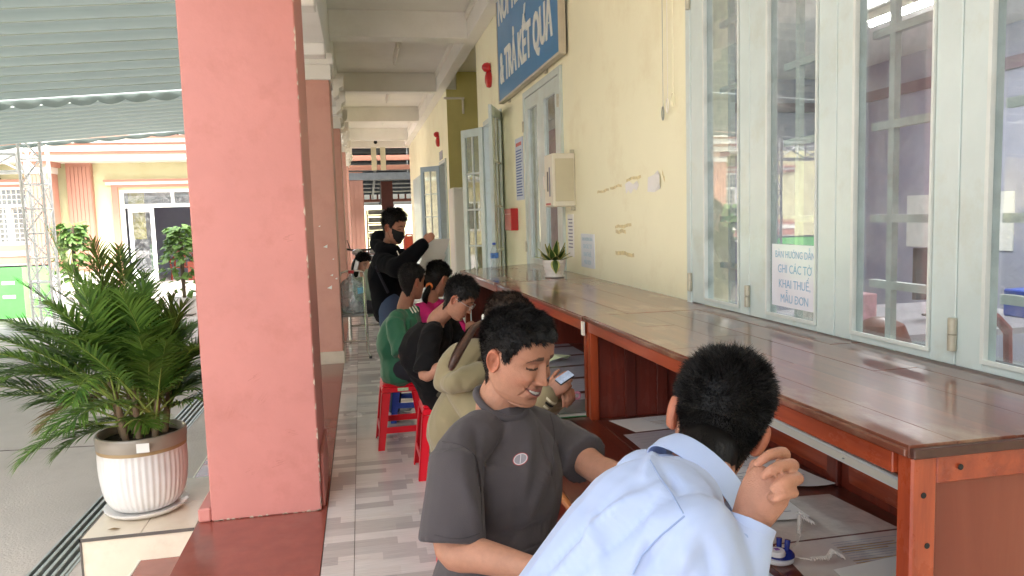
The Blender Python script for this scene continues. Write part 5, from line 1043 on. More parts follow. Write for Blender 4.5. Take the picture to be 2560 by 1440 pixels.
# bench where the girl sits
bn = thing('waiting_bench', 'dark metal bench behind the water jug chair', 'bench', (.1, 10.2, 0))
BX('seat', mat('dark_bench', srgb('#3a3d40'), .4, .1), -.25, .75, 10.0, 10.4, .40, .44, bn, bevel=.006)
for x in (-.2, .68): G().tube([(x, 10.0, .02), (x, 10.05, .39)], .018, 8).build('leg', m_chr, bn); G().tube([(x, 10.4, .02), (x, 10.36, .39)], .018, 8).build('leg', m_chr, bn); G().tube([(x, 9.95, .018), (x, 10.45, .018)], .016, 8).build('foot_bar', m_chr, bn)
G().tube([(-.2, 10.2, .2), (.68, 10.2, .2)], .015, 8).build('stretcher', m_chr, bn)
# ================================================================ people
def V3(v): return Vector(v)
def cat_rom(P, k=5):
    out = []; n = len(P)
    for i in range(n - 1):
        a, b, c, d = P[max(i - 1, 0)], P[i], P[i + 1], P[min(i + 2, n - 1)]
        for j in range(k):
            t = j / k; out.append(.5 * ((2 * b) + (c - a) * t + (2 * a - 5 * b + 4 * c - d) * t * t + (3 * b - a - 3 * c + d) * t ** 3))
    out.append(P[-1]); return out
def loft(g, pts, rad, side=None, n=20, k=5, cap=True, flat=False):
    P = [np.array(p, float) for p in pts]; R = [np.array(r if isinstance(r, (tuple, list)) else (r, r), float) for r in rad]
    S = [np.array(s, float) for s in (side if isinstance(side, list) else [side if side is not None else (1, 0, 0)] * len(P))]
    P, R, S = cat_rom(P, k), cat_rom(R, k), cat_rom(S, k); m = len(P); rings = []
    def ring(c, t, s, ra, rb):
        t = t / np.linalg.norm(t); s = s - t * np.dot(s, t)
        if np.linalg.norm(s) < 1e-3: s = np.cross(t, (0, 0, 1.)) + 1e-4
        s = s / np.linalg.norm(s); f = np.cross(t, s); a = np.linspace(0, 2 * np.pi, n, endpoint=False)
        rings.append(c + np.outer(np.cos(a) * ra, s) + np.outer(np.sin(a) * rb, f))
    T = [P[min(i + 1, m - 1)] - P[max(i - 1, 0)] for i in range(m)]
    t0 = T[0] / np.linalg.norm(T[0]); t1 = T[-1] / np.linalg.norm(T[-1]); cr = (.0, .0) if flat else (1, 1)
    if not flat:
        for q in (.98, .8, .45): r = min(R[0]); ring(P[0] - t0 * r * q * .8, t0, S[0], R[0][0] * math.sqrt(1 - q * q), R[0][1] * math.sqrt(1 - q * q))
    for i in range(m): ring(P[i], T[i], S[i], R[i][0], R[i][1])
    if not flat:
        for q in (.45, .8, .98): r = min(R[-1]); ring(P[-1] + t1 * r * q * .8, t1, S[-1], R[-1][0] * math.sqrt(1 - q * q), R[-1][1] * math.sqrt(1 - q * q))
    vs = np.concatenate(rings); K = len(rings)
    fs = [(i * n + j, i * n + (j + 1) % n, (i + 1) * n + (j + 1) % n, (i + 1) * n + j) for i in range(K - 1) for j in range(n)]
    fs += [tuple(range(n - 1, -1, -1)), tuple((K - 1) * n + j for j in range(n))]
    g.add(vs, fs)
def remesh(g, voxel, smooth=3, fac=.5):
    me = bpy.data.meshes.new('tmp'); me.from_pydata(g.v, [], g.f); o = bpy.data.objects.new('tmp', me); C.objects.link(o)
    bm = bmesh.new(); bm.from_mesh(me); bmesh.ops.recalc_face_normals(bm, faces=bm.faces); bm.to_mesh(me); bm.free()
    m = o.modifiers.new('r', 'REMESH'); m.mode = 'VOXEL'; m.voxel_size = voxel; m.adaptivity = 0
    if smooth: s = o.modifiers.new('s', 'SMOOTH'); s.iterations = smooth; s.factor = fac
    dg = bpy.context.evaluated_depsgraph_get(); e = bpy.data.meshes.new_from_object(o.evaluated_get(dg)); bpy.data.objects.remove(o); bpy.data.meshes.remove(me)
    return e
def mesh_np(me):
    v = np.empty(len(me.vertices) * 3); me.vertices.foreach_get('co', v); nn = np.empty(len(me.vertices) * 3); me.vertices.foreach_get('normal', nn); return v.reshape(-1, 3), nn.reshape(-1, 3)
def vnoise(p, seed=0):                    # smooth value noise, vectorised
    i = np.floor(p).astype(np.int64); f = p - i; f = f * f * (3 - 2 * f); out = np.zeros(len(p))
    for dx in (0, 1):
        for dy in (0, 1):
            for dz in (0, 1):
                h = (i[:, 0] + dx) * 374761393 + (i[:, 1] + dy) * 668265263 + (i[:, 2] + dz) * 2147483647 + seed * 1274126177
                h = (h ^ (h >> 13)) * 1274126177 & 0xffffffff; h = (h ^ (h >> 16)) & 0xffff
                w = (f[:, 0] if dx else 1 - f[:, 0]) * (f[:, 1] if dy else 1 - f[:, 1]) * (f[:, 2] if dz else 1 - f[:, 2]); out += w * (h / 65535.)
    return out
def folds(me, amp, scale=7, seed=0, dirn=(.3, .2, 1), stretch=3.2, strokes=(), fine=.25):
    v, n = mesh_np(me); d = np.array(dirn, float); d /= np.linalg.norm(d)
    def field(sc, st, sd):
        al = v @ d; q = v - np.outer(al, d) * (1 - 1 / st); w = q * sc; w = w + (vnoise(w * .7 + 9, sd + 3)[:, None] - .5) * 1.6
        return 1 - np.abs(vnoise(w, sd) * 2 - 1) ** .8
    h = field(scale, stretch, seed) * amp + field(scale * 2.3, stretch, seed + 5) * amp * fine - amp * .6
    if strokes:
        from mathutils.bvhtree import BVHTree
        bv = BVHTree.FromPolygons([x.co for x in me.vertices], [tuple(p.vertices) for p in me.polygons]); eye = Vector((0, 0, 1.6))
    for (a, b, r, dep) in strokes:
        a = Vector(a); b = Vector(b); best = np.full(len(v), 9.); tt = np.zeros(len(v)); K = 14
        for k in range(K):
            q = a.lerp(b, k / (K - 1)); ht = bv.ray_cast(eye, (q - eye).normalized())
            if ht[0] is None: continue
            dd = np.linalg.norm(v - np.array(ht[0]), axis=1); m_ = dd < best; best[m_] = dd[m_]; tt[m_] = k / (K - 1)
        h += dep * np.exp(-(best / r) ** 2) * np.clip(1.3 - np.abs(tt - .5) * 1.7, 0, 1)
    v = v + n * h[:, None]; me.vertices.foreach_set('co', v.ravel()); me.update()
def finish(me, name, m, parent, smooth=True, cols=None):
    me.name = name; me.materials.clear(); me.materials.append(m)
    if parent is not None: me.transform(Matrix.Translation(-Vector(parent['_o'])))
    if smooth: me.polygons.foreach_set('use_smooth', [True] * len(me.polygons))
    if cols is not None:
        a = me.color_attributes.new('Col', 'FLOAT_COLOR', 'POINT'); c = np.ones((len(me.vertices), 4)); c[:, :3] = cols; a.data.foreach_set('color', c.ravel())
    o = bpy.data.objects.new(name, me); C.objects.link(o)
    if parent is not None: o.parent = parent
    return o
m_skin = mat('skin', (1, 1, 1), .5, .07, 60, .22, 420, vcol=True, sss=.12, spec=.4)
m_skin.node_tree.nodes['Principled BSDF'].inputs['Subsurface Radius'].default_value = (1, .35, .2)
m_hair = mat('black_hair', (.009, .008, .008), .5, .25, 30, spec=.22); m_hairb = mat('brown_black_hair', (.03, .018, .013), .45, .3, 30, spec=.3)
PRO = np.array([(-.121, .0, .050, .030), (-.118, .022, .066, .022), (-.110, .036, .079, .006), (-.098, .047, .084, -.012), (-.082, .055, .0835, -.035), (-.062, .0605, .0845, -.060), (-.04, .066, .0845, -.077), (-.015, .071, .083, -.089), (.01, .0745, .0835, -.097), (.035, .0765, .0875, -.101), (.06, .0755, .0835, -.100), (.082, .069, .072, -.092), (.10, .056, .053, -.075), (.112, .040, .032, -.055), (.120, .020, .008, -.032), (.123, .0, -.012, -.012)])
def ga(x, s): return np.exp(-(x / s) ** 2)
def head_geo(M, skin, opt, nu=150, nv=120):
    # local frame: +X subject's right, +Y forward, +Z up
    t = np.linspace(0, 1, nv); zc = np.interp(t, np.linspace(0, 1, len(PRO)), PRO[:, 0]); w = np.interp(t, np.linspace(0, 1, len(PRO)), PRO[:, 1]); yf = np.interp(t, np.linspace(0, 1, len(PRO)), PRO[:, 2]); yb = np.interp(t, np.linspace(0, 1, len(PRO)), PRO[:, 3])
    for arr in (w, yf, yb):
        for _ in range(3): arr[1:-1] = (arr[:-2] + 2 * arr[1:-1] + arr[2:]) / 4
    uu = np.linspace(0, 1, nu, endpoint=False); a = 2 * np.pi * (uu + .06 * np.sin(2 * np.pi * uu * 1) * -1 * 0); a = a - .35 * np.sin(a)   # denser in front (a = 0)
    cw = opt.get('jaw', 1.)
    X = np.outer(w, np.sign(np.sin(a)) * np.abs(np.sin(a)) ** .92); ca = np.cos(a); fy = np.maximum(ca, 0) ** .86; by = np.maximum(-ca, 0) ** .95
    mid = (yf + yb) * 0 + np.minimum(0.0, 0) ; Y = np.outer(yf, fy) + np.outer(yb, by); 
    low = yb > 0; Y = np.where(low[:, None], np.outer((yf + yb) / 2, np.ones(nu)) + np.outer((yf - yb) / 2, ca), Y)
    Z = np.outer(zc, np.ones(nu)); x, z = X, Z; fr = (ca > 0)[None, :] * np.clip(ca * 3, 0, 1)[None, :]
    sm = opt.get('smile', 0.)
    d = np.zeros_like(X); ax = np.abs(x)
    nz = np.clip((.028 - z) / .060, 0, 1) * (z > -.034) + np.clip(1 - (-.034 - z) / .009, 0, 1) * (z <= -.034)
    nr = .0075 + .006 * np.clip((.02 - z) / .05, 0, 1)
    d += .0255 * nz ** 1.15 * ga(x, nr) + .0035 * ga(x, .007) * ga(z - .012, .03)
    d += .0085 * ga(ax - .0125, .0062) * ga(z + .031, .0075)                                # nostril wings
    d += -.0095 * ga(ax - .031, .015) * ga(z - .012, .0125) - .004 * ga(ax - .014, .008) * ga(z - .014, .012)
    d += .0075 * ga(ax - .031, .0125) * ga(z - .009, .0085)                                 # eye under the lids
    d += .0032 * ga(ax - .030, .020) * ga(z - .034, .008)
    d += (.0045 + .0075 * sm) * ga(ax - .042, .017) * ga(z + .026 - .004 * sm, .017)
    zm = z + .066 - (11 * x * x) * sm
    d += .0055 * ga(x, .020 + .006 * sm) * ga(zm - .006, .0048) + .0060 * ga(x, .018 + .006 * sm) * ga(zm + .007, .0055) - .0060 * ga(x, .021 + .008 * sm) * ga(zm, .0030 + .0015 * sm)
    d += .0040 * ga(x, .030) * ga(z + .064, .026)                                           # muzzle
    d += -.0035 * ga(x, .022) * ga(z + .086, .006) + .0048 * ga(x, .018) * ga(z + .104, .011)
    d += -.0048 * sm * ga(ax - (.024 + .35 * np.clip(-.038 - z, 0, .04)), .0045) * (z < -.028) * (z > -.075)
    d += -.0022 * ga(x, .006) * ga(z + .050, .006)
    Y = Y + d * fr
    # colours
    base = np.array(skin)[None, None, :] * np.ones((nv, nu, 3)); nzv = np.stack([X * 90, Y * 90, Z * 90], -1).reshape(-1, 3)
    base *= (1 + .10 * (vnoise(nzv, 3).reshape(nv, nu) - .5))[..., None]
    def blend(mask, c): 
        nonlocal base; mk = np.clip(mask, 0, 1)[..., None]; base = base * (1 - mk) + np.array(c) * mk
    front = (ca > .1)[None, :] * 1.
    blend(.35 * ga(ax - .045, .02) * ga(z + .03, .02) * front, np.array(skin) * (1.15, .80, .75)); blend(.3 * ga(x, .02) * ga(z + .03, .012) * front, np.array(skin) * (1.1, .75, .7))
    lips = (np.abs(zm) < (.0125 + .001 * sm)) * (ax < .026 + .005 * sm) * np.clip(1.3 - (ax / (.026 + .005 * sm)) ** 2 * 1.1 - (np.abs(zm) / .013) ** 2, 0, 1)
    blend(lips * 1.2 * front, (.34, .115, .095) if opt.get('lip') is None else opt['lip'])
    blend((np.abs(zm) < .0016 + .0008 * sm) * (ax < .024 + .006 * sm) * front * .9, (.08, .02, .02))
    if sm > .4: 
        blend((np.abs(zm - .0002) < .0065 * np.sqrt(np.clip(1 - (ax / .029) ** 2, 0, 1))) * front * 1., (.10, .03, .03)); blend((np.abs(zm - .0014) < .0046 * np.sqrt(np.clip(1 - (ax / .025) ** 2, 0, 1))) * front, (.72, .70, .64))
    zb = z - .0365 + 3.0 * (ax - .028) ** 2 * 10 * (ax > .028) * .9; blend((np.abs(zb) < .0048 * np.clip(1.3 - (ax - .012) / .045, .3, 1)) * (ax > .013) * (ax < .051) * front * .85, (.03, .02, .016))
    ze = z - (.0095 - .002 * sm) - (.0055 * (1 - ((ax - .031) / .016) ** 2)) * (1 if opt.get('eyes', 'down') != 'down' else -.55) * .9
    if opt.get('eyes', 'down') == 'open':
        ez = z - .0095; mk = ((ax - .031) / .0145) ** 2 + (ez / .0050) ** 2 < 1; blend(mk * front * 1., (.55, .50, .48)); blend((((ax - .031) / .006) ** 2 + (ez / .0055) ** 2 < 1) * front * 1., (.015, .01, .008)); blend((np.abs(ez - .0052 * np.sqrt(np.clip(1 - ((ax - .031) / .016) ** 2, 0, 1))) < .0015) * (np.abs(ax - .031) < .016) * front, (.02, .012, .01))
    else:
        blend((np.abs(ze) < .0026) * (np.abs(ax - .031) < .0165) * front * .95, (.025, .014, .011))
    blend(.8 * ((np.abs(ax - .008) < .0035) * (np.abs(z + .0385) < .0022)) * front, (.06, .02, .015))  # nostril shade put into the skin colour as dark spots
    if opt.get('stubble', 0): blend(opt['stubble'] * (z < -.035) * (ga(ax, .05)) * front * (1 - lips) * .35, np.array(skin) * (.6, .58, .6))
    vs = np.stack([X, Y, Z], -1).reshape(-1, 3); cs = base.reshape(-1, 3)
    fs = [(i * nu + j, i * nu + (j + 1) % nu, (i + 1) * nu + (j + 1) % nu, (i + 1) * nu + j) for i in range(nv - 1) for j in range(nu)]
    # ears
    V = [vs]; Cc = [cs]; F = list(fs); off = len(vs)
    for sx in (-1, 1):
        nr_, na = 9, 28; ev = []; ec = []
        for lay in (0, 1):
            for i in range(nr_):
                r = i / (nr_ - 1)
                for j in range(na):
                    q = 2 * PI * j / na; cy, cz = math.cos(q), math.sin(q)
                    ry = .0185 * (1 - .18 * (cz < 0) * abs(cz)); rz = .0325; yy = r * ry * cy - .004 * cz; zz_ = r * rz * cz
                    if lay == 0: h = .0045 + .0075 * math.exp(-((r - .84) / .13) ** 2) * (1 - .75 * (cy > .6) * 1.) + .005 * math.exp(-((yy - .010) / .005) ** 2 - ((zz_ + .004) / .007) ** 2) - .006 * math.exp(-((yy - .004) / .007) ** 2 - ((zz_ + .002) / .010) ** 2)
                    else: h = -.004 - .002 * (1 - r)
                    h = h * (1 if r < .99 else .45); ang = math.radians(27); y2 = yy - .013
                    lx = .071 + h * math.cos(ang) + (-y2) * math.sin(ang); ly = -.004 + y2 * math.cos(ang) + h * math.sin(ang)
                    ev.append((sx * lx, ly + .004, zz_ * 1. - .002 + opt.get('earz', 0))); k_ = .85 + .25 * math.exp(-((r - .84) / .2) ** 2); ec.append(np.array(skin) * (1.12 * k_, .86 * k_, .80 * k_))
        N = nr_ * na
        ff = [(i * na + j, i * na + (j + 1) % na, (i + 1) * na + (j + 1) % na, (i + 1) * na + j) for i in range(nr_ - 1) for j in range(na)] + [tuple(reversed([N + a_ for a_ in (i * na + j, i * na + (j + 1) % na, (i + 1) * na + (j + 1) % na, (i + 1) * na + j)])) for i in range(nr_ - 1) for j in range(na)]
        ff += [((nr_ - 1) * na + j, (nr_ - 1) * na + (j + 1) % na, N + (nr_ - 1) * na + (j + 1) % na, N + (nr_ - 1) * na + j) for j in range(na)]
        V.append(np.array(ev)); Cc.append(np.array(ec)); F += [tuple(q_ + off for q_ in f_) for f_ in ff]; off += len(ev)
    V = np.concatenate(V); Cc = np.concatenate(Cc); Mn = np.array(M); Vw = V @ Mn[:3, :3].T + Mn[:3, 3]
    return Vw, F, Cc
def head_matrix(c, fwd, roll=0., s=1.):
    f = Vector(fwd).normalized(); r = f.cross(Vector((0, 0, 1))).normalized(); u = r.cross(f)
    q = Matrix.Rotation(roll, 3, f); r = q @ r; u = q @ u
    m = Matrix.Identity(4)
    for i in range(3): m[i][0], m[i][1], m[i][2], m[i][3] = r[i] * s, f[i] * s, u[i] * s, c[i]
    return m
def base_head(nu=64, nv=48):                # plain skull surface (no features) for hair
    t = np.linspace(0, 1, nv); g = lambda k: np.interp(t, np.linspace(0, 1, len(PRO)), PRO[:, k]); zc, w, yf, yb = g(0), g(1), g(2), g(3)
    yb = np.where(zc < -.03, np.minimum(yb, -.070 + (-.03 - zc) * .18), yb); w = np.where(zc < -.06, np.maximum(w, .0600 - (-.06 - zc) * .12), w)
    a = np.linspace(0, 2 * np.pi, nu, endpoint=False); ca = np.cos(a); X = np.outer(w, np.sin(a)); Y = np.outer(yf, np.maximum(ca, 0) ** .86) + np.outer(yb, np.maximum(-ca, 0) ** .95)
    return X, Y, np.outer(zc, np.ones(nu))
def hairline(x, y, z, kind):
    ax = np.abs(x); az = np.arctan2(ax, y)
    if kind:
        fr_ = .070 if kind == 'short' else .074 - .22 * ax; lim = np.interp(az, [0, .62, .95, 1.12, 1.2, 1.42, 1.5, 1.85, 2.05, 2.35, 3.2], [.074, .074, .060, .034, .010, .008, .034, .030, -.045, -.098, -.112] if kind == 'short' else [.074, .066, .05, .036, .030, .034, .036, .030, -.02, -.085, -.095]); return z > lim + .004 * np.sin(az * 23)
    if kind == 'short':      # men
        lim = np.where(y > .045, .070 + .10 * 0 * ax, np.where(y > .012, .070 - (.045 - y) / .033 * .052, np.where(y > -.020, -.002 + 0 * y, np.where(y > -.055, -.028 + (y + .02) * 1.2, -.105))))
        lim = np.where((y <= .012) & (y > -.020), .030 - .2 * np.clip(y, 0, 1), lim); lim = np.where((y > -.03) & (y <= -.02), -.012, lim)
    else:                    # long hair pulled back
        lim = np.where(y > .045, .072 - .25 * ax, np.where(y > .005, .066 - (.045 - y) / .04 * .03, np.where(y > -.03, .036, -.06)))
    return z > lim
def make_hair(parent, M, kind, n=6000, L=.022, w=.0007, top=.016, side=.005, m=None, seed=1, comb=(0, 1, -.2), mess=.35, name='hair', fringe=0.):
    m = m or m_hair; rr = np.random.default_rng(seed); nu, nv = 140, 110; X, Y, Z = base_head(nu, nv)
    P = np.stack([X, Y, Z], -1).reshape(-1, 3); c = np.array((0, -.008, .015)); nrm = P - c; nrm /= np.linalg.norm(nrm, axis=1)[:, None]
    ins = hairline(P[:, 0], P[:, 1], P[:, 2], kind); up = np.clip((P[:, 2] - .0) / .11, 0, 1)
    edge = ins.reshape(nv, nu).astype(float)
    for _ in range(4): e2 = edge.copy(); e2[1:-1] = (edge[:-2] + edge[1:-1] * 2 + edge[2:]) / 4; edge = (np.roll(e2, 1, 1) + 2 * e2 + np.roll(e2, -1, 1)) / 4
    edge = np.clip(edge.reshape(-1) * 1.15, 0, 1) ** .8
    off = (side + (top - side) * up ** 1.2) * edge * (1 + .22 * (vnoise(P * 38, seed) - .5)) * np.where(P[:, 2] < -.02, .6, 1)
    cap = P + nrm * (off[:, None] + .0006 * edge[:, None]) - nrm * (.004 * (1 - edge))[:, None]
    g = G(); idx = {}; vs = []; fs = []
    I = ins.reshape(nv, nu)
    for i in range(nv - 1):
        for j in range(nu):
            q = (i * nu + j, i * nu + (j + 1) % nu, (i + 1) * nu + (j + 1) % nu, (i + 1) * nu + j)
            if sum(ins[k] for k in q) >= 2: fs.append(q)
    used = sorted({k for f in fs for k in f}); mp = {k: i for i, k in enumerate(used)}; Mn = np.array(M)
    tw = lambda A: A @ Mn[:3, :3].T + Mn[:3, 3]
    g.add(tw(cap[used]), [tuple(mp[k] for k in f) for f in fs])
    cand = np.where(ins)[0]; area = np.ones(len(cand)) * (.15 + np.sqrt(np.clip(1 - (P[cand, 2] / .125) ** 2, 0.02, 1))); area /= area.sum(); pick = rr.choice(cand, n, p=area)
    base = cap[pick] + rr.normal(0, .0016, (n, 3)); nn = nrm[pick]; cb = np.array(comb, float)
    cd = cb[None, :] - nn * (nn @ cb)[:, None]; whorl = np.array((.01, -.05, .11)); 
    d = nn * .75 + cd * .75 + rr.normal(0, mess, (n, 3)); d /= np.linalg.norm(d, axis=1)[:, None]
    l = L * (.35 + .85 * up[pick]) * rr.uniform(.55, 1.25, n); l = np.where(P[pick, 2] < .0, l * .35, l)
    if fringe > 0: fm = (P[pick, 1] > .04) & (P[pick, 2] < .095); l = np.where(fm, fringe * rr.uniform(.6, 1.1, n), l); d[fm] = d[fm] * .45 + np.array((0, .5, -.75)); d /= np.linalg.norm(d, axis=1)[:, None]
    q9 = P[pick] * 70; cl = np.stack([vnoise(q9, seed + 20), vnoise(q9, seed + 21), vnoise(q9, seed + 22)], 1) - .5; d = d + cl * 1.5; d /= np.linalg.norm(d, axis=1)[:, None]; l = l * (.75 + .6 * vnoise(q9 * .6, seed + 23))
    sd = np.cross(d, nn + rr.normal(0, .5, (n, 3))); sd /= np.linalg.norm(sd, axis=1)[:, None] + 1e-9
    b0 = base - nn * .002; b1 = base + d * l[:, None] * .55; d2 = d + cd * .5 - np.array((0, 0, .25)); d2 /= np.linalg.norm(d2, axis=1)[:, None]; b2 = b1 + d2 * l[:, None] * .5
    A = np.stack([b0 - sd * w, b0 + sd * w, b1 - sd * w * .8, b1 + sd * w * .8, b2], 1).reshape(-1, 3); A = tw(A)
    g.add(A, [f for i in range(n) for f in ((5 * i, 5 * i + 1, 5 * i + 3, 5 * i + 2), (5 * i + 2, 5 * i + 3, 5 * i + 4))])
    me = bpy.data.meshes.new(name); me.from_pydata(g.v, [], g.f); return finish(me, name, m, parent)
def nape_hair(parent, M, body, zlow=-.078, m=None, n=9000, seed=2, w=.0006):
    from mathutils.bvhtree import BVHTree
    rr = np.random.default_rng(seed); o_ = Vector(parent['_o']); bv = BVHTree.FromPolygons([v.co + o_ for v in body.data.vertices], [tuple(p.vertices) for p in body.data.polygons]); na, nz = 34, 20; pts = {}
    M3 = M.to_3x3()
    def hit(a, z):
        src = M @ Vector((math.sin(a) * .24, -math.cos(a) * .24, z)); h = bv.ray_cast(src, (M @ Vector((0, -.005, z)) - src).normalized()); return h[0], h[1]
    vs = []; idx = {}
    for i in range(na + 1):
        a = -1.25 + 2.5 * i / na; zl = zlow + .075 * abs(a / 1.25) ** 2.2 + .003 * math.sin(i * 2.1)
        for j in range(nz + 1):
            z = .005 + (zl - .005) * j / nz; p, nr = hit(a, z)
            if p is not None and (p - M @ Vector((0, 0, z))).length < .165: idx[i, j] = len(vs); vs.append(p + nr * (.0045 * (1 - (j / nz) ** 3) + .0003)); pts[i, j] = (p, nr)
    g = G(); fs = [(idx[i, j], idx[i + 1, j], idx[i + 1, j + 1], idx[i, j + 1]) for i in range(na) for j in range(nz) if all(k in idx for k in ((i, j), (i + 1, j), (i + 1, j + 1), (i, j + 1)))]; g.add(vs, fs)
    keys = list(pts); dn = M3 @ Vector((0, -.1, -1)); dn.normalize()
    for q in range(n):
        i, j = keys[int(rr.integers(len(keys)))]; p, nr = pts[i, j]; t = nr.cross(dn).normalized(); b = p + t * rr.normal(0, .0025) + dn * rr.uniform(-.002, .003) + nr * (.0042 * (1 - (j / nz) ** 3)); L = rr.uniform(.006, .012) * (1 - .45 * j / nz); d = (dn * .75 + nr * .6 + t * rr.normal(0, .3)).normalized()
        g.add([b - t * w, b + t * w, b + d * L], [(0, 1, 2)])
    me = bpy.data.meshes.new('hair'); me.from_pydata(g.v, [], g.f); return finish(me, 'nape_hair', m or m_hair, parent)
def strands(parent, paths, m, w=.0012, name='ponytail', n=500, spread=.02, seed=3, taper=.5):
    rr = np.random.default_rng(seed); g = G(); P = [np.array(p, float) for p in cat_rom([np.array(q, float) for q in paths], 6)]; k = len(P)
    for s in range(n):
        a = rr.uniform(0, 2 * np.pi); r = spread * math.sqrt(rr.random()); o = np.array((math.cos(a), math.sin(a), 0)) * r; st = int(rr.uniform(0, k * .35)); en = int(k * rr.uniform(.75, 1)); vs = []; fs = []; m0 = rr.normal(0, .003, 3)
        for i in range(st, en):
            u = i / (k - 1); t = P[min(i + 1, k - 1)] - P[max(i - 1, 0)]; t /= np.linalg.norm(t); oo = (o - t * (o @ t)) * (.35 + 1.0 * math.sin(PI * min(.9, u * .8 + .12))) + m0 * u; sd = np.cross(t, oo + 1e-5); sd /= np.linalg.norm(sd) + 1e-9
            c = P[i] + oo; vs += [c - sd * w, c + sd * w]
        for i in range(len(vs) // 2 - 1): fs.append((2 * i, 2 * i + 1, 2 * i + 3, 2 * i + 2))
        if fs: g.add(vs, fs)
    core = G(); loft(core, paths, [spread * .5] + [spread * .75] * (len(paths) - 2) + [spread * .2], n=12); g.add(core.v, core.f)
    me = bpy.data.meshes.new(name); me.from_pydata(g.v, [], g.f); return finish(me, name, m, parent)
def hand(g, wrist, d, s, n, curl=(.5, .6, .4), sc=1., thumb=(.5, .3), spread=.08, simple=False, side=1):
    # d: wrist -> knuckles, s: toward the thumb side, n: palm faces this way
    W_ = Vector(wrist); d = Vector(d).normalized(); n = Vector(n); n = (n - d * n.dot(d)).normalized(); s0 = Vector(s); s = (s0 - d * s0.dot(d) - n * s0.dot(n)).normalized()
    loft(g, [W_ - d * .02 * sc, W_ + d * .02 * sc, W_ + d * .055 * sc, W_ + d * .085 * sc], [(.027 * sc, .019 * sc), (.031 * sc, .017 * sc), (.040 * sc, .0155 * sc), (.040 * sc, .0125 * sc)], side=s, n=16, k=3)
    loft(g, [W_ + d * .02 * sc + s * .020 * sc + n * .006 * sc, W_ + d * .055 * sc + s * .030 * sc + n * .010 * sc], [.016 * sc, .012 * sc], n=10, k=3)
    for i, (o, L) in enumerate(((.030, .92), (.0105, 1.0), (-.0095, .94), (-.0285, .76))):
        b = W_ + d * (.084 - .004 * (i in (0, 3)) - .004 * (i == 3)) * sc + s * o * sc; ang = 0; pts = [b - d * .015 * sc]; dd = (d + s * (o / .03) * spread).normalized(); p = b; pts.append(p)
        for seg, (l, c) in enumerate(zip((.043, .027, .021), curl)):
            c = c * (1 + .12 * (i - 1)); ang += c; v = dd * math.cos(ang) + n * math.sin(ang); p = p + v * l * L * sc; pts.append(p)
        g2 = [.0098, .0098, .0088, .0078, .0065]
        loft(g, pts, [x * sc * (1 if i < 3 else .88) for x in g2], n=10, k=3)
    b = W_ + d * .022 * sc + s * .026 * sc + n * .008 * sc; v = (d * .6 + s * .75 + n * thumb[0]).normalized() if thumb else (n * .8 + d * .55 + s * .1).normalized(); thumb = thumb or (.5, .7); p1 = b + v * .035 * sc; v2 = (v + d * .5 - s * thumb[1] + n * thumb[1] * .6).normalized(); p2 = p1 + v2 * .030 * sc; v3 = (v2 + d * .2 - s * thumb[1]).normalized(); p3 = p2 + v3 * .020 * sc
    loft(g, [b, p1, p2, p3], [.014 * sc, .0115 * sc, .0098 * sc, .0075 * sc], n=10, k=3)
def limb(g, a, b, c, r): loft(g, [a, Vector(a).lerp(Vector(b), .5), b, Vector(b).lerp(Vector(c), .35), c], [r[0], r[1], r[2], r[3], r[4]], n=16, k=4)
def skin_obj(t, g, hm, skin, opt, voxel, nu=150, nv=120, name='body'):
    me = remesh(g, voxel, 3, .45); v, n = mesh_np(me); cs = np.ones((len(v), 3)) * np.array(skin) * (1 + .10 * (vnoise(v * 45, 8) - .5))[:, None]
    faces = [tuple(p.vertices) for p in me.polygons]; bpy.data.meshes.remove(me)
    hv, hf, hc = head_geo(hm, skin, opt, nu, nv); o = len(v)
    V = np.concatenate([v, hv]); Fc = faces + [tuple(i + o for i in f) for f in hf]; Cl = np.concatenate([cs, hc])
    me = bpy.data.meshes.new(name); me.from_pydata(V.tolist(), [], Fc); bm = bmesh.new(); bm.from_mesh(me); bmesh.ops.recalc_face_normals(bm, faces=bm.faces); bm.to_mesh(me); bm.free()
    return finish(me, name, m_skin, t, cols=Cl)
def cloth_obj(t, g, name, m, voxel, amp=.004, smooth=4, seed=1, scale=7, dirn=(.3, .2, 1), stretch=3, strokes=(), post=None, fine=.25):
    me = remesh(g, voxel, smooth, .5); folds(me, amp, scale, seed, dirn, stretch, strokes, fine)
    if post: post(me)
    return finish(me, name, m, t)
def lower_body(t, hipc, face, m_tr, voxel=.012, knee=None, foot_z=.0, shoe=None, spread=.14, thigh=.40, amp=.004, shorts=False, seed=5):
    f = Vector((face[0], face[1], 0)).normalized(); s = Vector((f.y, -f.x, 0)); g = G(); H = Vector(hipc)
    loft(g, [H + s * .075, H - s * .075], [(.09, .085), (.09, .085)], side=f, n=16)
    legs = []
    for q in (-1, 1):
        a = H + s * q * .09; k = a + f * thigh + s * q * spread * .5; k.z = H.z - .01; an = k - f * .10 + s * q * .01; an.z = .08
        loft(g, [a, a.lerp(k, .5), k], [.095, .085, .068], n=16)
        if shorts: loft(g, [k, k.lerp(an, .12)], [.068, .07], n=14)
        else: loft(g, [k, k.lerp(an, .5), an], [.066, .060, .052], n=14)
        legs.append((k, an))
    cloth_obj(t, g, 'trousers', m_tr, voxel, amp, 3, seed=seed)
    for k, an in legs:
        g = G(); a = Vector((an.x, an.y, .045)); loft(g, [a - f * .06, a + f * .04, a + f * .15], [(.038, .040), (.042, .036), (.034, .022)], side=s, n=14)
        cloth_obj(t, g, 'shoe', shoe or m_black, .010, 0, 2)
    return legs
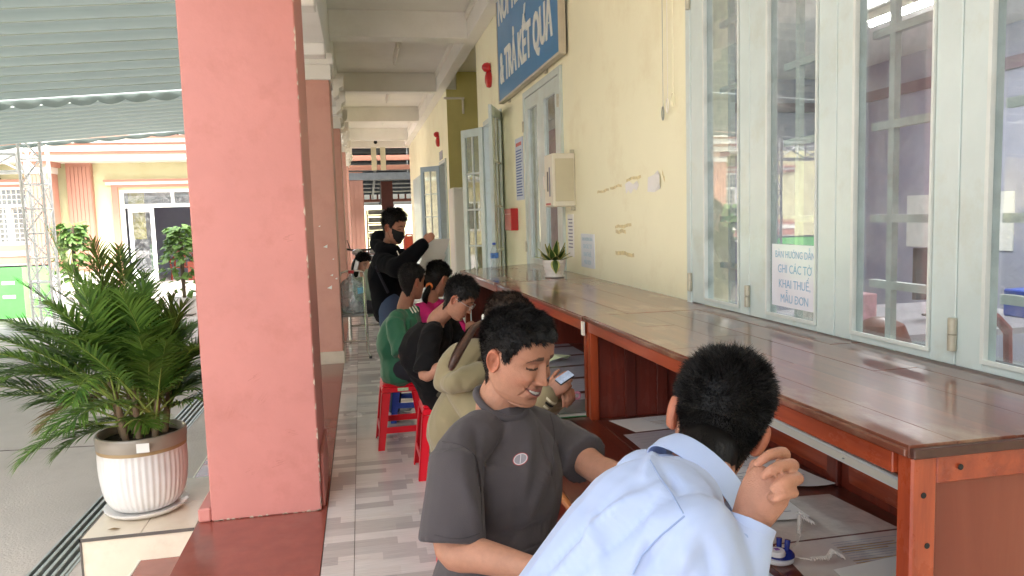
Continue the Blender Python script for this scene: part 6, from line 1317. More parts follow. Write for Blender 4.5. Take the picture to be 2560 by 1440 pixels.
def torso_g(g, pel, chest, nb, sR, sL, face, r=(.165, .125, .15, .115, .175, .125), drop=.042):
    # face: chest direction; side vector runs right -> left shoulder
    sR, sL, nb, pel, chest = map(Vector, (sR, sL, nb, pel, chest)); s = (sL - sR).normalized(); f = Vector(face); hs = Vector((-f.y, f.x, 0)).normalized(); hs = hs if hs.dot(s) > 0 else -hs
    mid = (sR + sL) / 2; waist = pel.lerp(chest, .5); nb = nb - (nb - mid.lerp(chest, .3)).normalized() * drop
    loft(g, [pel, waist, chest, mid.lerp(chest, .25), mid.lerp(nb, .45), nb], [(r[0], r[1]), (r[2], r[3]), (r[4], r[5]), (r[4] * .93, r[5] * .86), (.105, .080), (.064, .062)], side=[hs, hs.lerp(s, .4), s, s, s, s], n=28, k=5)
    loft(g, [sR.lerp(nb, .6), sR.lerp(nb, .25), sR + Vector((0, 0, -.012))], [.052, .058, .062], n=14); loft(g, [sL.lerp(nb, .6), sL.lerp(nb, .25), sL + Vector((0, 0, -.012))], [.052, .058, .062], n=14)
def collar_ring(t, c, up, side, ra, rb, r, m, name='collar'):
    c = Vector(c); u = Vector(up).normalized(); s = Vector(side); s = (s - u * s.dot(u)).normalized(); f = u.cross(s)
    g = G(); g.tube([c + s * math.cos(a) * ra + f * math.sin(a) * rb + u * .004 * math.cos(2 * a) for a in np.linspace(0, 2 * PI, 36, endpoint=False)], r, 8, closed=True); return g.build(name, m, t, smooth='full')
def fabric_mat(name, col, rough=.9, var=.06, sheen=.03, bump=.15, bscale=500, scale=8): return mat(name, col, rough, var, scale, bump, bscale, sheen=sheen, spec=.15)


# ---------------------------------------------------------------- smiling man in the grey tee
m_gtee = fabric_mat('charcoal_tee_cotton', srgb('#4c4749'), .85, .07, .12)
m1 = thing('person', 'smiling man in charcoal grey tee shirt seated at the ledge, looking down', 'person', (.31, 2.06, 0))
nb = (0.338, 1.943, 1.103); sR = (0.205, 1.798, 1.022); sL = (0.537, 2.073, 0.947); eR = (0.175, 1.712, 0.821); wR = (0.347, 1.555, 0.821); eL = (0.599, 1.913, 0.908); wL = (0.667, 1.696, 0.919)
hc = Vector((0.383, 1.896, 1.234)); hm1 = head_matrix(hc, (0.633, -0.702, -0.325), roll=-.02, s=.97) @ Matrix.Diagonal((1.13, 1.03, 1.0, 1))
g = G()
loft(g, [Vector(nb) - Vector((0, 0, .05)), nb, Vector(nb).lerp(hc, .45), hm1 @ Vector((0, -.006, -.03))], [.062, .060, .056, .054], n=18)
limb(g, sR, eR, wR, (.045, .046, .042, .040, .026)); limb(g, sL, eL, wL, (.044, .044, .040, .038, .025))
dR = Vector(wR) - Vector(eR); hand(g, Vector(wR) + dR.normalized() * .01, dR, (0, .4, 1), (.5, .9, -.2), (.5, .5, .4)); dL = Vector(wL) - Vector(eL); hand(g, Vector(wL) + dL.normalized() * .01, dL, (0, -1, .3), (0, 0, -1), (.4, .4, .3))
skin_obj(m1, g, hm1, (.42, .205, .130), dict(smile=1.25, stubble=.6), .0045, 220, 180)
make_hair(m1, hm1, 'short', 20000, .015, .0005, .011, .005, seed=4, comb=(0, .9, -.3), fringe=.011, mess=.16)
g = G(); torso_g(g, (.31, 2.06, .54), (0.350, 1.917, 0.861), nb, sR, sL, (0.463, -0.874, -0.147), (.172, .138, .160, .128, .172, .125), drop=.022)
loft(g, [sR, Vector(sR).lerp(Vector(eR), .45), Vector(sR).lerp(Vector(eR), .93)], [.068, .073, .080], n=18, flat=True); loft(g, [sL, Vector(sL).lerp(Vector(eL), .45), Vector(sL).lerp(Vector(eL), .72)], [.064, .066, .072], n=18, flat=True)
cloth_obj(m1, g, 'tee_shirt', m_gtee, .0065, .0105, 4, seed=11, scale=6, dirn=(.15, .1, 1), stretch=3.5, strokes=[
    ((0.243, 1.715, 1.097), (0.262, 1.725, 0.916), 0.015, -0.0120), ((0.197, 1.676, 1.018), (0.233, 1.636, 0.887), 0.020, 0.0100), ((0.389, 1.766, 1.070), (0.363, 1.757, 0.924), 0.018, 0.0080), ((0.460, 1.854, 0.964), (0.348, 1.750, 0.826), 0.020, 0.0100), ((0.447, 1.822, 0.817), (0.285, 1.732, 0.821), 0.018, -0.0100), ((0.451, 1.818, 0.786), (0.273, 1.730, 0.783), 0.018, 0.0120), ((0.418, 1.802, 1.078), (0.474, 1.876, 0.902), 0.015, -0.0100), ((0.284, 1.736, 1.078), (0.403, 1.783, 1.064), 0.025, 0.0060)])
nbv = Vector(nb); collar_ring(m1, nbv + Vector((.006, -.006, .004)), (hc - nbv).normalized() + Vector((.25, -.25, .7)), (1, 0, 0), .071, .070, .010, m_gtee)
# oval chest patch, shrink-fitted to the shirt
sh_ = [c for c in m1.children if c.name.startswith('tee_shirt')][0]
def patch(t, shirt, cpt, hw, hh, rot, m_in, m_rim, nm='emblem', cam_=Vector((0, 0, 1.6))):
    me = shirt.data; from mathutils.bvhtree import BVHTree
    bv = BVHTree.FromPolygons([v.co + Vector(t['_o']) for v in me.vertices], [tuple(p.vertices) for p in me.polygons]); c = Vector(cpt); hit = bv.ray_cast(cam_, (c - cam_).normalized())
    p, nrm = hit[0], hit[1]; u = Vector((0, 0, 1)); r = u.cross(nrm).normalized(); u = nrm.cross(r); r, u = r * math.cos(rot) + u * math.sin(rot), u * math.cos(rot) - r * math.sin(rot)
    def P(a, b, off): q = p + r * a + u * b; h = bv.ray_cast(q + nrm * .05, -nrm); return (h[0] if h[0] else q) + nrm * off
    def disc(a, b, off, k=28): g = G(); g.add([P(0, 0, off)] + [P(a * math.cos(x), b * math.sin(x), off) for x in np.linspace(0, 2 * PI, k, endpoint=False)] + [P(.5 * a * math.cos(x), .5 * b * math.sin(x), off) for x in np.linspace(0, 2 * PI, k, endpoint=False)], [(0, 1 + k + i, 1 + k + (i + 1) % k) for i in range(k)] + [(1 + k + i, 1 + i, 1 + (i + 1) % k, 1 + k + (i + 1) % k) for i in range(k)]); return g
    o = sub(disc(hw, hh, .0012).build(nm, m_rim, shirt), t); o.location = (0, 0, 0)
    for oo, (a, b, of, mm) in enumerate(((hw * .90, hh * .88, .0016, m_rim2), (hw * .80, hh * .76, .0020, m_in))): disc(a, b, of).build(nm + '_ring' if oo == 0 else nm + '_field', mm, shirt)
    g = G(); g.tube([P(-hw * .35, -hh * .6, .0028), P(hw * .35, hh * .6, .0028)], .0009, 5); g.build(nm + '_mark', m_rim2, shirt)
m_gseam = mat('tee_seam', srgb('#393537'), .9, .05)
sub(sh_, m1)
def seam_on(t, shirt, P, m, r=.0014, nm='seam'):
    from mathutils.bvhtree import BVHTree
    bv = BVHTree.FromPolygons([v.co + Vector(t['_o']) for v in shirt.data.vertices], [tuple(p.vertices) for p in shirt.data.polygons]); out = []; o_ = Vector((0, 0, 1.6)); P = [Vector(p) for p in cat_rom([np.array(q, float) for q in P], 6)]
    for p in P:
        h = bv.ray_cast(o_, (p - o_).normalized())
        if h[0] and (not out or (h[0] - out[-1]).length < .05): out.append(h[0] + h[1] * .0004)
    if len(out) > 3: g = G(); g.tube(out, r, 5); g.build(nm, m, shirt, smooth=True)
seam_on(m1, sh_, [(0.262, 1.952, 1.143), (0.220, 1.906, 1.114), (0.190, 1.858, 1.082), (0.172, 1.807, 1.053)], m_gseam)
seam_on(m1, sh_, [(0.167, 1.758, 1.068), (0.208, 1.749, 1.059), (0.240, 1.741, 1.033), (0.250, 1.735, 0.993), (0.251, 1.727, 0.916), (0.250, 1.721, 0.850)], m_gseam)
seam_on(m1, sh_, [(0.137, 1.743, 0.847), (0.169, 1.736, 0.838), (0.207, 1.728, 0.836), (0.243, 1.722, 0.846)], m_gseam, .0011)
seam_on(m1, sh_, [(0.493, 1.999, 1.047), (0.502, 1.992, 0.996), (0.495, 1.987, 0.930), (0.488, 1.983, 0.874)], m_gseam)
m_rim2 = mat('emblem_white', srgb('#d5d3d6'), .6, .05); sub(sh_, m1)
patch(m1, sh_, (0.363, 1.794, 0.994), .0225, .0150, .42, mat('emblem_grey', srgb('#8f8d94'), .7, .1, 60), mat('emblem_red_edge', srgb('#a8434a'), .6, .1))
lower_body(m1, (.31, 2.06, .54), (.8, -.5, 0), fabric_mat('dark_grey_trousers', srgb('#3a393c')), spread=.12)
# ---------------------------------------------------------------- man in the light blue shirt, seen from behind
m_bsh = mat('light_blue_shirt_cotton', srgb('#a9bade'), .7, .03, 6, .06, 700, sheen=.15, spec=.35)
m2 = thing('person', 'man in light blue dress shirt seen from behind, one hand raised to his cheek', 'person', (.3, 1.16, 0))
hc = Vector((0.676, 1.361, 1.172)); fw2 = Vector((0.267, 0.881, -0.391)); nb = (0.580, 1.241, 1.115); sR = (0.465, 1.028, 1.112); sL = (0.517, 1.342, 1.079)
def head_matrix_r(c, fwd, right, s=1.):
    f = Vector(fwd).normalized(); r = Vector(right); r = (r - f * r.dot(f)).normalized(); u = r.cross(f); m = Matrix.Identity(4)
    for i in range(3): m[i][0], m[i][1], m[i][2], m[i][3] = r[i] * s, f[i] * s, u[i] * s, c[i]
    return m
hm2 = head_matrix_r(hc, fw2, (0.905, -0.215, -0.367), 1.07)
eR = (0.501, 0.999, 0.999); wR = (0.572, 1.038, 1.118); eL = (.62, 1.50, .90); wL = (.84, 1.36, .76)
g = G(); nbv = Vector(nb); loft(g, [nbv - Vector((.03, 0, .05)), nbv, nbv.lerp(hc, .5), hm2 @ Vector((0, .0, -.03))], [.062, .060, .056, .054], n=18)
limb(g, sR, eR, wR, (.045, .045, .04, .038, .027)); limb(g, sL, eL, wL, (.045, .045, .04, .036, .026))
loft(g, [Vector(wR).lerp(Vector(eR), .12), wR, (0.585, 1.033, 1.148), (0.595, 1.028, 1.170), (0.603, 1.023, 1.182)], [(.027, .020), (.030, .020), (.036, .021), (.038, .019), (.034, .014)], side=(0.612, -0.670, -0.420), n=18)
for F4, r4 in ((((0.603, 1.042, 1.170), (0.614, 1.041, 1.182), (0.627, 1.032, 1.220), (0.586, 1.005, 1.231), (0.564, 1.003, 1.220)), .0100), (((0.604, 1.027, 1.174), (0.611, 1.021, 1.186), (0.622, 1.001, 1.213), (0.582, 0.979, 1.221), (0.562, 0.982, 1.208)), .0102), (((0.598, 1.012, 1.171), (0.608, 1.006, 1.182), (0.618, 0.981, 1.200), (0.584, 0.960, 1.206), (0.568, 0.966, 1.195)), .0098), (((0.586, 0.999, 1.166), (0.593, 0.988, 1.176), (0.602, 0.967, 1.185), (0.577, 0.952, 1.189), (0.565, 0.958, 1.181)), .0086), (((0.586, 1.047, 1.138), (0.591, 1.068, 1.154), (0.600, 1.083, 1.170), (0.608, 1.084, 1.190)), .0115)): loft(g, F4, [r4 * .9 * (1.12 if q_ < 2 else (1.08 if q_ == 2 else (.95 if q_ == 3 else .72))) for q_ in range(len(F4))], n=12, k=5)
hand(g, wL, (1, -.3, -.1), (0, -1, 0), (0, 0, -1), (.3, .3, .2))
b2_ = skin_obj(m2, g, hm2, (.42, .200, .130), dict(eyes='open'), .0035, 150, 120)
make_hair(m2, hm2, 'short', 30000, .017, .0005, .014, .005, seed=9, comb=(0, .5, -.35), mess=.22)
nape_hair(m2, hm2, b2_)
g = G(); ch = Vector((0.432, 1.177, 1.000)); torso_g(g, (.08, 1.16, .56), ch, nb, sR, sL, (.7, .1, -.7), (.18, .14, .18, .145, .195, .14)); loft(g, [(0.424, 1.207, 0.979), (0.498, 1.240, 1.045), (0.547, 1.245, 1.087)], [(.13, .11), (.13, .11), (.09, .08)], side=(0, 1, 0), n=20)
loft(g, [sR, Vector(sR).lerp(Vector(eR), .5), eR], [.070, .070, .062], n=18); loft(g, [eR, Vector(eR).lerp(Vector(wR), .5), Vector(eR).lerp(Vector(wR), .80)], [.058, .048, .042], n=16)
loft(g, [sL, Vector(sL).lerp(Vector(eL), .5), eL], [.064, .062, .056], n=16); loft(g, [eL, wL], [.055, .04], n=16)
shirt2 = cloth_obj(m2, g, 'dress_shirt', m_bsh, .0055, .0075, 4, seed=21, scale=5.5, dirn=(.55, .0, .8), stretch=4., fine=.3, strokes=[
    ((0.486, 1.189, 1.128), (0.339, 1.114, 1.107), .013, 0.0101), ((0.477, 1.188, 1.097), (0.317, 1.111, 1.038), .014, -0.0093), ((0.430, 1.198, 1.106), (0.285, 1.117, 1.033), .015, 0.0109), ((0.396, 1.204, 1.100), (0.260, 1.122, 1.033), .013, -0.0078), ((0.454, 1.095, 1.148), (0.353, 1.005, 1.071), .014, 0.0093), ((0.477, 1.087, 1.109), (0.382, 0.999, 1.070), .013, -0.0078),
    ((0.340, 1.115, 1.120), (0.319, 1.012, 1.073), .014, 0.0109), ((0.447, 0.991, 1.115), (0.433, 0.989, 1.069), .012, 0.0093), ((0.519, 1.288, 1.155), (0.495, 1.288, 1.111), .010, 0.0109), ((0.532, 1.282, 1.125), (0.519, 1.181, 1.117), .010, -0.0093), ((0.470, 0.986, 1.114), (0.482, 0.979, 1.068), .012, -0.0093)])
# yoke and armhole seams
def surf_line(t, shirt, pix, m, r=.0012, nm='seam', off=.0006):
    from mathutils.bvhtree import BVHTree
    bv = BVHTree.FromPolygons([v.co + Vector(t['_o']) for v in shirt.data.vertices], [tuple(p.vertices) for p in shirt.data.polygons]); out = []; o_ = Vector((0, 0, 1.6))
    P = [Vector(p) for p in pix]
    for i in range(len(P) - 1):
        for k in range(10):
            q = P[i].lerp(P[i + 1], k / 10); h = bv.ray_cast(o_, (q - o_).normalized())
            if h[0]: out.append(h[0] + h[1] * off)
    if len(out) > 2: g = G(); g.tube(out, r, 5); return g.build(nm, m, shirt, smooth=True)
m_seam = mat('shirt_seam_blue', srgb('#8fa3cb'), .8, .03); sub(shirt2, m2)
surf_line(m2, shirt2, [(0.398, 1.012, 1.239), (0.412, 1.007, 1.212), (0.408, 0.956, 1.207), (0.404, 0.905, 1.196)], m_seam)
surf_line(m2, shirt2, [(0.404, 0.905, 1.196), (0.352, 0.863, 1.192), (0.328, 0.866, 1.168), (0.315, 0.866, 1.143)], m_seam, .0015)
# folded collar
def shirt_collar(t, c, up, back, ra, rb, h, m):
    c = Vector(c); u = Vector(up).normalized(); b = Vector(back); b = (b - u * b.dot(u)).normalized(); s = u.cross(b); g = G(); n = 40; vs = []
    for i in range(n + 1):
        a = -PI * .93 + 2 * PI * .93 * i / n; e = abs(a) / (PI * .93); d = b * math.cos(a) + s * math.sin(a); rad = 1.0
        top = c + (b * math.cos(a) * rb + s * math.sin(a) * ra) + u * (.016 - .012 * e ** 2); low_h = h * (1 + .55 * e ** 4); out = .010 + .004 * e
        mid_ = top + d * .006 + u * .001; bot = top - u * low_h + d * (out + .008)
        vs += [top - d * .003 - u * .02, top, mid_, mid_.lerp(bot, .5) + d * .004, bot, bot - d * .0025, mid_.lerp(bot, .5) + d * .0015, top - u * .004]
    k = 8; fs = [(i * k + j, i * k + (j + 1) % k, (i + 1) * k + (j + 1) % k, (i + 1) * k + j) for i in range(n) for j in range(k)] + [tuple(range(k)), tuple(n * k + j for j in reversed(range(k)))]
    return g.add(vs, fs).build('collar', m, t, smooth=True)
shirt_collar(m2, nbv + Vector((0.664, -0.059, 0.745)) * .012, Vector((0.795, 0.224, 0.563)), (-0.638, -0.690, 0.343), .080, .068, .046, m_bsh)
# cuff with button
wv = Vector(wR); ax_ = (wv - Vector(eR)).normalized(); cc = Vector(eR).lerp(wv, .86); g = G(); prof = []
sx_ = ax_.cross(Vector((0, 1, 0))).normalized(); sy_ = ax_.cross(sx_); n_ = 28; vs = []
for (r, h) in ((.040, -.045), (.041, .018), (.0385, .018), (.0375, -.03)): vs += [cc + ax_ * h + (sx_ * math.cos(a) + sy_ * math.sin(a)) * r for a in np.linspace(0, 2 * PI, n_, endpoint=False)]
g.add(vs, [(i * n_ + j, i * n_ + (j + 1) % n_, ((i + 1) % 4) * n_ + (j + 1) % n_, ((i + 1) % 4) * n_ + j) for i in range(4) for j in range(n_)]).build('cuff', m_bsh, m2, smooth=True)
tc_ = Vector((0, 0, 1.6)) - cc; tc_ = (tc_ - ax_ * tc_.dot(ax_)).normalized(); G().tube([cc + tc_ * .0415 - ax_ * .012, cc + tc_ * .0445 - ax_ * .012], .0055, 10).build('cuff_button', m_seam, m2)
lower_body(m2, (.08, 1.16, .56), (.95, .1, 0), fabric_mat('dark_trousers', srgb('#23252c')), spread=.12)
# ---------------------------------------------------------------- generic seated person
def seated(label, head, fwd, nb, sR, sL, chest, pel, eR, wR, eL, wL, face, top_m, top_name, tr_m, skin, opt, hair=None, voxel=.007, sleeve='short', roll=0., tors=(.165, .125, .15, .118, .172, .125), seed=1, amp=.004, stand=False, hs=1.0, hcurl=(.5, .6, .4), slr=1., extra=()):
    t = thing('person', label, 'person', (pel[0], pel[1], 0)); hc = Vector(head); M = head_matrix(hc, fwd, roll, hs); g = G(); nbv = Vector(nb)
    loft(g, [nbv - Vector((0, 0, .05)), nbv, nbv.lerp(hc, .5), M @ Vector((0, -.004, -.03))], [.058, .056, .052, .050], n=16)
    for (s, e, w) in ((sR, eR, wR), (sL, eL, wL)):
        limb(g, s, e, w, (.043, .043, .038, .036, .025)); d = (Vector(w) - Vector(e)); hand(g, Vector(w) + d.normalized() * .01, d, (0, -.3, 1) if s is sR else (0, -.6, .8), (.1, .9, -.5) if s is sR else (.1, -.9, -.5), hcurl, .84)
    skin_obj(t, g, M, skin, opt, voxel * .75, 110, 90)
    if hair: make_hair(t, M, **hair)
    g = G(); torso_g(g, (pel[0], pel[1], pel[2] - .045), chest, nb, sR, sL, face, tors)
    for (s, e, w) in ((sR, eR, wR), (sL, eL, wL)):
        s, e, w = map(Vector, (s, e, w))
        if sleeve == 'short': loft(g, [s, s.lerp(e, .5), s.lerp(e, .92)], [.062, .064, .072], n=18, flat=True)
        else: loft(g, [s, s.lerp(e, .5), e], [.072 * slr, .072 * slr, .070 * slr], n=16); loft(g, [e, e.lerp(w, .5), w], [.070 * slr, .060 * slr, .045 * slr], n=16)
    for ps, rs in extra: loft(g, ps, rs, n=14)
    o = cloth_obj(t, g, top_name, top_m, voxel, max(amp, .0125), 3, seed=seed, scale=9, fine=.5, dirn=(.5, .1, .8)); sub(o, t)
    if not stand: lower_body(t, (pel[0], pel[1], pel[2]), face, tr_m)
    return t, M, o
m_black_t = fabric_mat('black_tee_cotton', srgb('#161516')); m_green_t = mat('green_jersey', srgb('#1f6b4d'), .55, .06, 6, .08, 400, sheen=.2); m_khaki = fabric_mat('dark_khaki_shorts', srgb('#49443a')); m_gpant = fabric_mat('dark_slate_trousers', srgb('#34353c')); m_jean = fabric_mat('blue_denim', srgb('#4a5a74'))
SH = dict(kind='short', n=4500, L=.020, w=.0012, top=.018, side=.005)
# olive hoodie
m_olh = fabric_mat('olive_hoodie_fleece', srgb('#867b5f'), .9, .06, .2)
t3, M3, o3 = seated('woman in olive hoodie with long brown ponytail, mostly hidden behind the smiling man', (0.540, 2.901, 1.156), (0.691, 0.369, -0.621), (0.453, 2.906, 1.028), (0.357, 2.835, 0.938), (0.623, 3.110, 0.944), (0.386, 2.967, 0.782), (.44, 3.52, .54), (0.445, 2.677, 0.764), (0.638, 2.596, 0.951), (0.658, 3.062, 0.734), (0.702, 2.683, 0.923), (0.955, 0.117, -0.274), m_olh, 'hoodie', m_gpant, (.36, .17, .11), dict(), dict(kind='long', n=5000, L=.020, w=.0010, top=.016, side=.010, m=m_hairb, comb=(0, -1, -.2), mess=.12), .008, 'long', seed=31, amp=.009, tors=(.165, .13, .172, .135, .172, .13), hcurl=(1.1, 1.0, .6), slr=.82, extra=(([(0.283, 2.852, 0.964), (0.312, 2.812, 1.040), (0.398, 2.841, 1.091), (0.497, 2.971, 1.046)], [(.035, .03), (.045, .035), (.05, .04), (.03, .03)]), ([(0.287, 2.832, 0.975), (0.335, 2.742, 0.991), (0.423, 2.768, 1.025)], [(.03, .03), (.045, .035), (.035, .03)])))
strands(t3, [(0.450, 2.802, 1.210), (0.393, 2.730, 1.195), (0.344, 2.654, 1.155), (0.306, 2.615, 1.106), (0.287, 2.615, 1.065)], mat('brown_ponytail', (.075, .036, .024), .4, .5, 80), .0009, 'ponytail', 1400, .014)
G().tube([Vector((0.443, 2.823, 1.207)) + Vector((.12 * math.sin(a), .58 * math.sin(a), math.cos(a))) * .018 for a in np.linspace(0, 2 * PI, 12, endpoint=False)], .005, 6, closed=True).build('hair_tie', m_trim, t3, smooth=True)
m_cuff = mat('striped_cuff', srgb('#c9c3a8'), .8, .1)
for k in range(4): wv = Vector((0.638, 2.596, 0.951)); ev = Vector((0.445, 2.677, 0.764)); q = wv.lerp(ev, .02 + k * .05); dd = (wv - ev).normalized(); G().tube([q, q + dd * .008], .041, 14).build('cuff_band', m_cuff if k % 2 == 0 else m_black_t, t3)
ph = thing('mobile_phone', 'dark mobile phone held above the grey forms by the woman in olive', 'phone', (0.676, 2.534, 1.020))
P0 = Vector((0.682, 2.533, 1.024)); r_ = Vector((0.875, 0.248, 0.416)).normalized(); u_ = Vector((-0.064, 0.876, 0.477)); u_ = (u_ - r_ * u_.dot(r_)).normalized(); n__ = r_.cross(u_); rot = Matrix((r_, u_, n__)).transposed()
G().obox(P0, .066, .038, .007, rot).build('case', m_black, ph, bevel=.003); G().obox(P0 - n__ * .0048 if n__.dot(P0 - Vector((0, 0, 1.6))) > 0 else P0 + n__ * .0048,   .061, .034, .001, rot).build('screen', mat('phone_screen_lit', srgb('#8f9bb0'), .2, .3, 60, emit=.06), ph)
# black tee
t4, M4, o4 = seated('man in black tee with glasses bent over his writing', (0.554, 4.441, 1.116), (0.751, -0.330, -0.572), (0.425, 4.526, 0.987), (0.373, 4.355, 0.913), (0.515, 4.779, 0.933), (0.323, 4.549, 0.805), (.44, 4.66, .55), (0.320, 4.263, 0.707), (0.494, 4.157, 0.808), (0.572, 4.621, 0.789), (0.616, 4.398, 0.800), (0.932, -0.113, -0.345), m_black_t, 'tee_shirt', m_khaki, (.40, .195, .125), dict(), dict(SH, n=6000, L=.026, top=.017, side=.007, seed=5, fringe=.03), .009, 'short', hs=.97, seed=41, amp=.006)
g = G(); lc = m_galv
for sx in (-1, 1): g.tube([M4 @ Vector((sx * .033 + .024 * math.cos(a), .098, .006 + .018 * math.sin(a))) for a in np.linspace(0, 2 * PI, 18, endpoint=False)], .0016, 5, closed=True); g.tube([M4 @ Vector((sx * .056, .098, .012)), M4 @ Vector((sx * .078, .07, .014)), M4 @ Vector((sx * .078, -.005, .012))], .0016, 5)
g.tube([M4 @ Vector((-.010, .10, .010)), M4 @ Vector((.010, .10, .010))], .0016, 5); g.build('glasses', lc, t4)
# green jersey
t5, M5, o5 = seated('man in green jersey with white shoulder stripes, facing away toward the counter', (0.343, 5.428, 1.147), (0.857, 0.498, -0.136), (0.284, 5.423, 0.977), (0.195, 5.248, 0.889), (0.410, 5.615, 0.888), (0.209, 5.385, 0.743), (.22, 5.36, .55), (0.249, 5.134, 0.669), (0.456, 5.145, 0.681), (0.516, 5.615, 0.687), (0.638, 5.376, 0.688), (0.983, 0.097, -0.156), m_green_t, 'jersey', m_gpant, (.36, .17, .11), dict(), dict(SH, n=5000, L=.013, top=.012, side=.0035, seed=6), .010, 'short', seed=51, amp=.007)
for q3 in ([(0.249, 5.275, 1.068), (0.293, 5.261, 1.011), (0.333, 5.246, 0.938)], [(0.271, 5.271, 1.067), (0.315, 5.257, 1.010), (0.352, 5.242, 0.943)], [(0.293, 5.266, 1.064), (0.337, 5.252, 1.010), (0.369, 5.240, 0.950)]): surf_line(t5, o5, q3, m_trim, .005, 'shoulder_stripe', .002)
# pink top
m_pk = fabric_mat('hot_pink_knit', srgb('#cf2f78'))
t6, M6, o6 = seated('woman in hot pink top with black hair in an orange band', (0.554, 5.733, 1.131), (0.748, 0.569, -0.342), (0.496, 5.729, 0.974), (0.409, 5.587, 0.910), (0.640, 5.897, 0.892), (0.470, 5.744, 0.757), (.62, 5.86, .56), (0.526, 5.395, 0.762), (0.672, 5.269, 0.813), (0.723, 5.809, 0.676), (0.759, 5.603, 0.736), (0.969, -0.009, -0.249), m_pk, 'top', m_gpant, (.44, .225, .15), dict(), dict(kind='long', n=4500, L=.018, w=.0013, top=.018, side=.013, comb=(0, -1, -.1), mess=.1, seed=8), .011, 'long', seed=61, amp=.005, tors=(.15, .12, .14, .11, .15, .115))
G().tube([Vector((0.481, 5.611, 1.096)) + Vector((.95 * math.cos(a), -.1, math.sin(a))) * .016 for a in np.linspace(0, 2 * PI, 12, endpoint=False)], .013, 8, closed=True).build('hair_band', mat('orange_scrunchie', srgb('#f08a4a'), .7, .1), t6, smooth=True)
strands(t6, [(0.487, 5.611, 1.107), (0.463, 5.591, 1.062), (0.443, 5.590, 1.012), (0.454, 5.603, 0.965)], m_hair, .0014, 'ponytail', 250, .020)
# standing man in black hoodie
m_bh = mat('black_hoodie_fleece', srgb('#121317'), .95, .08, 6, .2, 300, sheen=.02, spec=.1)
eR7 = (0.267, 5.667, 1.233); wR7 = (0.452, 5.647, 1.412); eL7 = (0.459, 6.209, 1.098); wL7 = (0.551, 6.002, 1.254)
t7, M7, o7 = seated('standing man in black hoodie and black face mask reading a white paper', (0.258, 6.036, 1.534), (0.752, -0.606, -0.258), (0.206, 6.081, 1.370), (0.135, 5.943, 1.284), (0.305, 6.239, 1.295), (0.174, 6.087, 1.153), (.19, 6.09, .90), eR7, wR7, eL7, wL7, (0.984, -0.097, -0.149), m_bh, 'hoodie', m_jean, (.42, .205, .135), dict(eyes='down'), dict(SH, n=5500, L=.026, top=.024, side=.004, seed=7, comb=(0, 1, -.3), fringe=.02), .011, 'long', seed=71, amp=.007, stand=True, tors=(.155, .125, .155, .12, .165, .125), hcurl=(.9, .9, .6), slr=1.0, extra=(([(0.114, 6.154, 1.403), (0.157, 6.222, 1.458), (0.230, 6.246, 1.428)], [.055, .065, .04]), ([(0.112, 6.052, 1.406), (0.163, 5.926, 1.371), (0.261, 5.906, 1.368)], [.05, .05, .035])))
me7 = G(); X_, Y_, Z_ = None, None, None
g = G(); vs = []; nn_ = 14
for j in range(8):
    zz = .004 - .012 - j * .0155
    for i in range(nn_): a = -1.25 + 2.5 * i / (nn_ - 1); wv_ = np.interp(zz, PRO[:, 0], PRO[:, 1]); yv_ = np.interp(zz, PRO[:, 0], PRO[:, 2]); bul = .022 * math.exp(-(a / .45) ** 2) * math.exp(-((zz + .04) / .035) ** 2); vs.append(M7 @ Vector(((wv_ + .004) * math.sin(a), (yv_ + .005) * max(0, math.cos(a)) ** .86 + bul, zz + .02 * abs(math.sin(a)) ** 3)))
g.add(vs, [(j * nn_ + i, j * nn_ + i + 1, (j + 1) * nn_ + i + 1, (j + 1) * nn_ + i) for j in range(7) for i in range(nn_ - 1)])
for sx in (-1, 1): g.tube([M7 @ Vector((sx * .066, .03, -.01)), M7 @ Vector((sx * .078, .0, .02))], .0012, 4); g.tube([M7 @ Vector((sx * .058, .02, -.07)), M7 @ Vector((sx * .078, -.005, -.02))], .0012, 4)
g.build('face_mask', mat('black_mask_cloth', srgb('#17181b'), .8, .05), t7, smooth='full')
G().tube([(0.260, 5.887, 1.375), (0.280, 5.836, 1.321), (0.293, 5.830, 1.283)], .004, 5).build('drawstring', m_trim, t7); g = G(); 
surf_line(t7, o7, [(0.102, 5.885, 1.248), (0.142, 5.867, 1.139), (0.188, 5.847, 1.030)], m_gpant, .012, 'shoulder_strap', .004)
g = G(); H7 = Vector((.19, 6.09, .90))
for q in (-1, 1): a = H7 + Vector((0, q * .09, 0)); loft(g, [a, (a.x + .02, a.y + q * .02, .5), (a.x + .0, a.y + q * .03, .10)], [.095, .072, .055], n=16)
loft(g, [H7 + Vector((0, .09, .03)), H7 + Vector((0, -.09, .03))], [(.10, .12), (.10, .12)], side=(1, 0, 0), n=16); cloth_obj(t7, g, 'jeans', m_jean, .012, .004, 3)
for q in (-1, 1): g = G(); loft(g, [(.12, 6.09 + q * .12, .045), (.22, 6.09 + q * .12, .045), (.33, 6.09 + q * .13, .03)], [(.04, .04), (.042, .036), (.035, .024)], side=(0, 1, 0), n=12); cloth_obj(t7, g, 'shoe', m_trim, .010, 0, 2)
pap = thing('held_papers', 'white papers held up by the standing man in the black hoodie', 'paper', (0.545, 5.806, 1.342))
A, B, C3, D = [Vector(q) for q in ((0.400, 5.619, 1.224), (0.600, 5.936, 1.208), (0.685, 5.993, 1.438), (0.469, 5.688, 1.440))]
m_trp = mat('thin_paper', srgb('#f4f4f4'), .7, .03, 6)
fabric(m_trp, .45)
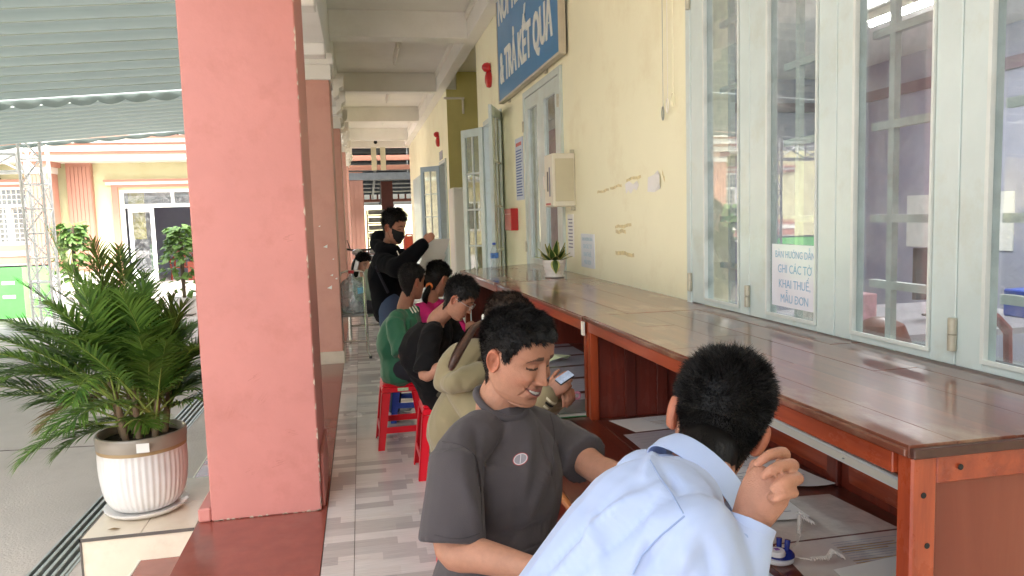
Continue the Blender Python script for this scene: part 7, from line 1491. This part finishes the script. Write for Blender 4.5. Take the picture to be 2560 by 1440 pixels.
def rag(A, B, C3, D, nm, off, sw=.012):
    g = G(); n = 8; vs = []; nrm = (B - A).cross(D - A).normalized()
    for j in range(n + 1):
        for i in range(n + 1): u, v = i / n, j / n; p = A.lerp(B, u).lerp(D.lerp(C3, u), v) + nrm * (sw * math.sin(u * 5 + v * 3) + off); vs.append(p)
    vs2 = [p + nrm * .0006 for p in vs]; N = (n + 1) ** 2; fs = [(j * (n + 1) + i, j * (n + 1) + i + 1, (j + 1) * (n + 1) + i + 1, (j + 1) * (n + 1) + i) for j in range(n) for i in range(n)]
    g.add(vs + vs2, fs + [tuple(N + q for q in reversed(f)) for f in fs]); return g.build(nm, m_trp, pap, smooth=True)
rag(A, B, C3, D, 'sheet', 0); off_ = Vector((-0.404, -0.437, -0.804)) * .05; rag(A + off_, B + off_, C3.lerp(B, .35) + off_, D.lerp(A, .3) + off_, 'sheet', .008)
# girl on the phone
m_sage = fabric_mat('sage_hoodie_fleece', srgb('#93a592'))
t8, M8, o8 = seated('seated girl in sage green hoodie talking on a phone behind the water jug', (-0.000, 10.440, 1.022), (0.606, -0.686, -0.403), (0.013, 10.421, 0.848), (-0.066, 10.326, 0.771), (0.130, 10.594, 0.763), (-0.007, 10.406, 0.658), (.03, 10.22, .46), (0.011, 10.122, 0.614), (0.072, 10.180, 0.916), (0.186, 10.408, 0.538), (0.230, 10.185, 0.451), (0.748, -0.411, -0.521), m_sage, 'hoodie', m_gpant, (.5, .28, .2), dict(eyes='open'), dict(kind='long', n=3500, L=.03, w=.0022, top=.014, side=.009, comb=(0, -.6, -.8), mess=.1, seed=12), .014, 'long', seed=81, amp=.006, tors=(.15, .12, .14, .11, .15, .115))
g = G(); loft(g, [M8 @ Vector((0, -.07, .06)), M8 @ Vector((.01, -.09, -.04)), M8 @ Vector((.015, -.085, -.13)), M8 @ Vector((.01, -.06, -.22))], [(.07, .045), (.08, .05), (.07, .045), (.04, .03)], side=M8.to_3x3() @ Vector((1, 0, 0)), n=14)
me = remesh(g, .012, 2); finish(me, 'long_hair', m_hair, t8)
ph2 = thing('mobile_phone', 'white phone pressed to the ear of the girl in sage green', 'phone', (0.014, 10.282, 0.998)); rot8 = M8.to_3x3().normalized(); G().obox(M8 @ Vector((.098, .0, -.03)), .010, .075, .15, rot8).build('case', mat('white_phone', srgb('#c9ccd2'), .3, .05), ph2, bevel=.004)
# ---------------------------------------------------------------- stools
stool(.225, 5.38, .03, m_red, 'red stool under the man in the green jersey')
stool(.455, 4.69, .02, m_red, 'red stool under the man in the black tee')
stool(.36, 6.05, -.1, m_bluep, 'blue stool half hidden behind the first red ones')
stool(.45, 3.56, .05, m_red, 'red stool under the woman in the olive hoodie')
stool(.27, 2.08, -.5, m_red, 'red stool under the smiling man in the grey tee')
stool(.08, 1.16, .1, m_bluep, 'blue stool under the man in the light blue shirt')
stool(.78, 6.2, .0, m_bluep, 'blue stool under the woman in the pink top')
